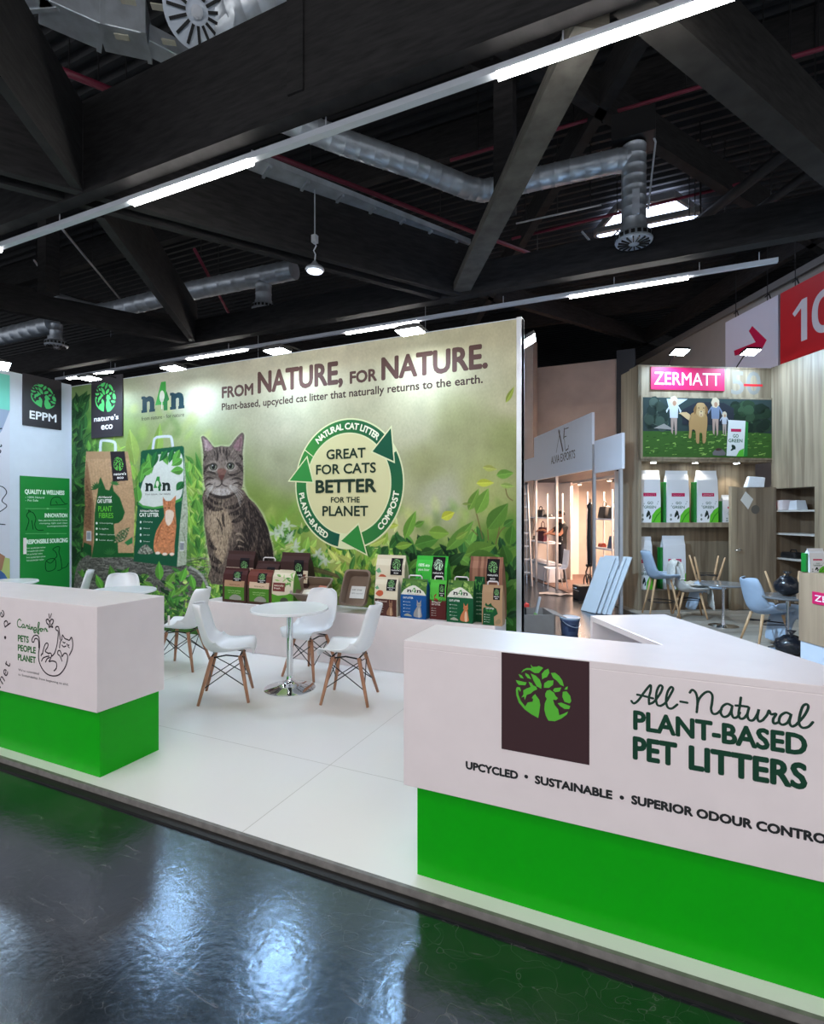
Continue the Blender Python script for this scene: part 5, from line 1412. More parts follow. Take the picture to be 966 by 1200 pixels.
def art_brownback(A):
    R4(A, 0, 0, 1, 1, (68, 46, 44)); A.layer(); R4(A, .0, .42, 1, .66, (222, 204, 180)); A.layer(); leaves(A, 8, .46, .62, [(120, 60, 50), (70, 44, 40)], .1); A.layer(); dark_label(A, .50, .46, .84, .86)
def art_browngreen(top_, mid):
    def art(A):
        R4(A, 0, .55, 1, 1, top_); R4(A, 0, 0, 1, .55, (74, 54, 46)); A.layer()
        R4(A, .08, .46, .92, .64, mid); A.layer()
        R4(A, .10, .08, .92, .46, (78, 134, 44)); A.layer()
        A.text('PREMIUM', .3, .72, .50, .035, (90, 60, 48), .0); A.text('natural pellets', .24, .78, .33, .035, (186, 216, 150), .0); A.text('for small pets', .26, .76, .27, .03, (186, 216, 150), .0)
        A.poly([(.3, .09), (.4, .2), (.55, .24), (.75, .2), (.8, .09)], (150, 150, 140), 2); dark_label(A, .42, .62, .78, .90)
    return art
def art_mixed(A):
    R4(A, 0, 0, 1, 1, (222, 210, 186)); A.layer(); leaves(A, 16, .6, .93, [(120, 176, 90), (160, 196, 120), (90, 150, 70)], .12); A.layer()
    R4(A, .05, .42, .62, .66, (120, 60, 56)); A.layer(); A.text('naturally', .1, .56, .56, .05, (236, 222, 206), .02); A.text('fresh', .1, .4, .48, .05, (236, 222, 206), .02)
    A.poly([(0, .34), (.3, .30), (.7, .34), (1, .42), (1, 0), (0, 0)], (86, 150, 46)); A.layer(); A.disc(.6, .16, .2, .10, (70, 76, 62), 16)
def bag_at(ul, ur, vb, vt, y, fn, kw):
    """scale a pouch to the width and height it has in the photo when it stands at depth y on the plinth"""
    a_ = pY(ul, vb, y); b_ = pY(ur, vb, y); tp = pY((ul + ur) / 2, vt, y)
    w_ = b_.x - a_.x
    t = make_bag('product_bag', kw.pop('label'), w_, kw.pop('d', min(.16, w_ * .5)), tp.z - PZ, kw.pop('body'), fn, **kw)
    t.location = ((a_.x + b_.x) / 2, y, PZ + 0.001)
    return t
def bmat(n, c): return mat(n, c, .4, var=.03)
YF, YBk = 4.955, 5.155
GRP = 'litter bags on the white plinth'
for ul, ur, vt, y, fn, kw in [
  (261, 289, 666, YF, art_browngreen((74, 40, 40), (180, 140, 110)), dict(label='small brown and green pouch standing first from the left on the plinth', body=bmat('pouch_brown', (74, 50, 44)))),
  (265, 297, 646, YBk, art_brownback, dict(label='tall dark brown bag behind the first small pouch from the left', body=bmat('pouch_dark', (56, 40, 38)))),
  (290, 318, 668, YF, art_browngreen((110, 60, 52), (214, 186, 160)), dict(label='small cream and green pouch standing second from the left on the plinth', body=bmat('pouch_tan', (150, 116, 92)))),
  (299, 326, 658, YBk, art_brownback, dict(label='brown bag with white handle behind the second small pouch', body=bmat('pouch_dark', (56, 40, 38)), handle=True)),
  (319, 344, 669, YF, art_mixed, dict(label='small pouch with leafy top and green foot, third from the left on the plinth', body=bmat('pouch_leaf', (96, 150, 60)))),
  (328, 361, 648, YBk, art_brownback, dict(label='tall brown and cream bag behind the leafy pouch', body=bmat('pouch_dark', (56, 40, 38)))),
  (439, 466, 677, YF, art_cream, dict(label='small cream and brown bag with a printed rabbit, beside the upright litter tray', body=bmat('pouch_cream', (222, 210, 186)))),
  (440, 474, 651, YBk, art_cream, dict(label='tall cream bag with dark brand label behind the small rabbit bag', body=bmat('pouch_cream', (222, 210, 186)))),
  (470, 500, 679, YF, art_n4n((26, 84, 150), (150, 150, 152), (190, 188, 186), .6), dict(label='blue bag with leafy white top and a grey cat on the plinth', body=bmat('pouch_blue', (30, 88, 152)), handle=True)),
  (487, 524, 652, YBk, art_brightgreen, dict(label='bright green bag in the back row between the blue and the dark green bags', body=bmat('pouch_bright', (60, 180, 64)))),
  (504, 523, 680, YF + .05, art_maroon, dict(label='narrow green and maroon bag with white handle beside the blue bag', body=bmat('pouch_maroon', (92, 40, 40)), handle=True)),
  (524, 555, 681, YF, art_n4n((24, 88, 54), (196, 120, 80), (226, 190, 160), .4), dict(label='green bag with leafy white top and an orange cat on the plinth', body=bmat('pouch_green', (26, 90, 56)), handle=True)),
  (556, 568, 676, YF + .10, art_darkgreen, dict(label='narrow dark green bag between the orange cat bag and the kraft bag', body=bmat('pouch_deepgreen', (22, 74, 44)))),
  (550, 589, 653, YBk, art_woodback, dict(label='tall brown wood grain bag at the right end of the back row', body=bmat('pouch_wood', (150, 106, 86)))),
  (565, 589, 686, YF, art_kraft, dict(label='kraft paper bag with a green cat silhouette at the right end of the plinth', body=bmat('pouch_kraft', (176, 142, 110)), handle=True)),
]:
    yb_ = 602 + FPX * (EYE - PZ) / (lambda p: p[0] * FW[0] + p[1] * FW[1])(pY((ul + ur) / 2, 600, y))
    bag_at(ul, ur, yb_, vt, y, fn, dict(kw, group=GRP))

# litter trays
M_tray = mat('taupe_plastic', (122, 102, 88), .4, var=.05)
def tray(name, label, L, W, h, fillm=None):
    t = thing(name, label, 'tray')
    def ringp(l, w_, z, r=.05, k=5):
        out = []
        for sx, sy, a0 in ((1, 1, 0), (-1, 1, 90), (-1, -1, 180), (1, -1, 270)):
            for i in range(k + 1):
                a = math.radians(a0 + 90 * i / k); out.append((sx * (l / 2 - r) + r * math.cos(a), sy * (w_ / 2 - r) + r * math.sin(a), z))
        return out
    rings = [ringp(L * .86, W * .86, 0), ringp(L * .95, W * .95, h * .88), ringp(L * 1.03, W * 1.03, h * .9), ringp(L * 1.03, W * 1.03, h), ringp(L * .94, W * .94, h), ringp(L * .92, W * .92, h * .9), ringp(L * .84, W * .84, .012)]
    n_ = len(rings[0]); v = [p for r in rings for p in r]; f = []
    for i in range(len(rings) - 1):
        for k in range(n_): f.append((i * n_ + k, i * n_ + (k + 1) % n_, (i + 1) * n_ + (k + 1) % n_, (i + 1) * n_ + k))
    f.append(tuple(range(n_ - 1, -1, -1))); f.append(tuple((len(rings) - 1) * n_ + k for k in range(n_)))
    MB().add(v, f).build('tray_shell', M_tray, t, auto=35)
    return t
p = pY(369, 705, 5.10)
t = tray('litter_tray', 'brown litter tray lying on the plinth with printed sheets in it', .44, .30, .12)
t.location = (p.x, 5.10, PZ + 0.15); t.rotation_euler = (math.radians(34), 0, 0)
sh = thing('leaflet_stack', 'pile of printed cards lying in the left brown tray', 'leaflets', (p.x, 5.091, PZ + .166)); sh.rotation_euler = (math.radians(34), 0, 0)
for k, (x, y, a, c) in enumerate(((-.09, .0, .2, (216, 206, 190)), (.02, .03, -.3, (96, 60, 54)), (.1, -.02, .5, (120, 160, 90)), (-.02, -.05, .1, (226, 222, 214)), (.08, .06, -.1, (180, 110, 90)))):
    MB().box(-.06, .06, -.04, .04, .004 * k, .004 * k + .003, Matrix.Translation((x, y, 0)) @ Matrix.Rotation(a, 4, 'Z')).build('card', mat('card_%d' % k, c, .5), sh)
tb = MB().box(-.20, .20, -.05, .05, 0, .16).build('tray_riser', M_tray); tb.location = (p.x, 5.20, PZ + .001); tag(tb, 'brown block the lying litter tray leans on', 'block')
p = pY(417, 716, 5.06)
t = tray('litter_tray', 'brown litter tray propped up on end showing its inside, next to the cream bags', .30, .40, .12)
t.location = (p.x, 5.12, PZ + .21); t.rotation_euler = (math.radians(62), 0, math.radians(6))
MB().box(-.085, .085, -.09, .05, .014, .018).build('paper_label', mat('paper_label', (214, 214, 212), .4), t)
A = Art(lambda x, y, d: (x, y, .0185 + d)); A.text('cat tray', -.07, .05, .0, .02, (60, 60, 60), .0); A.text('100% recycled', -.07, .06, -.04, .014, (120, 120, 120), .0); A.build('label_print', t)

# ================================================================== CHAIRS AND TABLES
M_shell = mat('white_chair_shell', (232, 232, 236), .35, var=.01)
M_wire = mat('black_wire', (26, 24, 26), .4, metal=.4)
def shell_mesh(w_seat=.46, w_back=.42, prof=None, th=.009, side=.05, wrap=.085):
    prof = prof or [(.235, .405), (.225, .432), (.17, .438), (.05, .425), (-.06, .414), (-.135, .424), (-.185, .47), (-.212, .54), (-.236, .63), (-.262, .73), (-.286, .81), (-.292, .832)]
    wid = [.72, .86, .96, 1.0, 1.0, .99, .99, .98, .96, .91, .78, .52]
    pr = smooth_path(prof, False, 3); wi = [p[0] for p in smooth_path([(q, 0) for q in wid], False, 3)]
    n_ = len(pr); m_ = 15; v = []
    for i, (y, z) in enumerate(pr):
        t_ = i / (n_ - 1); back = min(1, max(0, (t_ - .38) / .22)); back = back * back * (3 - 2 * back)
        hw = (w_seat * (1 - back) + w_back * back) / 2 * wi[i]
        for k in range(m_):
            s_ = 2 * k / (m_ - 1) - 1
            lift = abs(s_) ** 2.2
            bend = math.exp(-((t_ - .47) / .13) ** 2)
            v.append((hw * s_, y + (back * wrap + bend * .05) * lift, z + ((1 - back) * side * min(1, t_ / .12) + bend * .075) * lift))
    f = [(i * m_ + k, i * m_ + k + 1, (i + 1) * m_ + k + 1, (i + 1) * m_ + k) for i in range(n_ - 1) for k in range(m_ - 1)]
    nv = len(v)
    # give it thickness: offset copy along vertex normals
    V = [Vector(p) for p in v]; N = [Vector((0, 0, 0)) for _ in V]
    for q in f:
        nn = (V[q[1]] - V[q[0]]).cross(V[q[3]] - V[q[0]])
        for i in q: N[i] += nn
    v2 = [tuple(V[i] - N[i].normalized() * (-th)) for i in range(nv)]
    F = [q for q in f] + [tuple(nv + i for i in q[::-1]) for q in f]
    b = [k for k in range(m_)] + [i * m_ + m_ - 1 for i in range(1, n_)] + [(n_ - 1) * m_ + k for k in range(m_ - 2, -1, -1)] + [i * m_ for i in range(n_ - 2, 0, -1)]
    for i in range(len(b)):
        a_, c_ = b[i], b[(i + 1) % len(b)]
        F.append((c_, a_, nv + a_, nv + c_))
    return MB().add(v + v2, F)
def leg_bm(tx, ty, bx, by, ztop, r0=.012, r1=.018, z0=0.0):
    return MB().tube([(bx, by, z0), (bx + (tx - bx) * .5, by + (ty - by) * .5, (z0 + ztop) / 2), (tx, ty, ztop)], [r0, (r0 + r1) / 2 * 1.1, r1], 12)
def make_chair(label, group):
    t = thing('shell_chair', label, 'chair', (0, 0, 0), 0, group)
    shell_mesh().build('shell', M_shell, t, smooth=True)
    for sx in (-1, 1):
        for (ty, by) in ((.115, .195), (-.115, -.215)):
            leg_bm(sx * .105, ty, sx * .20, by, .385).build('leg', M_leg, t, smooth=True)
    mb = MB()
    for sx in (-1, 1):
        mb.tube([(sx * .118, .127, .33), (sx * .168, -.178, .13)], .0045, 6); mb.tube([(sx * .118, -.127, .33), (sx * .168, .168, .13)], .0045, 6)
    for y, yb in ((.127, .168), (-.127, -.178)):
        mb.tube([(-.118, y, .33), (.168, yb, .13)], .0045, 6); mb.tube([(.118, y, .33), (-.168, yb, .13)], .0045, 6)
    mb.build('cross_wires', M_wire, t, smooth=True)
    mb = MB()
    for sx in (-1, 1): mb.tube([(sx * .105, .14, .372), (sx * .11, 0, .395), (sx * .105, -.14, .372)], .007, 6)
    mb.tube([(-.11, .12, .39), (.11, .12, .39)], .007, 6); mb.tube([(-.11, -.12, .385), (.11, -.12, .385)], .007, 6)
    mb.build('under_frame', M_wire, t, smooth=True)
    return t
GC = 'white shell chairs on the booth platform'
def face(deg): return math.radians(deg) - PI / 2      # world direction the sitter faces
ch = make_chair('white shell chair in front of the round table, seat turned to the right', GC)
ch.location = (-3.47, 3.65, 0.0); ch.rotation_euler = (0, 0, face(36))
dup(ch, (-2.47, 4.06, 0), face(196), 'white shell chair at the right of the round table, back towards the right counter', GC)
p = gz(364, 790)
dup(ch, (p.x, p.y, 0), face(266), 'white shell chair behind the round table, its concave back facing the viewer', GC)
p = gz(214, 781)
dup(ch, (p.x, p.y, 0), face(200), 'white shell chair with a small tag, seat turned left towards the left counter', GC)
tg = MB().box(-.012, .012, -.003, .003, -.05, .05).build('price_tag', M_white); tg.location = (p.x + .045, p.y - .215, .53); tag(tg, 'small white tag hanging at the chair behind the left counter', 'tag')
p = gz(143, 676, .82)
dup(ch, (p.x - .08, p.y + .05, 0), face(-42), 'white shell chair behind the left counter with only its rounded back showing', GC)
p = gz(108, 671, .80)
dup(ch, (p.x - .17, p.y - .21, 0), face(232), 'white shell chair behind the left counter seen edge on, left of the other', GC)
M_top = mat('white_table_top', (238, 238, 242), .25, var=.01)
def make_table(label, R=.355):
    t = thing('round_table', label, 'table', (0, 0, 0), 0, 'round white tables on the booth platform')
    MB().lathe([(R - .012, .722), (R, .728), (R, .744), (R - .006, .75)], 56).build('table_top', M_top, t, auto=40)
    MB().lathe([(.03, .03), (.03, .70), (.09, .705), (.10, .722)], 28).build('column', M_chrome, t, auto=40)
    MB().lathe([(.235, .0), (.235, .006), (.20, .016), (.12, .030), (.055, .052), (.036, .085), (.032, .12)], 48).build('foot', M_chrome, t, auto=60)
    return t
tb = make_table('round white table on a chrome pedestal in the middle of the booth')
tb.location = (-3.11, 4.06, 0.001)
p = gz(152, 692, .75)
dup(tb, (p.x - .12, p.y, .001), 0, 'round white table just behind the left counter, only its rim showing', 'round white tables on the booth platform')
p = gz(12, 682, .75)
dup(tb, (p.x - .1, p.y, .001), 0, 'round white table below the green text panel at the left edge', 'round white tables on the booth platform')
# ================================================================== NEIGHBOURING STANDS (second grid of the hall)
def gthing(name, label, cat, a, b, z=0.0, group=None, extra=0.0):
    p = G(a, b, z)
    return thing(name, label, cat, tuple(p), R30 + extra, group)
ZK = 8.75
za0 = pB(748, 600, ZK).x; za1 = pB(904, 600, ZK).x; ztop = pB(825, 431, ZK).z
zl = lambda v_: pB(820, v_, ZK).z
zn = zl(541); zs0, zs1 = zl(618), zl(612.5); zbase = zl(691)
o = MB().box(za0 - .15, za1 + 2.2, 5.0, ZK + .6, HALL + .001, HALL + .012).build('platform_neighbour', M_oakfloor, rotz=R30); struct(o)
t = gthing('display_wall', 'tall grey oak display wall with lit niche, big dog photograph and red name board', 'display wall', za0, ZK, HALL)
Z0 = -HALL
def zbx(x0, x1, y0, y1, z0, z1): return MB().box(x0, x1, y0, y1, z0 + Z0, z1 + Z0)
W_ = za1 - za0
zbx(0, W_, 0, .05, zn, ztop).build('upper_face', M_oak, t)
zbx(0, .06, 0, .60, HALL + .012, ztop - .001).build('side_panel', M_oak, t)
zbx(.06, W_, .38, .42, zbase, zn).build('niche_back', M_oak, t)
zbx(.06, W_, .051, .38, zn - .0, zn + .03).build('niche_top', M_oak, t)
zbx(.06, pB(862, 600, ZK).x - za0, .01, .379, zs0, zs1).build('shelf', M_oak, t)
zbx(.061, W_, .0, .37, HALL + .012, zbase).build('base_cabinet', wood_mat('dark_oak_board', (88, 74, 60), (124, 106, 86), .5, 'z', .9), t)
zbx(0, W_, -.01, .3, ztop, ztop + .02).build('top_trim', M_oak, t)
def zp(u, v_, dy=0.0):
    p = pB(u, v_, ZK + dy); return (p.x - za0, p.z + Z0)
# poster
x0, z0 = zp(752.5, 535.5); x1, z1 = zp(903, 469)
MB().box(x0 - .03, x1 + .02, -.03, .001, z0 - .03, z1 + .03).build('poster_frame', M_oak, t)
A = Art(lambda x, z, d: (x, -.031 - d, z))
A.rect(x0, z0, x1, z1, (52, 66, 66)); A.layer()
Wp, Hp = x1 - x0, z1 - z0
P = lambda a, b: (x0 + a * Wp, z0 + b * Hp)
def pr(a0, b0, a1, b1, c): A.rect(*P(a0, b0), *P(a1, b1), c)
A.poly([P(0, .0), P(1, 0), P(1, .42), P(.6, .46), P(.3, .44), P(0, .43)], (62, 98, 44)); A.layer()
for k in range(220):
    a = R_.uniform(0, .96); b = R_.uniform(.03, .42); w2 = R_.uniform(.01, .04)
    A.poly([P(a, b), P(a + w2, b + .008), P(a + w2 * .8, b + .02), P(a, b + .014)], pick([(110, 156, 70), (64, 104, 46), (140, 176, 88), (52, 88, 40)]))
A.layer()
for k in range(46):
    a = R_.uniform(.70, .96); b = R_.uniform(.48, .90); A.disc(*P(a, b), .10, .09, pick([(40, 58, 44), (52, 74, 54), (34, 48, 40)]), 9)
    a = R_.uniform(.04, .16); b = R_.uniform(.50, .94); A.disc(*P(a, b), .09, .09, pick([(58, 74, 66), (76, 92, 84), (44, 58, 54)]), 9)
    if k % 5 == 4: A.layer()
A.layer()
A.poly([P(.30, .80), P(.42, .94), P(.62, .93), P(.70, .84), P(.70, .55), P(.30, .55)], (44, 48, 56)); A.poly([P(.18, .98), P(.34, .98), P(.26, .86), P(.2, .80)], (190, 206, 220)); A.poly([P(.08, .48), P(.16, .56), P(.24, .46)], (150, 150, 146)); A.layer()
def child(cx, s, hair, top_, legs):
    A.poly([P(cx - .024 * s, .44 + .26 * s), P(cx - .02 * s, .42), P(cx - .008 * s, .38), P(cx, .44 + .2 * s), P(cx + .012 * s, .36), P(cx + .022 * s, .40), P(cx + .026 * s, .44 + .26 * s)], legs); A.layer()
    A.poly([P(cx - .03 * s, .44 + .22 * s), P(cx - .034 * s, .44 + .40 * s), P(cx - .055 * s, .44 + .30 * s), P(cx - .06 * s, .44 + .34 * s), P(cx - .03 * s, .44 + .44 * s), P(cx + .03 * s, .44 + .44 * s), P(cx + .058 * s, .44 + .34 * s), P(cx + .05 * s, .44 + .29 * s), P(cx + .033 * s, .44 + .40 * s), P(cx + .03 * s, .44 + .22 * s)], top_); A.layer()
    A.poly([P(cx + .030 * s * math.cos(k * .45) * (1 + .12 * (k % 2)), .44 + .50 * s + .085 * s * math.sin(k * .45) * (1 + .12 * (k % 2))) for k in range(14)], hair, 2); A.layer(); A.disc(*P(cx + .004, .44 + .468 * s), .014 * Wp * s, .019 * Wp * s, (176, 136, 112), 12); A.layer()
child(.235, 1.0, (206, 194, 172), (196, 204, 214), (170, 150, 140)); child(.555, .98, (204, 190, 164), (120, 134, 160), (176, 152, 140)); child(.625, .58, (200, 188, 164), (186, 190, 200), (176, 160, 150))
DOG = (172, 138, 92)
A.poly([P(.35, .62), P(.352, .45), P(.348, .33), P(.366, .33), P(.374, .46), P(.40, .44), P(.405, .26), P(.428, .24), P(.432, .40), P(.452, .40), P(.456, .25), P(.478, .26), P(.486, .44), P(.492, .58), P(.486, .72), P(.44, .78), P(.37, .74)], DOG, 3); A.poly([P(.35, .62), P(.29, .72), P(.27, .74), P(.33, .76), P(.37, .68)], (206, 178, 134), 2); A.layer()
A.poly([P(.40, .84), P(.412, .91), P(.44, .925), P(.468, .91), P(.482, .84), P(.474, .75), P(.458, .68), P(.43, .68), P(.406, .75)], (188, 156, 110), 3); A.poly([P(.402, .88), P(.385, .80), P(.396, .72), P(.412, .82)], (140, 106, 68), 2); A.poly([P(.480, .88), P(.497, .80), P(.486, .72), P(.470, .82)], (140, 106, 68), 2); A.layer()
A.poly([P(.428, .77), P(.436, .79), P(.452, .79), P(.46, .77), P(.455, .70), P(.433, .70)], (206, 182, 142), 2); A.layer(); A.disc(*P(.444, .775), .014, .011, (40, 34, 32), 10); A.disc(*P(.444, .715), .010, .016, (150, 84, 84), 10)
for a in (.425, .463): A.disc(*P(a, .835), .010, .012, (40, 32, 28), 8)
A.layer(); A.poly([P(.535, .04), P(.545, .12), P(.58, .16), P(.62, .12), P(.63, .04)], (112, 108, 110), 2); A.disc(*P(.58, .135), .06, .025, (86, 60, 48), 12); A.layer()
A.poly([P(.64, .03), P(.655, .64), P(.79, .63), P(.775, .02)], (222, 226, 226)); A.poly([P(.775, .02), P(.79, .63), P(.81, .60), P(.805, .03)], (48, 130, 60)); A.layer()
pr(.675, .44, .755, .49, (186, 40, 84)); A.text('GO', *[P(a, 0)[0] for a in (.69, .735)], P(0, .34)[1], .06, (40, 90, 60), .02); A.text('GREEN', *[P(a, 0)[0] for a in (.655, .765)], P(0, .26)[1], .06, (40, 90, 60), .02)
A.poly([P(.715, .02), P(.74, .12), P(.776, .16), P(.775, .02)], (90, 180, 60), 0)
for dx, dy, s in ((-.02, 0, 1), (.02, .02, -1)): A.poly([P(.69 + dx, .12 + dy), P(.70 + dx + .012 * s, .18 + dy), P(.69 + dx + .03 * s, .20 + dy), P(.69 + dx + .024 * s, .13 + dy)], (36, 60, 50), 2)
A.build('poster_print', t)
# name board and ghosted anniversary figure
x0, z0 = zp(762.5, 456.5); x1, z1 = zp(848.5, 432.5)
MB().box(x0, x1, -.02, .0, z0, z1).build('name_board', mat('magenta_board', (204, 28, 92), .45), t)
A = Art(lambda x, z, d: (x, -.0205 - d, z)); A.text('ZERMATT', x0 + (x1 - x0) * .045, x1 - (x1 - x0) * .06, z0 + (z1 - z0) * .22, (z1 - z0) * .56, (244, 236, 240), .005)
A.build('name_lettering', t)
A = Art(lambda x, z, d: (x, -.001 - d, z)); a_ = zp(857, 466); b_ = zp(892, 436); A.text('50', a_[0], b_[0], a_[1] + .06, b_[1] - a_[1] - .06, (134, 132, 126), .01); A.layer()
a_ = zp(872, 452.5); b_ = zp(894, 450.5); A.rect(a_[0], a_[1], b_[0], b_[1], (210, 40, 50)); A.build('anniversary_figure', t)
# downlights under the niche top
for k, u in enumerate((766, 815, 863.5)):
    p = pB(u, 543.5, ZK + .14)
    d_ = gthing('downlight', ('left', 'middle', 'right')[k] + ' small round downlight under the dog photograph', 'lamp', p.x, p.y, zn - .012, 'downlights in the oak niche')
    MB().lathe([(.055, 0), (.06, .004), (.06, .0115)], 20).build('rim', M_chrome, d_)
    MB().lathe([(.045, -.004), (.045, .0)], 20).build('lens', M_lens, d_)
    lamp('SPOT', 'downlight_lamp', (p.x * E1[0] + p.y * E2[0], p.x * E1[1] + p.y * E2[1], zn - .03), 13, (1, .93, .82), .03, None, (p.x * E1[0] + p.y * E2[0], p.x * E1[1] + p.y * E2[1], 0), d_, angle=1.9)
for k, (u, v_) in enumerate(((797, 413), (880, 413))):
    p = pB(u, v_, 8.42); c = G(p.x, p.y, p.z); q = G(p.x, ZK + .02, 2.6)
    q = G(p.x, 7.7, 1.8)
    flood(('left', 'right')[k] + ' flood lamp on top of the oak display wall', tuple(c), tuple(q), GRID_FLOOD_W, tuple(G(p.x, ZK + .02, ztop + .02)), size=.26)
# pet food bags in the niche
def art_go(A):
    R4(A, 0, 0, 1, 1, (224, 226, 230)); A.layer()
    R4(A, .20, .50, .80, .565, (196, 30, 84)); A.text('ZERMATT', .25, .75, .515, .032, (244, 236, 240), .0)
    A.layer(); A.text('GO', .38, .64, .35, .05, (40, 90, 62), .02); A.text('GREEN', .22, .78, .27, .05, (40, 90, 62), .02)
    for dx, dy, s, k in ((.32, .10, 1, 1), (.52, .13, -1, .9), (.45, .06, 1, .7)):
        A.poly([(dx, dy), (dx + .04 * s * k, dy + .09 * k), (dx + .14 * s * k, dy + .11 * k), (dx + .12 * s * k, dy + .03 * k)], (38, 52, 46), 2)
    for x, z in ((.2, .34), (.82, .34), (.16, .30), (.86, .38)): A.poly([(x, z), (x + .05, z + .025), (x + .02, z + .03)], (40, 90, 62))
    A.disc(.16, .06, .05, .025, (120, 130, 126), 12); A.disc(.16, .14, .05, .03, (150, 158, 154), 12)
    A.poly([(.56, 0), (.60, .14), (.78, .24), (1, .30), (1, 0)], (96, 186, 50)); A.layer(); A.poly([(.62, 0), (.8, .14), (1, .22), (1, .20), (.82, .11), (.68, 0)], (60, 140, 40))
M_gob = mat('white_bag_film', (222, 226, 232), .3, var=.03, bump=.5, bscale=12)
M_gog = mat('green_bag_side', (20, 120, 44), .35)
go = None
def gobag(u0, u1, vt, z, label, dy=.10, grp='tall white bags on the oak display wall'):
    a_ = pB(u0, 600, ZK + dy).x; b_ = pB(u1, 600, ZK + dy).x; zt = pB((u0 + u1) / 2, vt, ZK + dy).z
    t_ = make_bag('pet_food_bag', label, b_ - a_, .17, zt - z, M_gob, art_go, False, grp)
    MB().box(-(b_ - a_) / 2 - .035, -(b_ - a_) / 2 + .01, .035, .15, .0, (zt - z) * .78).build('green_gusset', M_gog, t_, bevel=.01)
    t_.location = G((a_ + b_) / 2, ZK + dy, z + .002); t_.rotation_euler = (0, 0, R30)
    return t_
for u0, u1, vt, lab in ((749, 774.5, 551, 'first tall white bag with magenta band from the left on the oak shelf'), (782, 808, 551.5, 'middle one of the three tall white bags on the oak shelf'), (818, 842, 551.5, 'third tall white bag on the oak shelf, next to the opened door')):
    gobag(u0, u1, vt, zs1, lab)
gobag(848, 872, 580, zs1, 'shorter white bag half hidden behind the opened oak door', .16)
gobag(747.5, 765, 629, zbase, 'white bag in the lower niche behind the tall blue grey stool', .1)
gobag(778, 804, 628, zbase, 'white bag in the lower niche behind the fur covered chair', .1)

# right return wall of the stand with a storage opening
ra = za1
o_b = pA(907, 573, ra).y; n_b = pA(955, 570, ra).y; oz = pA(930, 571.5, ra).z; rz_t = pA(935, 420, ra).z
t = gthing('storage_wall', 'grey oak return wall with an open shelved storage recess, at the right edge', 'wall unit', ra, ZK, HALL)
def rbx(a0, a1, b0, b1, z0, z1): return MB().box(a0 - ra, a1 - ra, b0 - ZK, b1 - ZK, z0 + Z0, z1 + Z0)
near = 6.1
rbx(ra, ra + .04, near, ZK + .0, oz, rz_t).build('upper_face', M_oak, t)
rbx(ra, ra + .04, near, n_b, HALL + .012, oz).build('near_face', M_oak, t)
rbx(ra, ra + .04, o_b, ZK, HALL + .012, oz).build('far_face', M_oak, t)
rbx(ra + .5, ra + .54, n_b - .1, o_b + .1, HALL + .012, oz + .05).build('recess_back', MATS['dark_oak_board'], t)
rbx(ra + .04, ra + .5, o_b, o_b + .03, HALL + .012, oz).build('recess_side', MATS['dark_oak_board'], t)
rbx(ra + .04, ra + .5, n_b - .03, n_b, HALL + .012, oz).build('recess_side', MATS['dark_oak_board'], t)
rbx(ra + .04, ra + .5, n_b, o_b, oz, oz + .03).build('recess_top', MATS['dark_oak_board'], t)
M_shelf = mat('pale_shelf', (190, 186, 180), .5)
shz = [pA(930, v_, ra).z for v_ in (597.5, 625.5, 655.5)]
for z in shz: rbx(ra + .045, ra + .49, n_b + .005, o_b - .005, z - .03, z).build('shelf', M_shelf, t)
q = pA(916, 590, ra + .2)
b_ = gthing('carton', 'white carton with a magenta label on the top shelf of the storage recess', 'box', ra + .22, q.y - .05, shz[0] + .001)
MB().box(-.16, .16, -.14, .14, 0, .17).build('carton_body', M_white, b_, bevel=.004)
MB().box(-.164, -.158, -.02, .11, .03, .14).build('label', MATS['magenta_board'], b_)
A = Art(lambda x, z, d: (-.165 - d, -x, z)); A.text('ZERMATT', -.10, .01, .06, .05, (244, 236, 240), .01); A.build('label_print', b_)
b_ = gthing('paper_bag', 'small white paper bag beside the carton on the top shelf', 'bag', ra + .22, q.y - .34, shz[0] + .001)
MB().add([(-.1, -.09, 0), (.1, -.09, 0), (.1, .09, 0), (-.1, .09, 0), (-.08, -.06, .16), (.08, -.06, .16), (.08, .08, .15), (-.08, .08, .15)], [(3, 2, 1, 0), (4, 5, 6, 7), (0, 1, 5, 4), (1, 2, 6, 5), (2, 3, 7, 6), (3, 0, 4, 7)]).build('bag_body', M_gob, b_)
b_ = gthing('black_case', 'black case on the lowest shelf of the storage recess', 'case', ra + .2, o_b - .2, shz[2] + .001)
MB().box(-.12, .12, -.16, .16, 0, .1).build('case_body', M_black, b_, bevel=.03)
MB().tube([(-.0, -.07, .1), (0, -.05, .14), (0, .05, .14), (0, .07, .1)], .01, 8).build('handle', M_black, b_)
# opened door
db = o_b - .05
d0 = pB(858.5, 600, db).x; dt = pB(880, 572, db).z
t = gthing('cupboard_door', 'opened grey oak door with chrome lever standing before the niche', 'door', ra - .01, db, HALL + .013)
MB().box(d0 - ra, 0, -.02, .02, .01, dt - HALL).build('door_leaf', wood_mat('door_oak', (112, 98, 82), (158, 142, 120), .5, 'z', .9), t)
MB().box(d0 - ra - .03, d0 - ra + .07, -.035, .035, .0, dt - HALL + .01).build('door_edge', M_oak, t)
hz = pB(863, 645, db).z - HALL
hx = pB(866, 645, db).x - ra
MB().lathe([(.028, -.01), (.028, .0)], 16, Matrix.Translation((hx, -.03, hz)) @ Matrix.Rotation(PI / 2, 4, 'X')).build('rosette', M_chrome, t)
MB().tube([(hx, -.035, hz), (hx, -.08, hz), (hx - .12, -.085, hz - .005)], .011, 8).build('lever', M_chrome, t, smooth=True)
MB().tube([(hx, .035, hz), (hx, .08, hz), (hx + .10, .085, hz)], .011, 8).build('lever', M_chrome, t, smooth=True)
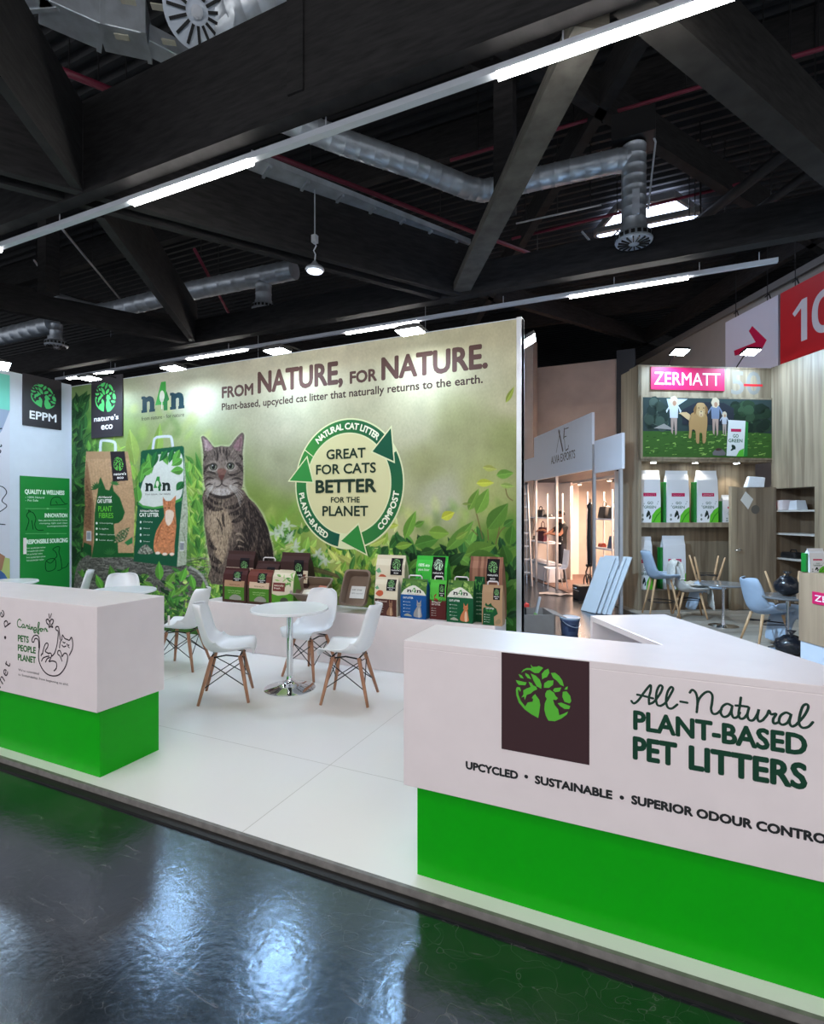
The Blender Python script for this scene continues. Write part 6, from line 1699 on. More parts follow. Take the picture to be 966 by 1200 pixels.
p = pB(885, 598, db)
MB().lathe([(.075, 0), (.075, .008)], 24, Matrix.Translation((p.x - ra, -.021, p.z - HALL)) @ Matrix.Rotation(PI / 2, 4, 'X')).build('round_plate', mat('grey_disc', (96, 90, 82), .5), t)
L = [(868, 586), (874, 576), (883, 585), (877, 597)]
b_ = [pB(u, v_, db - .022) for u, v_ in L]
sh = gthing('paper_sheet', 'tilted white paper square stuck on the opened oak door', 'paper', b_[0].x, db - .0215, b_[0].z)
MB().prism([(q.x - b_[0].x, q.z - b_[0].z) for q in b_], 0, .003, Matrix.Rotation(PI / 2, 4, 'X')).build('sheet', mat('paper_white', (216, 214, 208), .7), sh)
p = pB(884, 571.5, db)
b_ = gthing('paper_bag', 'white folded paper bag lying on top of the opened oak door', 'bag', p.x, db, dt + .011)
MB().add([(-.16, -.05, 0), (.15, -.05, 0), (.15, .06, 0), (-.16, .06, 0), (-.10, -.03, .19), (.18, -.04, .17), (.18, .05, .17), (-.10, .04, .19)], [(3, 2, 1, 0), (4, 5, 6, 7), (0, 1, 5, 4), (1, 2, 6, 5), (2, 3, 7, 6), (3, 0, 4, 7)]).build('bag_body', M_gob, b_, bevel=.01)

# hanging hall signs
sa = 7.85
def spt(u, v_): p = pA(u, v_, sa); return (-p.y, p.z)
for k in range(2):
    u0, u1 = ((851.5, 913.5), (916, 1010))[k]
    x0 = spt(u0, 400)[0]; x1 = spt(u1, 400)[0]; zt = spt(851.5, 378)[1]; zb_ = zt - 1.50
    t = gthing('hanging_sign', ('white hanging sign with a red arrow pointing right', 'red hanging sign with the number 10 in white')[k], 'sign', sa, -(x0 + x1) / 2, zb_)
    w2 = (x1 - x0) / 2
    MB().box(-.02, .02, -w2, w2, 0, zt - zb_).build('sign_board', mat(('sign_white', 'sign_red')[k], ((216, 214, 226), (206, 28, 36))[k], .5), t)
    for y in (-w2 * .6, w2 * .6):
        MB().tube([(0, y, zt - zb_), (0, y, zt - zb_ + 1.6)], .008, 6).build('hanger', M_black, t)
        MB().tube([(0, y - .08, zt - zb_ + .02), (0, y - .04, zt - zb_ + .12), (0, y + .06, zt - zb_ + .10)], .012, 6).build('hook', M_black, t)
    xm = (x0 + x1) / 2
    A = Art(lambda x, z, d: (-.0205 - d, -(x - xm), z - zb_))
    if k == 0:
        ar = [(861.5, 411), (887, 401), (879, 388), (883, 382), (900, 398.5), (895, 408), (862.5, 417)]
        A.poly([spt(*p) for p in ar], (196, 30, 74))
    else:
        a_ = spt(931, 404); b_ = spt(947, 352); h_ = spt(931, 356)[1] - a_[1]
        xa, xb = a_[0], spt(947.5, 400)[0]; ww = xb - xa; y_ = a_[1]
        A.poly([(xb - ww * .42, y_), (xb, y_), (xb, y_ + h_), (xb - ww * .36, y_ + h_), (xa - ww * .05, y_ + h_ * .76), (xa + ww * .12, y_ + h_ * .66), (xb - ww * .42, y_ + h_ * .80)], (226, 222, 228))
        xa, xb = spt(953, 400)[0], spt(990, 400)[0]; xc, rx, ry = (xa + xb) / 2, (xb - xa) / 2, h_ / 2
        A.stroke([(xc + (rx - ww * .2) * math.copysign(abs(math.cos(k * PI / 12)) ** .75, math.cos(k * PI / 12)), y_ + ry + (ry - ww * .2) * math.copysign(abs(math.sin(k * PI / 12)) ** .85, math.sin(k * PI / 12))) for k in range(24)], ww * .40, (226, 222, 228), 2, True)
    A.build('sign_print', t)

# front counter of the neighbour at the right edge
cb = 5.0
ca = pB(936.5, 700, cb).x; cz = pB(936.5, 669.5, cb).z; cw = pB(936.5, 750, cb).z
t = gthing('reception_counter', 'grey oak counter with a magenta name tag at the right edge of the photo', 'counter', ca, cb, HALL)
MB().box(0, .60, -2.2, 0, cw + Z0, cz + Z0).build('counter_body', wood_mat('counter_oak', (136, 114, 92), (170, 146, 120), .5, 'z', .9), t)
MB().box(.01, .59, -2.19, -.01, 0.013, cw + Z0).build('white_base', M_whitewall, t)
q0 = pA(953, 707, ca); q1 = pA(953, 693, ca); x0 = -(q0.y - cb); z0 = q0.z + Z0; z1 = q1.z + Z0
MB().box(-.008, .001, -x0 - .62, -x0, z0, z1).build('name_tag', MATS['magenta_board'], t)
A = Art(lambda x, z, d: (-.0085 - d, -x, z)); A.text('ZERMATT', x0 + .03, x0 + .58, z0 + (z1 - z0) * .25, (z1 - z0) * .5, (244, 236, 240), .005); A.build('name_lettering', t)
q0 = cb - .12; a_ = pB(949, 660, q0).x; b_ = pB(967, 660, q0).x; h_ = pB(957, 643, q0).z - cz
t_ = make_bag('pet_food_bag', 'small white and green bag standing on the oak counter at the right edge', b_ - a_, .09, h_, M_gob, art_go, False, 'bags on the right oak counter')
MB().box(-(b_ - a_) / 2 - .02, -(b_ - a_) / 2 + .006, .02, .08, 0, h_ * .8).build('green_gusset', M_gog, t_, bevel=.004)
t_.location = G((a_ + b_) / 2, q0, cz + .001); t_.rotation_euler = (0, 0, R30)

# grey blue chairs of the neighbour
M_blue = mat('blue_grey_fabric', (150, 166, 184), .8, var=.06, bump=.2, bscale=80)
M_beech = wood_mat('pale_beech_leg', (176, 138, 98), (206, 170, 130), .45, 'z', 3)
def blue_chair(name, label, lift=0.0, ring_=False, group='grey blue chairs of the oak stand', m=None):
    t = thing(name, label, 'chair', (0, 0, 0), 0, group)
    mb = shell_mesh(.50, .44, None, .022, .06, .10)
    mb.v = [(x, y, z + lift) for x, y, z in mb.v]
    mb.build('shell', m or M_blue, t, smooth=True)
    for sx in (-1, 1):
        for (ty, by) in ((.12, .21), (-.12, -.22)):
            leg_bm(sx * .12, ty, sx * (.20 + lift * .1), by * (1 + lift * .3), .40 + lift, .011, .019).build('leg', M_beech, t, smooth=True)
    mb = MB()
    if ring_:
        mb.tube([(.19 * math.cos(a * PI / 12), .19 * math.sin(a * PI / 12), .24) for a in range(25)], .008, 8)
    else:
        mb.tube([(-.14, .15, .30), (.14, -.15, .30)], .008, 6); mb.tube([(.14, .15, .30), (-.14, -.15, .30)], .008, 6); mb.tube([(-.14, .15, .28), (-.14, -.15, .28)], .006, 6); mb.tube([(.14, .15, .28), (.14, -.15, .28)], .006, 6)
    mb.build('stretcher', M_wire, t, smooth=True)
    return t
FL = HALL + .013
p = gz(775, 722.5, HALL)
A_ = blue_chair('bar_stool', 'tall grey blue bar stool with wooden legs in front of the lower white bags', .20, True, 'grey blue bar stools')
A_.location = (p.x, p.y, FL); A_.rotation_euler = (0, 0, face(15))
p = gz(809, 723.5, HALL)
B_ = blue_chair('shell_chair', 'pale chair under a white fur throw beside the tall blue grey stool', 0.0, False, m=mat('pale_fabric', (186, 184, 180), .8))
B_.location = (p.x, p.y, FL); B_.rotation_euler = (0, 0, face(8))
bp = p
# fur throw draped over it
mb = MB(); path = [(-.33, .50), (-.32, .66), (-.305, .80), (-.27, .87), (-.225, .84), (-.20, .70), (-.185, .56), (-.15, .485), (-.05, .468), (.08, .475), (.2, .48), (.26, .46), (.285, .38), (.29, .26), (.30, .14)]
pr_ = smooth_path(path, False, 3); n_ = len(pr_); m_ = 17; v = []
rr = random.Random(4)
for i, (y, z) in enumerate(pr_):
    for k in range(m_):
        s2 = 2 * k / (m_ - 1) - 1
        hw = .25 * (.86 + .14 * math.sin(i * .5)) * (1 if 6 < i < n_ - 10 else .84)
        v.append((hw * s2 + rr.uniform(-.008, .008), y + rr.uniform(-.008, .008) + (.07 * abs(s2) ** 2.6 if i < 18 else 0), z + rr.uniform(-.008, .012) + (.05 * abs(s2) ** 2.6 if 18 <= i < n_ - 12 else 0)))
f = [(i * m_ + k, i * m_ + k + 1, (i + 1) * m_ + k + 1, (i + 1) * m_ + k) for i in range(n_ - 1) for k in range(m_ - 1)]
o = MB().add(v, f).build('fur_throw', mat('white_fur', (206, 204, 196), .95, var=.1, scale=40, bump=.8, bscale=70), None, smooth=True, loc=(bp.x, bp.y, FL + .012), rotz=face(8))
sd = o.modifiers.new('thick', 'SOLIDIFY'); sd.thickness = .014; sd.offset = 1
tag(o, 'white fur throw draped over the chair beside the tall stool', 'throw')
p = gz(899, 757, HALL)
C_ = blue_chair('shell_chair', 'grey blue shell chair with wooden legs, nearest one left of the oak counter', 0.0, False)
C_.location = (p.x, p.y, FL); C_.rotation_euler = (0, 0, face(22))
cpz = p
def upside(loc, rz, label):
    u_ = dup(C_, loc, 0, label, 'grey blue chairs of the oak stand')
    u_.rotation_euler = (PI, 0, rz); return u_
upside((cpz.x + .30, cpz.y + .16, FL + .905), face(22) + PI, 'upturned grey chair stacked on the nearest grey blue chair, legs in the air')
upside((bp.x + .25, bp.y + .16, FL + .96), face(8) + PI, 'upturned grey chair behind the fur covered chair, wooden legs in the air')
p = gz(848, 735, HALL)
t = thing('round_table', 'dark grey round table left of the nearest grey blue chair', 'table', (p.x, p.y, FL))
MB().lathe([(.30, .60), (.31, .61), (.31, .622), (.305, .63)], 36).build('table_top', mat('grey_glass_top', (120, 122, 124), .15), t, auto=40)
MB().lathe([(.02, .02), (.02, .60)], 16).build('column', M_chrome, t, auto=40)
MB().lathe([(.2, 0), (.2, .01), (.03, .03), (.02, .1)], 28).build('foot', M_chrome, t, auto=40)
M_bagblk = mat('black_plastic_sack', (26, 28, 34), .25, var=.2, bump=1.0, bscale=12)
def sack(label, loc, r, sq=1.0):
    rr = random.Random(int(r * 1000)); mb = MB(); mb.ball((0, 0, r * .86 * sq), r, r * .9, r * .86 * sq, 18, 12)
    mb.v = [(x * (1 + rr.uniform(-.09, .09)), y * (1 + rr.uniform(-.09, .09)), max(0, z * (1 + rr.uniform(-.07, .07)))) for x, y, z in mb.v]
    t_ = thing('rubbish_sack', label, 'bag', tuple(loc), 0, None)
    mb.build('sack_body', M_bagblk, t_, smooth=True)
    MB().lathe([(.02, -.02), (.03, .0), (.015, .02), (.05, .06)], 10, Matrix.Translation((0, 0, 1.72 * r * sq))).build('tied_neck', M_bagblk, t_, smooth=True)
    return t_
p = gz(928, 770, HALL); sack('black plastic sack on the floor beside the oak counter', (p.x, p.y, FL), .17, .8)
p = pD(923, 698, 6.5)
t = thing('round_table', 'small table half hidden behind the right oak counter, black sack on it', 'table', (p.x, p.y, FL))
MB().lathe([(.27, p.z - FL - .03), (.28, p.z - FL - .02), (.28, p.z - FL - .001)], 32).build('table_top', mat('grey_glass_top', (120, 122, 124), .15), t, auto=40)
MB().lathe([(.02, .02), (.02, p.z - FL - .03)], 16).build('column', M_chrome, t); MB().lathe([(.2, 0), (.2, .01), (.03, .03)], 28).build('foot', M_chrome, t)
sack('shiny black plastic sack on the small table behind the right oak counter', (p.x, p.y, p.z + .001), .135)

# ------------------------------------------------------------------ second neighbour: white stand with warm light
M_wh = mat('white_stand_panel', (222, 226, 236), .5)
M_peach = mat('stand_inner_wall', (226, 214, 206), .7)
aa = 4.25
zA = lambda u, v_: pA(u, v_, aa)
t = gthing('exhibit_stand', 'white exhibition stand with tall name fascia and warmly lit inside', 'stand', aa, 11.0, HALL)
def abx(a0, a1, b0, b1, z0, z1): return MB().box(a0 - aa, a1 - aa, b0 - 11.0, b1 - 11.0, z0 + Z0, z1 + Z0)
bL = zA(611, 560).y; b0_ = zA(626, 560).y; b1_ = zA(694, 550).y; b2_ = zA(697, 550).y; b3_ = zA(729, 550).y
abx(aa, aa + .05, b1_, b0_, 2.44, 3.50).build('name_fascia', M_wh, t)
abx(aa, aa + .05, b0_, bL, 2.46, 3.02).build('fascia', M_wh, t)
abx(aa, aa + .05, b3_, b2_, 2.36, 2.95).build('fascia', M_wh, t)
for u, bz in ((627.5, 2.46), (651.5, 2.44), (695, 2.9), (726, 2.36), (611.5, 2.46)):
    b_ = zA(u, 600).y
    abx(aa, aa + .05, b_ - .025, b_ + .025, HALL, bz).build('post', M_alu, t)
abx(6.6, 6.65, 9.45, 14.2, HALL, 2.46).build('back_wall', M_peach, t)
abx(aa, 6.6, 14.15, 14.2, HALL, 2.46).build('end_wall', M_peach, t)
abx(4.62, 6.6, 9.45, 9.49, HALL, 2.4).build('end_wall', M_peach, t)
abx(5.2, 5.25, 13.0, 14.15, HALL, 2.4).build('inner_wall', M_peach, t)
abx(aa + .05, 6.6, 9.5, 14.15, HALL + .001, HALL + .01).build('carpet', mat('brown_carpet', (112, 88, 80), .9, var=.1), t)
abx(5.3, 5.4, 9.5, 14.1, 2.38, 2.44).build('light_rail', M_alu, t)
A = Art(lambda x, z, d: (-.0005 - d, -x - 11.0, z + Z0))
def af(u, v_): p = pA(u, v_, aa - .001); return (-p.y, p.z)
def crp(x, y): return af(600 + x / 6.9, 470 + y / 6.9)
GY = (106, 100, 98)
for L, wd in (([(360, 415), (390, 240)], .02), ([(380, 240), (412, 400)], .06), ([(425, 225), (420, 300)], .05), ([(432, 225), (458, 215)], .02), ([(425, 290), (440, 285)], .02), ([(436, 400), (456, 385), (458, 360)], .03), ([(425, 310), (432, 390)], .02)):
    A.stroke([crp(*p) for p in L], wd, GY, 0)
a_ = crp(318, 505); b_ = crp(512, 468); A.text('ALVIA EXPORTS', a_[0], b_[0], (a_[1] + b_[1]) / 2 + .0, .17, GY, .01)
A.build('fascia_print', t)
for k, b_ in enumerate((9.9, 11.2, 12.8)):
    c = G(5.35, b_, 2.33)
    d_ = thing('spotlight', 'warm spotlight %s inside the white stand' % ('nearest', 'in the middle', 'farthest')[k], 'lamp', tuple(c), 0, 'warm spotlights of the white stand')
    MB().lathe([(.05, 0), (.05, .05)], 16).build('can', M_alu, d_); MB().lathe([(.045, -.005), (.045, 0)], 16).build('lens', mat('warm_lens', (255, 220, 180), .4, emit=12), d_)
    lamp('AREA', 'warm_lamp', c + Vector((0, 0, -.02)), 75, (1.0, .70, .50), .25, None, c + Vector((0, 0, -2)), d_)
# shelving
def shelfset(label, a0, a1, b0, b1, zs):
    t_ = gthing('shelf_rack', label, 'shelf', (a0 + a1) / 2, (b0 + b1) / 2, HALL + .01)
    h1, h2 = (a1 - a0) / 2, (b1 - b0) / 2
    for z in zs: MB().box(-h1, h1, -h2, h2, z + Z0 - .04, z + Z0 - .01).build('shelf_board', M_wh, t_)
    for x in (-h1, h1 - .03):
        for y in (-h2, h2 - .03): MB().box(x, x + .03, y, y + .03, 0, max(zs) + .6).build('upright', M_alu, t_)
    return t_
def dz(u, v_, a): return pA(u, v_, a)
lz = [dz(636, v_, 4.6).z for v_ in (606, 634, 657.5)]
lb0, lb1 = dz(650, 606, 4.6).y, dz(613, 606, 4.6).y
shelfset('white shelf rack at the left of the white stand carrying dark handbags', 4.42, 4.82, lb0, lb1, lz)
AR = 5.05
rz_ = [dz(711, v_, AR).z for v_ in (607.5, 641.5)]
rb0, rb1 = dz(729, 606, AR).y, dz(698, 606, AR).y
shelfset('white shelf rack at the right of the white stand next to the oak wall', AR - .2, AR + .2, rb0, rb1, rz_)
def handbag(label, a, b, z, w_, h_, m, d_=.16, handle=True):
    t_ = gthing('handbag', label, 'bag', a, b, z + .002, None)
    MB().add([(-d_ / 2, -w_ / 2, 0), (d_ / 2, -w_ / 2, 0), (d_ / 2, w_ / 2, 0), (-d_ / 2, w_ / 2, 0), (-d_ * .3, -w_ * .42, h_), (d_ * .3, -w_ * .42, h_), (d_ * .3, w_ * .42, h_), (-d_ * .3, w_ * .42, h_)], [(3, 2, 1, 0), (4, 5, 6, 7), (0, 1, 5, 4), (1, 2, 6, 5), (2, 3, 7, 6), (3, 0, 4, 7)]).build('bag_body', m, t_, bevel=.025)
    if handle: MB().tube([(0, -w_ * .22, h_), (0, -w_ * .2, h_ * 1.3), (0, 0, h_ * 1.42), (0, w_ * .2, h_ * 1.3), (0, w_ * .22, h_)], .010, 8).build('handle', m, t_, smooth=True)
    return t_
M_blk = mat('black_leather', (20, 18, 20), .45); M_mar = mat('maroon_leather', (88, 20, 40), .5); M_bl = mat('denim_blue', (70, 84, 108), .8)
handbag('black handbag on the top left shelf of the white stand', 4.6, dz(634, 600, 4.6).y, lz[0] - .01, .50, .20, M_blk)
handbag('flat black bag beside the black handbag on the top left shelf', 4.6, dz(642, 600, 4.6).y, lz[0] - .01, .34, .08, M_blk, .2, False)
handbag('maroon handbag on the middle left shelf in front of the man', 4.6, dz(636.5, 620, 4.6).y, lz[1] - .01, .52, .36, M_mar)
handbag('small dark bag left of the maroon handbag', 4.6, dz(625, 628, 4.6).y, lz[1] - .01, .24, .12, M_blk, .14, False)
handbag('big black bag on the upper right shelf of the white stand', AR, dz(709, 600, AR).y, rz_[0] - .01, .34, .26, M_blk, .2)
handbag('black bag beside the big one on the upper right shelf', AR, dz(720, 600, AR).y, rz_[0] - .01, .26, .24, M_blk, .2)
handbag('blue denim bag on the lower right shelf of the white stand', AR, dz(720, 634, AR).y, rz_[1] - .01, .26, .26, M_bl, .2)
handbag('small red and orange pouch on the lower right shelf', AR, dz(706, 638, AR).y, rz_[1] - .01, .22, .09, mat('red_orange', (170, 60, 40), .6), .14, False)
t_ = gthing('white_cabinet', 'low white cabinet under the left shelves of the white stand', 'cabinet', 4.62, (dz(628, 670, 4.6).y + dz(650, 670, 4.6).y) / 2, HALL + .011)
hb = abs(dz(628, 670, 4.6).y - dz(650, 670, 4.6).y) / 2
MB().box(-.16, .16, -hb, hb, 0, .38).build('cabinet_body', M_wh, t_); MB().box(-.165, -.158, -hb + .02, -.01, .02, .36).build('cabinet_door', M_white, t_); MB().box(-.165, -.158, .01, hb - .02, .02, .36).build('cabinet_door', M_white, t_)
# person
def person():
    pos = gz(658.5, 681.8, HALL + .01)
    t = thing('person', 'person in black T-shirt and dark jeans reaching left to the maroon bag', 'person', tuple(pos), 0)
    # local frame: x = way the person faces, y = their left, z up
    V = []; E = []; Rr = []
    def add(p, r, parent=None):
        V.append(p); Rr.append(r); i = len(V) - 1
        if parent is not None: E.append((parent, i))
        return i
    pel = add((0, 0, .93), (.125, .16)); wa = add((.0, 0, 1.05), (.115, .145), pel); chs = add((.0, 0, 1.25), (.125, .175), wa); up = add((-.01, 0, 1.40), (.095, .13), chs); nk = add((.01, 0, 1.49), (.052, .052), up)
    hd0 = add((.025, 0, 1.56), (.062, .058), nk); hd1 = add((.03, 0, 1.63), (.088, .072), hd0); hd2 = add((.02, 0, 1.70), (.070, .062), hd1)
    for s in (1, -1):
        hp = add((0, .09 * s, .88), (.095, .09), pel); kn = add((.02, .10 * s, .49), (.062, .06), hp); an = add((-.02, .10 * s, .09), (.042, .042), kn); to = add((.12, .11 * s, .04), (.04, .035), an)
        sh_ = add((-.01, .17 * s, 1.37), (.062, .06), up)
        if s == 1: el = add((.16, .22, 1.16), (.044, .044), sh_); wr = add((.40, .16, 1.20), (.030, .030), el)
        else: el = add((.20, -.22, 1.20), (.044, .044), sh_); wr = add((.44, -.14, 1.28), (.030, .030), el)
        wx, wy, wz = V[wr]
        pm_ = add((wx + .07, wy - .01 * s, wz - .005), (.022, .036), wr)
        for k in range(4):
            y = wy - .01 * s + (k - 1.5) * .020
            f1 = add((wx + .12, y, wz - .01), (.0095, .0095), pm_); f2 = add((wx + .15 + (.01 if k in (1, 2) else 0), y, wz - .03), (.0085, .0085), f1); add((wx + .155, y, wz - .055), (.0075, .0075), f2)
        th_ = add((wx + .05, wy - .035 * s, wz - .02), (.011, .011), pm_); add((wx + .09, wy - .045 * s, wz - .045), (.009, .009), th_)
    me = bpy.data.meshes.new('body_raw'); me.from_pydata(V, E, []); ob = bpy.data.objects.new('body_raw', me); COL.objects.link(ob)
    sk = ob.modifiers.new('skin', 'SKIN'); sk.use_smooth_shade = True
    for i, r in enumerate(Rr): me.skin_vertices[0].data[i].radius = r
    me.skin_vertices[0].data[0].use_root = True
    sb_ = ob.modifiers.new('sub', 'SUBSURF'); sb_.levels = 2; sb_.render_levels = 2
    dg = bpy.context.evaluated_depsgraph_get(); dg.update()
    m2 = bpy.data.meshes.new_from_object(ob.evaluated_get(dg)); bpy.data.objects.remove(ob)
    m2.name = 'body'
    for q in (mat('skin_brown', (138, 92, 70), .6), mat('black_tshirt', (20, 20, 24), .85), mat('dark_jeans', (42, 42, 50), .85)): m2.materials.append(q)
    for p in m2.polygons:
        c = p.center; p.use_smooth = True
        sleeve = abs(c.y) > .13 and c.x < .09 and 1.2 < c.z < 1.46
        if c.z < .94: p.material_index = 2
        elif c.z < 1.455 and abs(c.y) < .205 and c.x < .13 or sleeve: p.material_index = 1
        else: p.material_index = 0
    b = bpy.data.objects.new('body', m2); COL.objects.link(b); b.parent = t
    mb = MB(); mb.ball((.012, 0, 1.675), .098, .082, .088, 18, 12)
    mb.v = [(x, y, max(z, 1.64 + max(0, (x - .0) * .75))) for x, y, z in mb.v]
    mb.build('hair', mat('black_hair', (18, 15, 14), .7), t, smooth=True)
    mb = MB().ball((.118, 0, 1.615), .022, .014, .026, 10, 7); mb.build('nose', MATS['skin_brown'], t, smooth=True)
    for s in (1, -1):
        MB().ball((.100, .032 * s, 1.638), .008, .013, .007, 8, 6).build('eye', M_wh, t, smooth=True)
        MB().ball((.02, .076 * s, 1.62), .02, .010, .03, 10, 7).build('ear', MATS['skin_brown'], t, smooth=True)
        MB().ball((.045, .105 * s, .045), .135, .05, .048, 14, 8).build('shoe', M_black, t, smooth=True)
    MB().ball((.103, 0, 1.575), .010, .026, .006, 10, 6).build('mouth', mat('lips', (116, 66, 58), .5), t, smooth=True)
    t.rotation_euler = (0, 0, math.radians(24.64 + 180 + 12))
    t.scale = (.985, .985, .985)
    return t
person()
# white plastic chair
p = gz(651, 688.5, HALL)
t = thing('plastic_chair', 'white moulded chair with thin metal legs in front of the man', 'chair', (p.x, p.y, HALL + .001), math.radians(24.64 + 180))
mb = MB(); prf = [(.22, .45), (.0, .44), (-.18, .445), (-.215, .50), (-.25, .85)]
v = []
for x, z in prf:
    for y, q in ((-.21, .0), (0, -.006), (.21, 0)): v.append((x, y, z + q))
v += [(x - (.012 if z > .46 else 0), y, z - (.015 if z <= .46 else 0)) for x, y, z in v]
n_ = 15; f = []
for i in range(4):
    for k in range(2):
        a_ = i * 3 + k; f.append((a_, a_ + 1, a_ + 4, a_ + 3)); f.append((n_ + a_ + 3, n_ + a_ + 4, n_ + a_ + 1, n_ + a_))
ed = [0, 1, 2, 5, 8, 11, 14, 13, 12, 9, 6, 3]
for i in range(12): f.append((ed[(i + 1) % 12], ed[i], n_ + ed[i], n_ + ed[(i + 1) % 12]))
MB().add(v, f).build('shell', M_wh, t)
for y in (-.2, .2):
    for x, bx in ((.18, .22), (-.16, -.22)): MB().tube([(x, y, .43), (bx, y, 0)], .011, 8).build('leg', M_alu, t)
# dark garment rail, trolley, black case
p = gz(692, 701, HALL)
t = thing('hanging_garment', 'long dark garment on a thin stand at the right post of the white stand', 'garment', (p.x, p.y, HALL + .001))
MB().tube([(0, 0, 0), (0, 0, 1.95)], .012, 8).build('stand_pole', M_black, t); MB().lathe([(.16, 0), (.16, .015), (.02, .03)], 20).build('stand_foot', M_black, t)
MB().lathe([(.03, .62), (.055, .66), (.06, 1.2), (.05, 1.75), (.07, 1.82), (.02, 1.88)], 12).build('garment_cloth', M_blk, t, smooth=True)
p = gz(688, 694, HALL)
t = thing('hand_trolley', 'black folding hand trolley standing by the right post of the white stand', 'trolley', (p.x, p.y, HALL + .001), R30)
ringv = [(.0, .16 * math.cos(a * PI / 10), .20 + .18 * math.sin(a * PI / 10)) for a in range(21)]
MB().tube(ringv, .014, 8).build('wheel', M_black, t); MB().tube([(x + .06, y * .6, z) for x, y, z in ringv], .012, 8).build('wheel', M_black, t)
MB().tube([(0, 0, .2), (.0, .05, .42), (0, -.06, .55)], .016, 8).build('handle', M_black, t); MB().ball((0, -.06, .57), .05, .07, .035).build('grip', M_black, t); MB().box(-.05, .08, -.2, .2, .0, .03).build('foot_plate', M_black, t)
p = gz(683, 702, HALL)
t = thing('equipment_case', 'black square case on the floor left of the leaning white panels', 'case', (p.x, p.y, HALL + .001), R30)
MB().box(-.14, .16, -.16, .16, 0, .27).build('case_body', M_black, t, bevel=.01); MB().box(-.145, -.139, -.16, .16, .17, .18).build('case_seam', M_alu, t); MB().tube([(-.141, -.05, .22), (-.165, -.04, .22), (-.165, .04, .22), (-.141, .05, .22)], .006, 6).build('handle', M_alu, t)
# leaning panels
Bq = [(gz(686, 716, HALL), pD(712.5, 652, 9.0), gz(696, 718, HALL), pD(722, 652, 9.0)), ]
M_pan = mat('pale_blue_white_panel', (206, 216, 224), .35, var=.02)
base = gz(700, 719, HALL)
def lean(label, k0, k1, hgt, off):
    p0 = gz(686, 715.5, HALL + .001).lerp(gz(717, 721, HALL + .001), k0); p1 = gz(686, 715.5, HALL + .001).lerp(gz(717, 721, HALL + .001), k1)
    upv = (pD(724, 652, 9.05) - gz(700, 718, HALL)) * hgt
    nn = (p1 - p0).cross(upv).normalized() * .022; sh_ = -nn * off / .022 * .001
    e = Vector(E1 + (0,)) * (-off * .03)
    c = p0 + e
    v = [p0 + e - c, p1 + e - c, p1 + e + upv - c, p0 + e + upv - c]; v = v + [q + nn for q in v]
    o = MB().add(v, [(0, 1, 2, 3), (7, 6, 5, 4), (0, 4, 5, 1), (1, 5, 6, 2), (2, 6, 7, 3), (3, 7, 4, 0)]).build('wall_panel', M_pan, None, bevel=.003); o.location = c
    return tag(o, label, 'panel', 'pale panels leaning on the oak wall')
lean('widest pale panel at the back of the stack leaning on the oak wall', 0.0, 1.0, 1.0, 0.0)
lean('pale panel with full height at the left of the leaning stack', -.05, .52, .97, 1.5)
lean('short pale panel in front of the leaning stack', .30, .62, .58, 3.0)
lean('narrow pale strip in the middle of the leaning stack', .62, .74, .98, 2.0)
lean('narrow pale strip at the right of the leaning stack', .80, .90, .99, 1.6)
# ladder
p = gz(612, 687, HALL)
t = thing('step_ladder', 'aluminium step ladder standing just beyond the right end of the printed wall', 'ladder', (p.x, p.y, HALL + .001), R30 + 1.45)
for s in (-1, 1):
    MB().beam((-.02, -.20 * s, 0), (.16, -.13 * s, 2.35), .03, .06).build('rail', M_alu, t); MB().beam((.50, -.20 * s, 0), (.19, -.13 * s, 2.3), .025, .04).build('rear_rail', M_alu, t)
for k in range(7):
    z = .30 + k * .30; MB().box(-.02 + .18 * z / 2.35 - .05, -.02 + .18 * z / 2.35 + .05, -.19 + .07 * z / 2.35, .19 - .07 * z / 2.35, z, z + .03).build('tread', M_alu, t)
MB().box(.06, .30, -.14, .14, 2.33, 2.38).build('top_cap', M_black, t)
# carton with tools, bucket, plastic film
p = gz(622, 748, HALL)
t = thing('carton', 'open grey carton of tools beyond the right end of the white plinth', 'box', (p.x, p.y, HALL + .001), R30 - .05)
M_card = mat('grey_cardboard', (118, 108, 100), .85, var=.06)
w2, d2, h2 = .25, .26, .36
for nm, b_ in (('side', (-w2, w2, -d2, -d2 + .012)), ('side', (-w2, w2, d2 - .012, d2)), ('side', (-w2, -w2 + .012, -d2, d2)), ('side', (w2 - .012, w2, -d2, d2))): MB().box(*b_, .012, h2).build('side', M_card, t)
MB().box(-w2, w2, -d2, d2, 0, .012).build('bottom', M_card, t)
MB().add([(w2, -d2, h2), (w2, d2, h2), (w2 + .15, d2, h2 - .04), (w2 + .15, -d2, h2 - .04), (w2, -d2, h2 - .008), (w2, d2, h2 - .008), (w2 + .15, d2, h2 - .048), (w2 + .15, -d2, h2 - .048)], [(0, 3, 2, 1), (4, 5, 6, 7), (0, 1, 5, 4), (1, 2, 6, 5), (2, 3, 7, 6), (3, 0, 4, 7)]).build('flap', M_card, t)
q = p + Vector((.02, .02, .10))
lv_ = thing('spirit_level', 'grey spirit level sticking out of the open carton', 'tool', tuple(p + Vector((.04, -.06, .06))), 0)
MB().beam((0, 0, 0), (.10, .04, .50), .05, .03).build('level_bar', M_alu, lv_); MB().beam((.045, .01, .24), (.055, .014, .29), .056, .034).build('vial_window', mat('vial_green', (120, 160, 90), .3), lv_)
tb_ = thing('tool_bag', 'black tool bag with a red edge inside the open carton', 'bag', tuple(p + Vector((-.16, .03, .02))), R30)
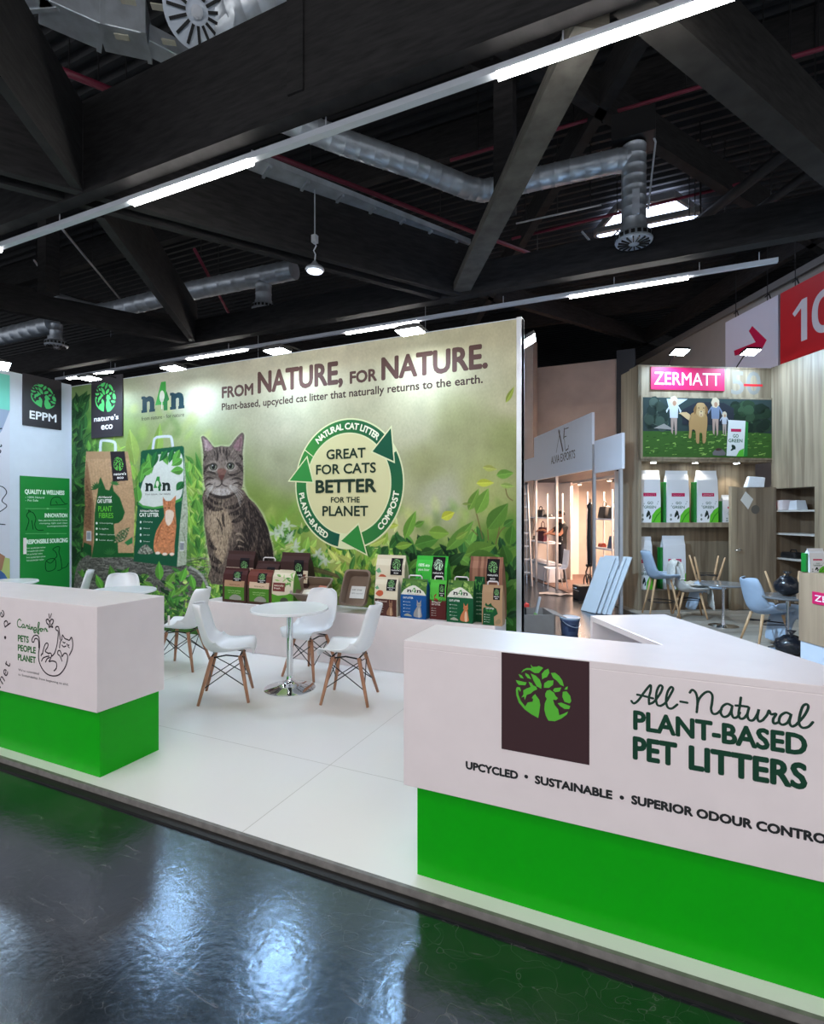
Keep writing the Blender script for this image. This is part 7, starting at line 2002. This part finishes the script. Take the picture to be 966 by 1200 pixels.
MB().add([(-.1, -.12, 0), (.1, -.12, 0), (.1, .12, 0), (-.1, .12, 0), (-.08, -.1, .46), (.06, -.1, .50), (.06, .1, .50), (-.08, .1, .46)], [(3, 2, 1, 0), (4, 5, 6, 7), (0, 1, 5, 4), (1, 2, 6, 5), (2, 3, 7, 6), (3, 0, 4, 7)]).build('bag_body', M_black, tb_, bevel=.02); MB().box(-.02, .10, -.125, .125, .40, .44).build('red_band', mat('red_band', (190, 50, 40), .5), tb_)
p = gz(668, 743.5, HALL)
t = thing('paint_bucket', 'blue grey plastic bucket on the dark floor beyond the right counter', 'bucket', (p.x, p.y, HALL + .001))
MB().lathe([(.105, 0), (.11, .01), (.13, .20), (.138, .20), (.138, .215), (.13, .22)], 28).build('bucket_body', mat('bucket_blue', (74, 84, 112), .4), t, auto=40)
MB().lathe([(.136, .218), (.140, .222), (.140, .24), (.12, .246), (.11, .240)], 28).build('lid', mat('bucket_lid', (150, 160, 170), .4), t, auto=40)
MB().tube([(.138 * math.cos(a), .138 * math.sin(a), .20 - .08 * math.sin((a + 2.2) * 1)) for a in [-2.2 + k * .2 for k in range(16)]], .004, 6).build('bail_handle', M_alu, t)
A = Art(lambda x, z, d: ((.122 + .1 * (z - .1) + d) * math.sin(x / .12), -(.122 + .1 * (z - .1) + d) * math.cos(x / .12), z), .0015)
for k in range(8): A.rect(.00 + k * .012, .06, .012 + k * .012, .15, (52, 60, 88))
A.build('bucket_label', t)
p = gz(655, 697, HALL)
rr = random.Random(8); v = []; f = []
for i in range(14):
    for k in range(5): v.append(((i - 6.5) * .06, (k - 2) * .06 + .05 * math.sin(i * .7), rr.uniform(.004, .035)))
f = [(i * 5 + k, i * 5 + k + 1, i * 5 + k + 6, i * 5 + k + 5) for i in range(13) for k in range(4)]
o = MB().add(v, f).build('plastic_film', mat('clear_film', (190, 184, 180), .2), None, smooth=True, loc=(p.x, p.y, HALL + .002), rotz=math.radians(10))
tag(o, 'crumpled strip of clear plastic film on the aisle floor', 'film')
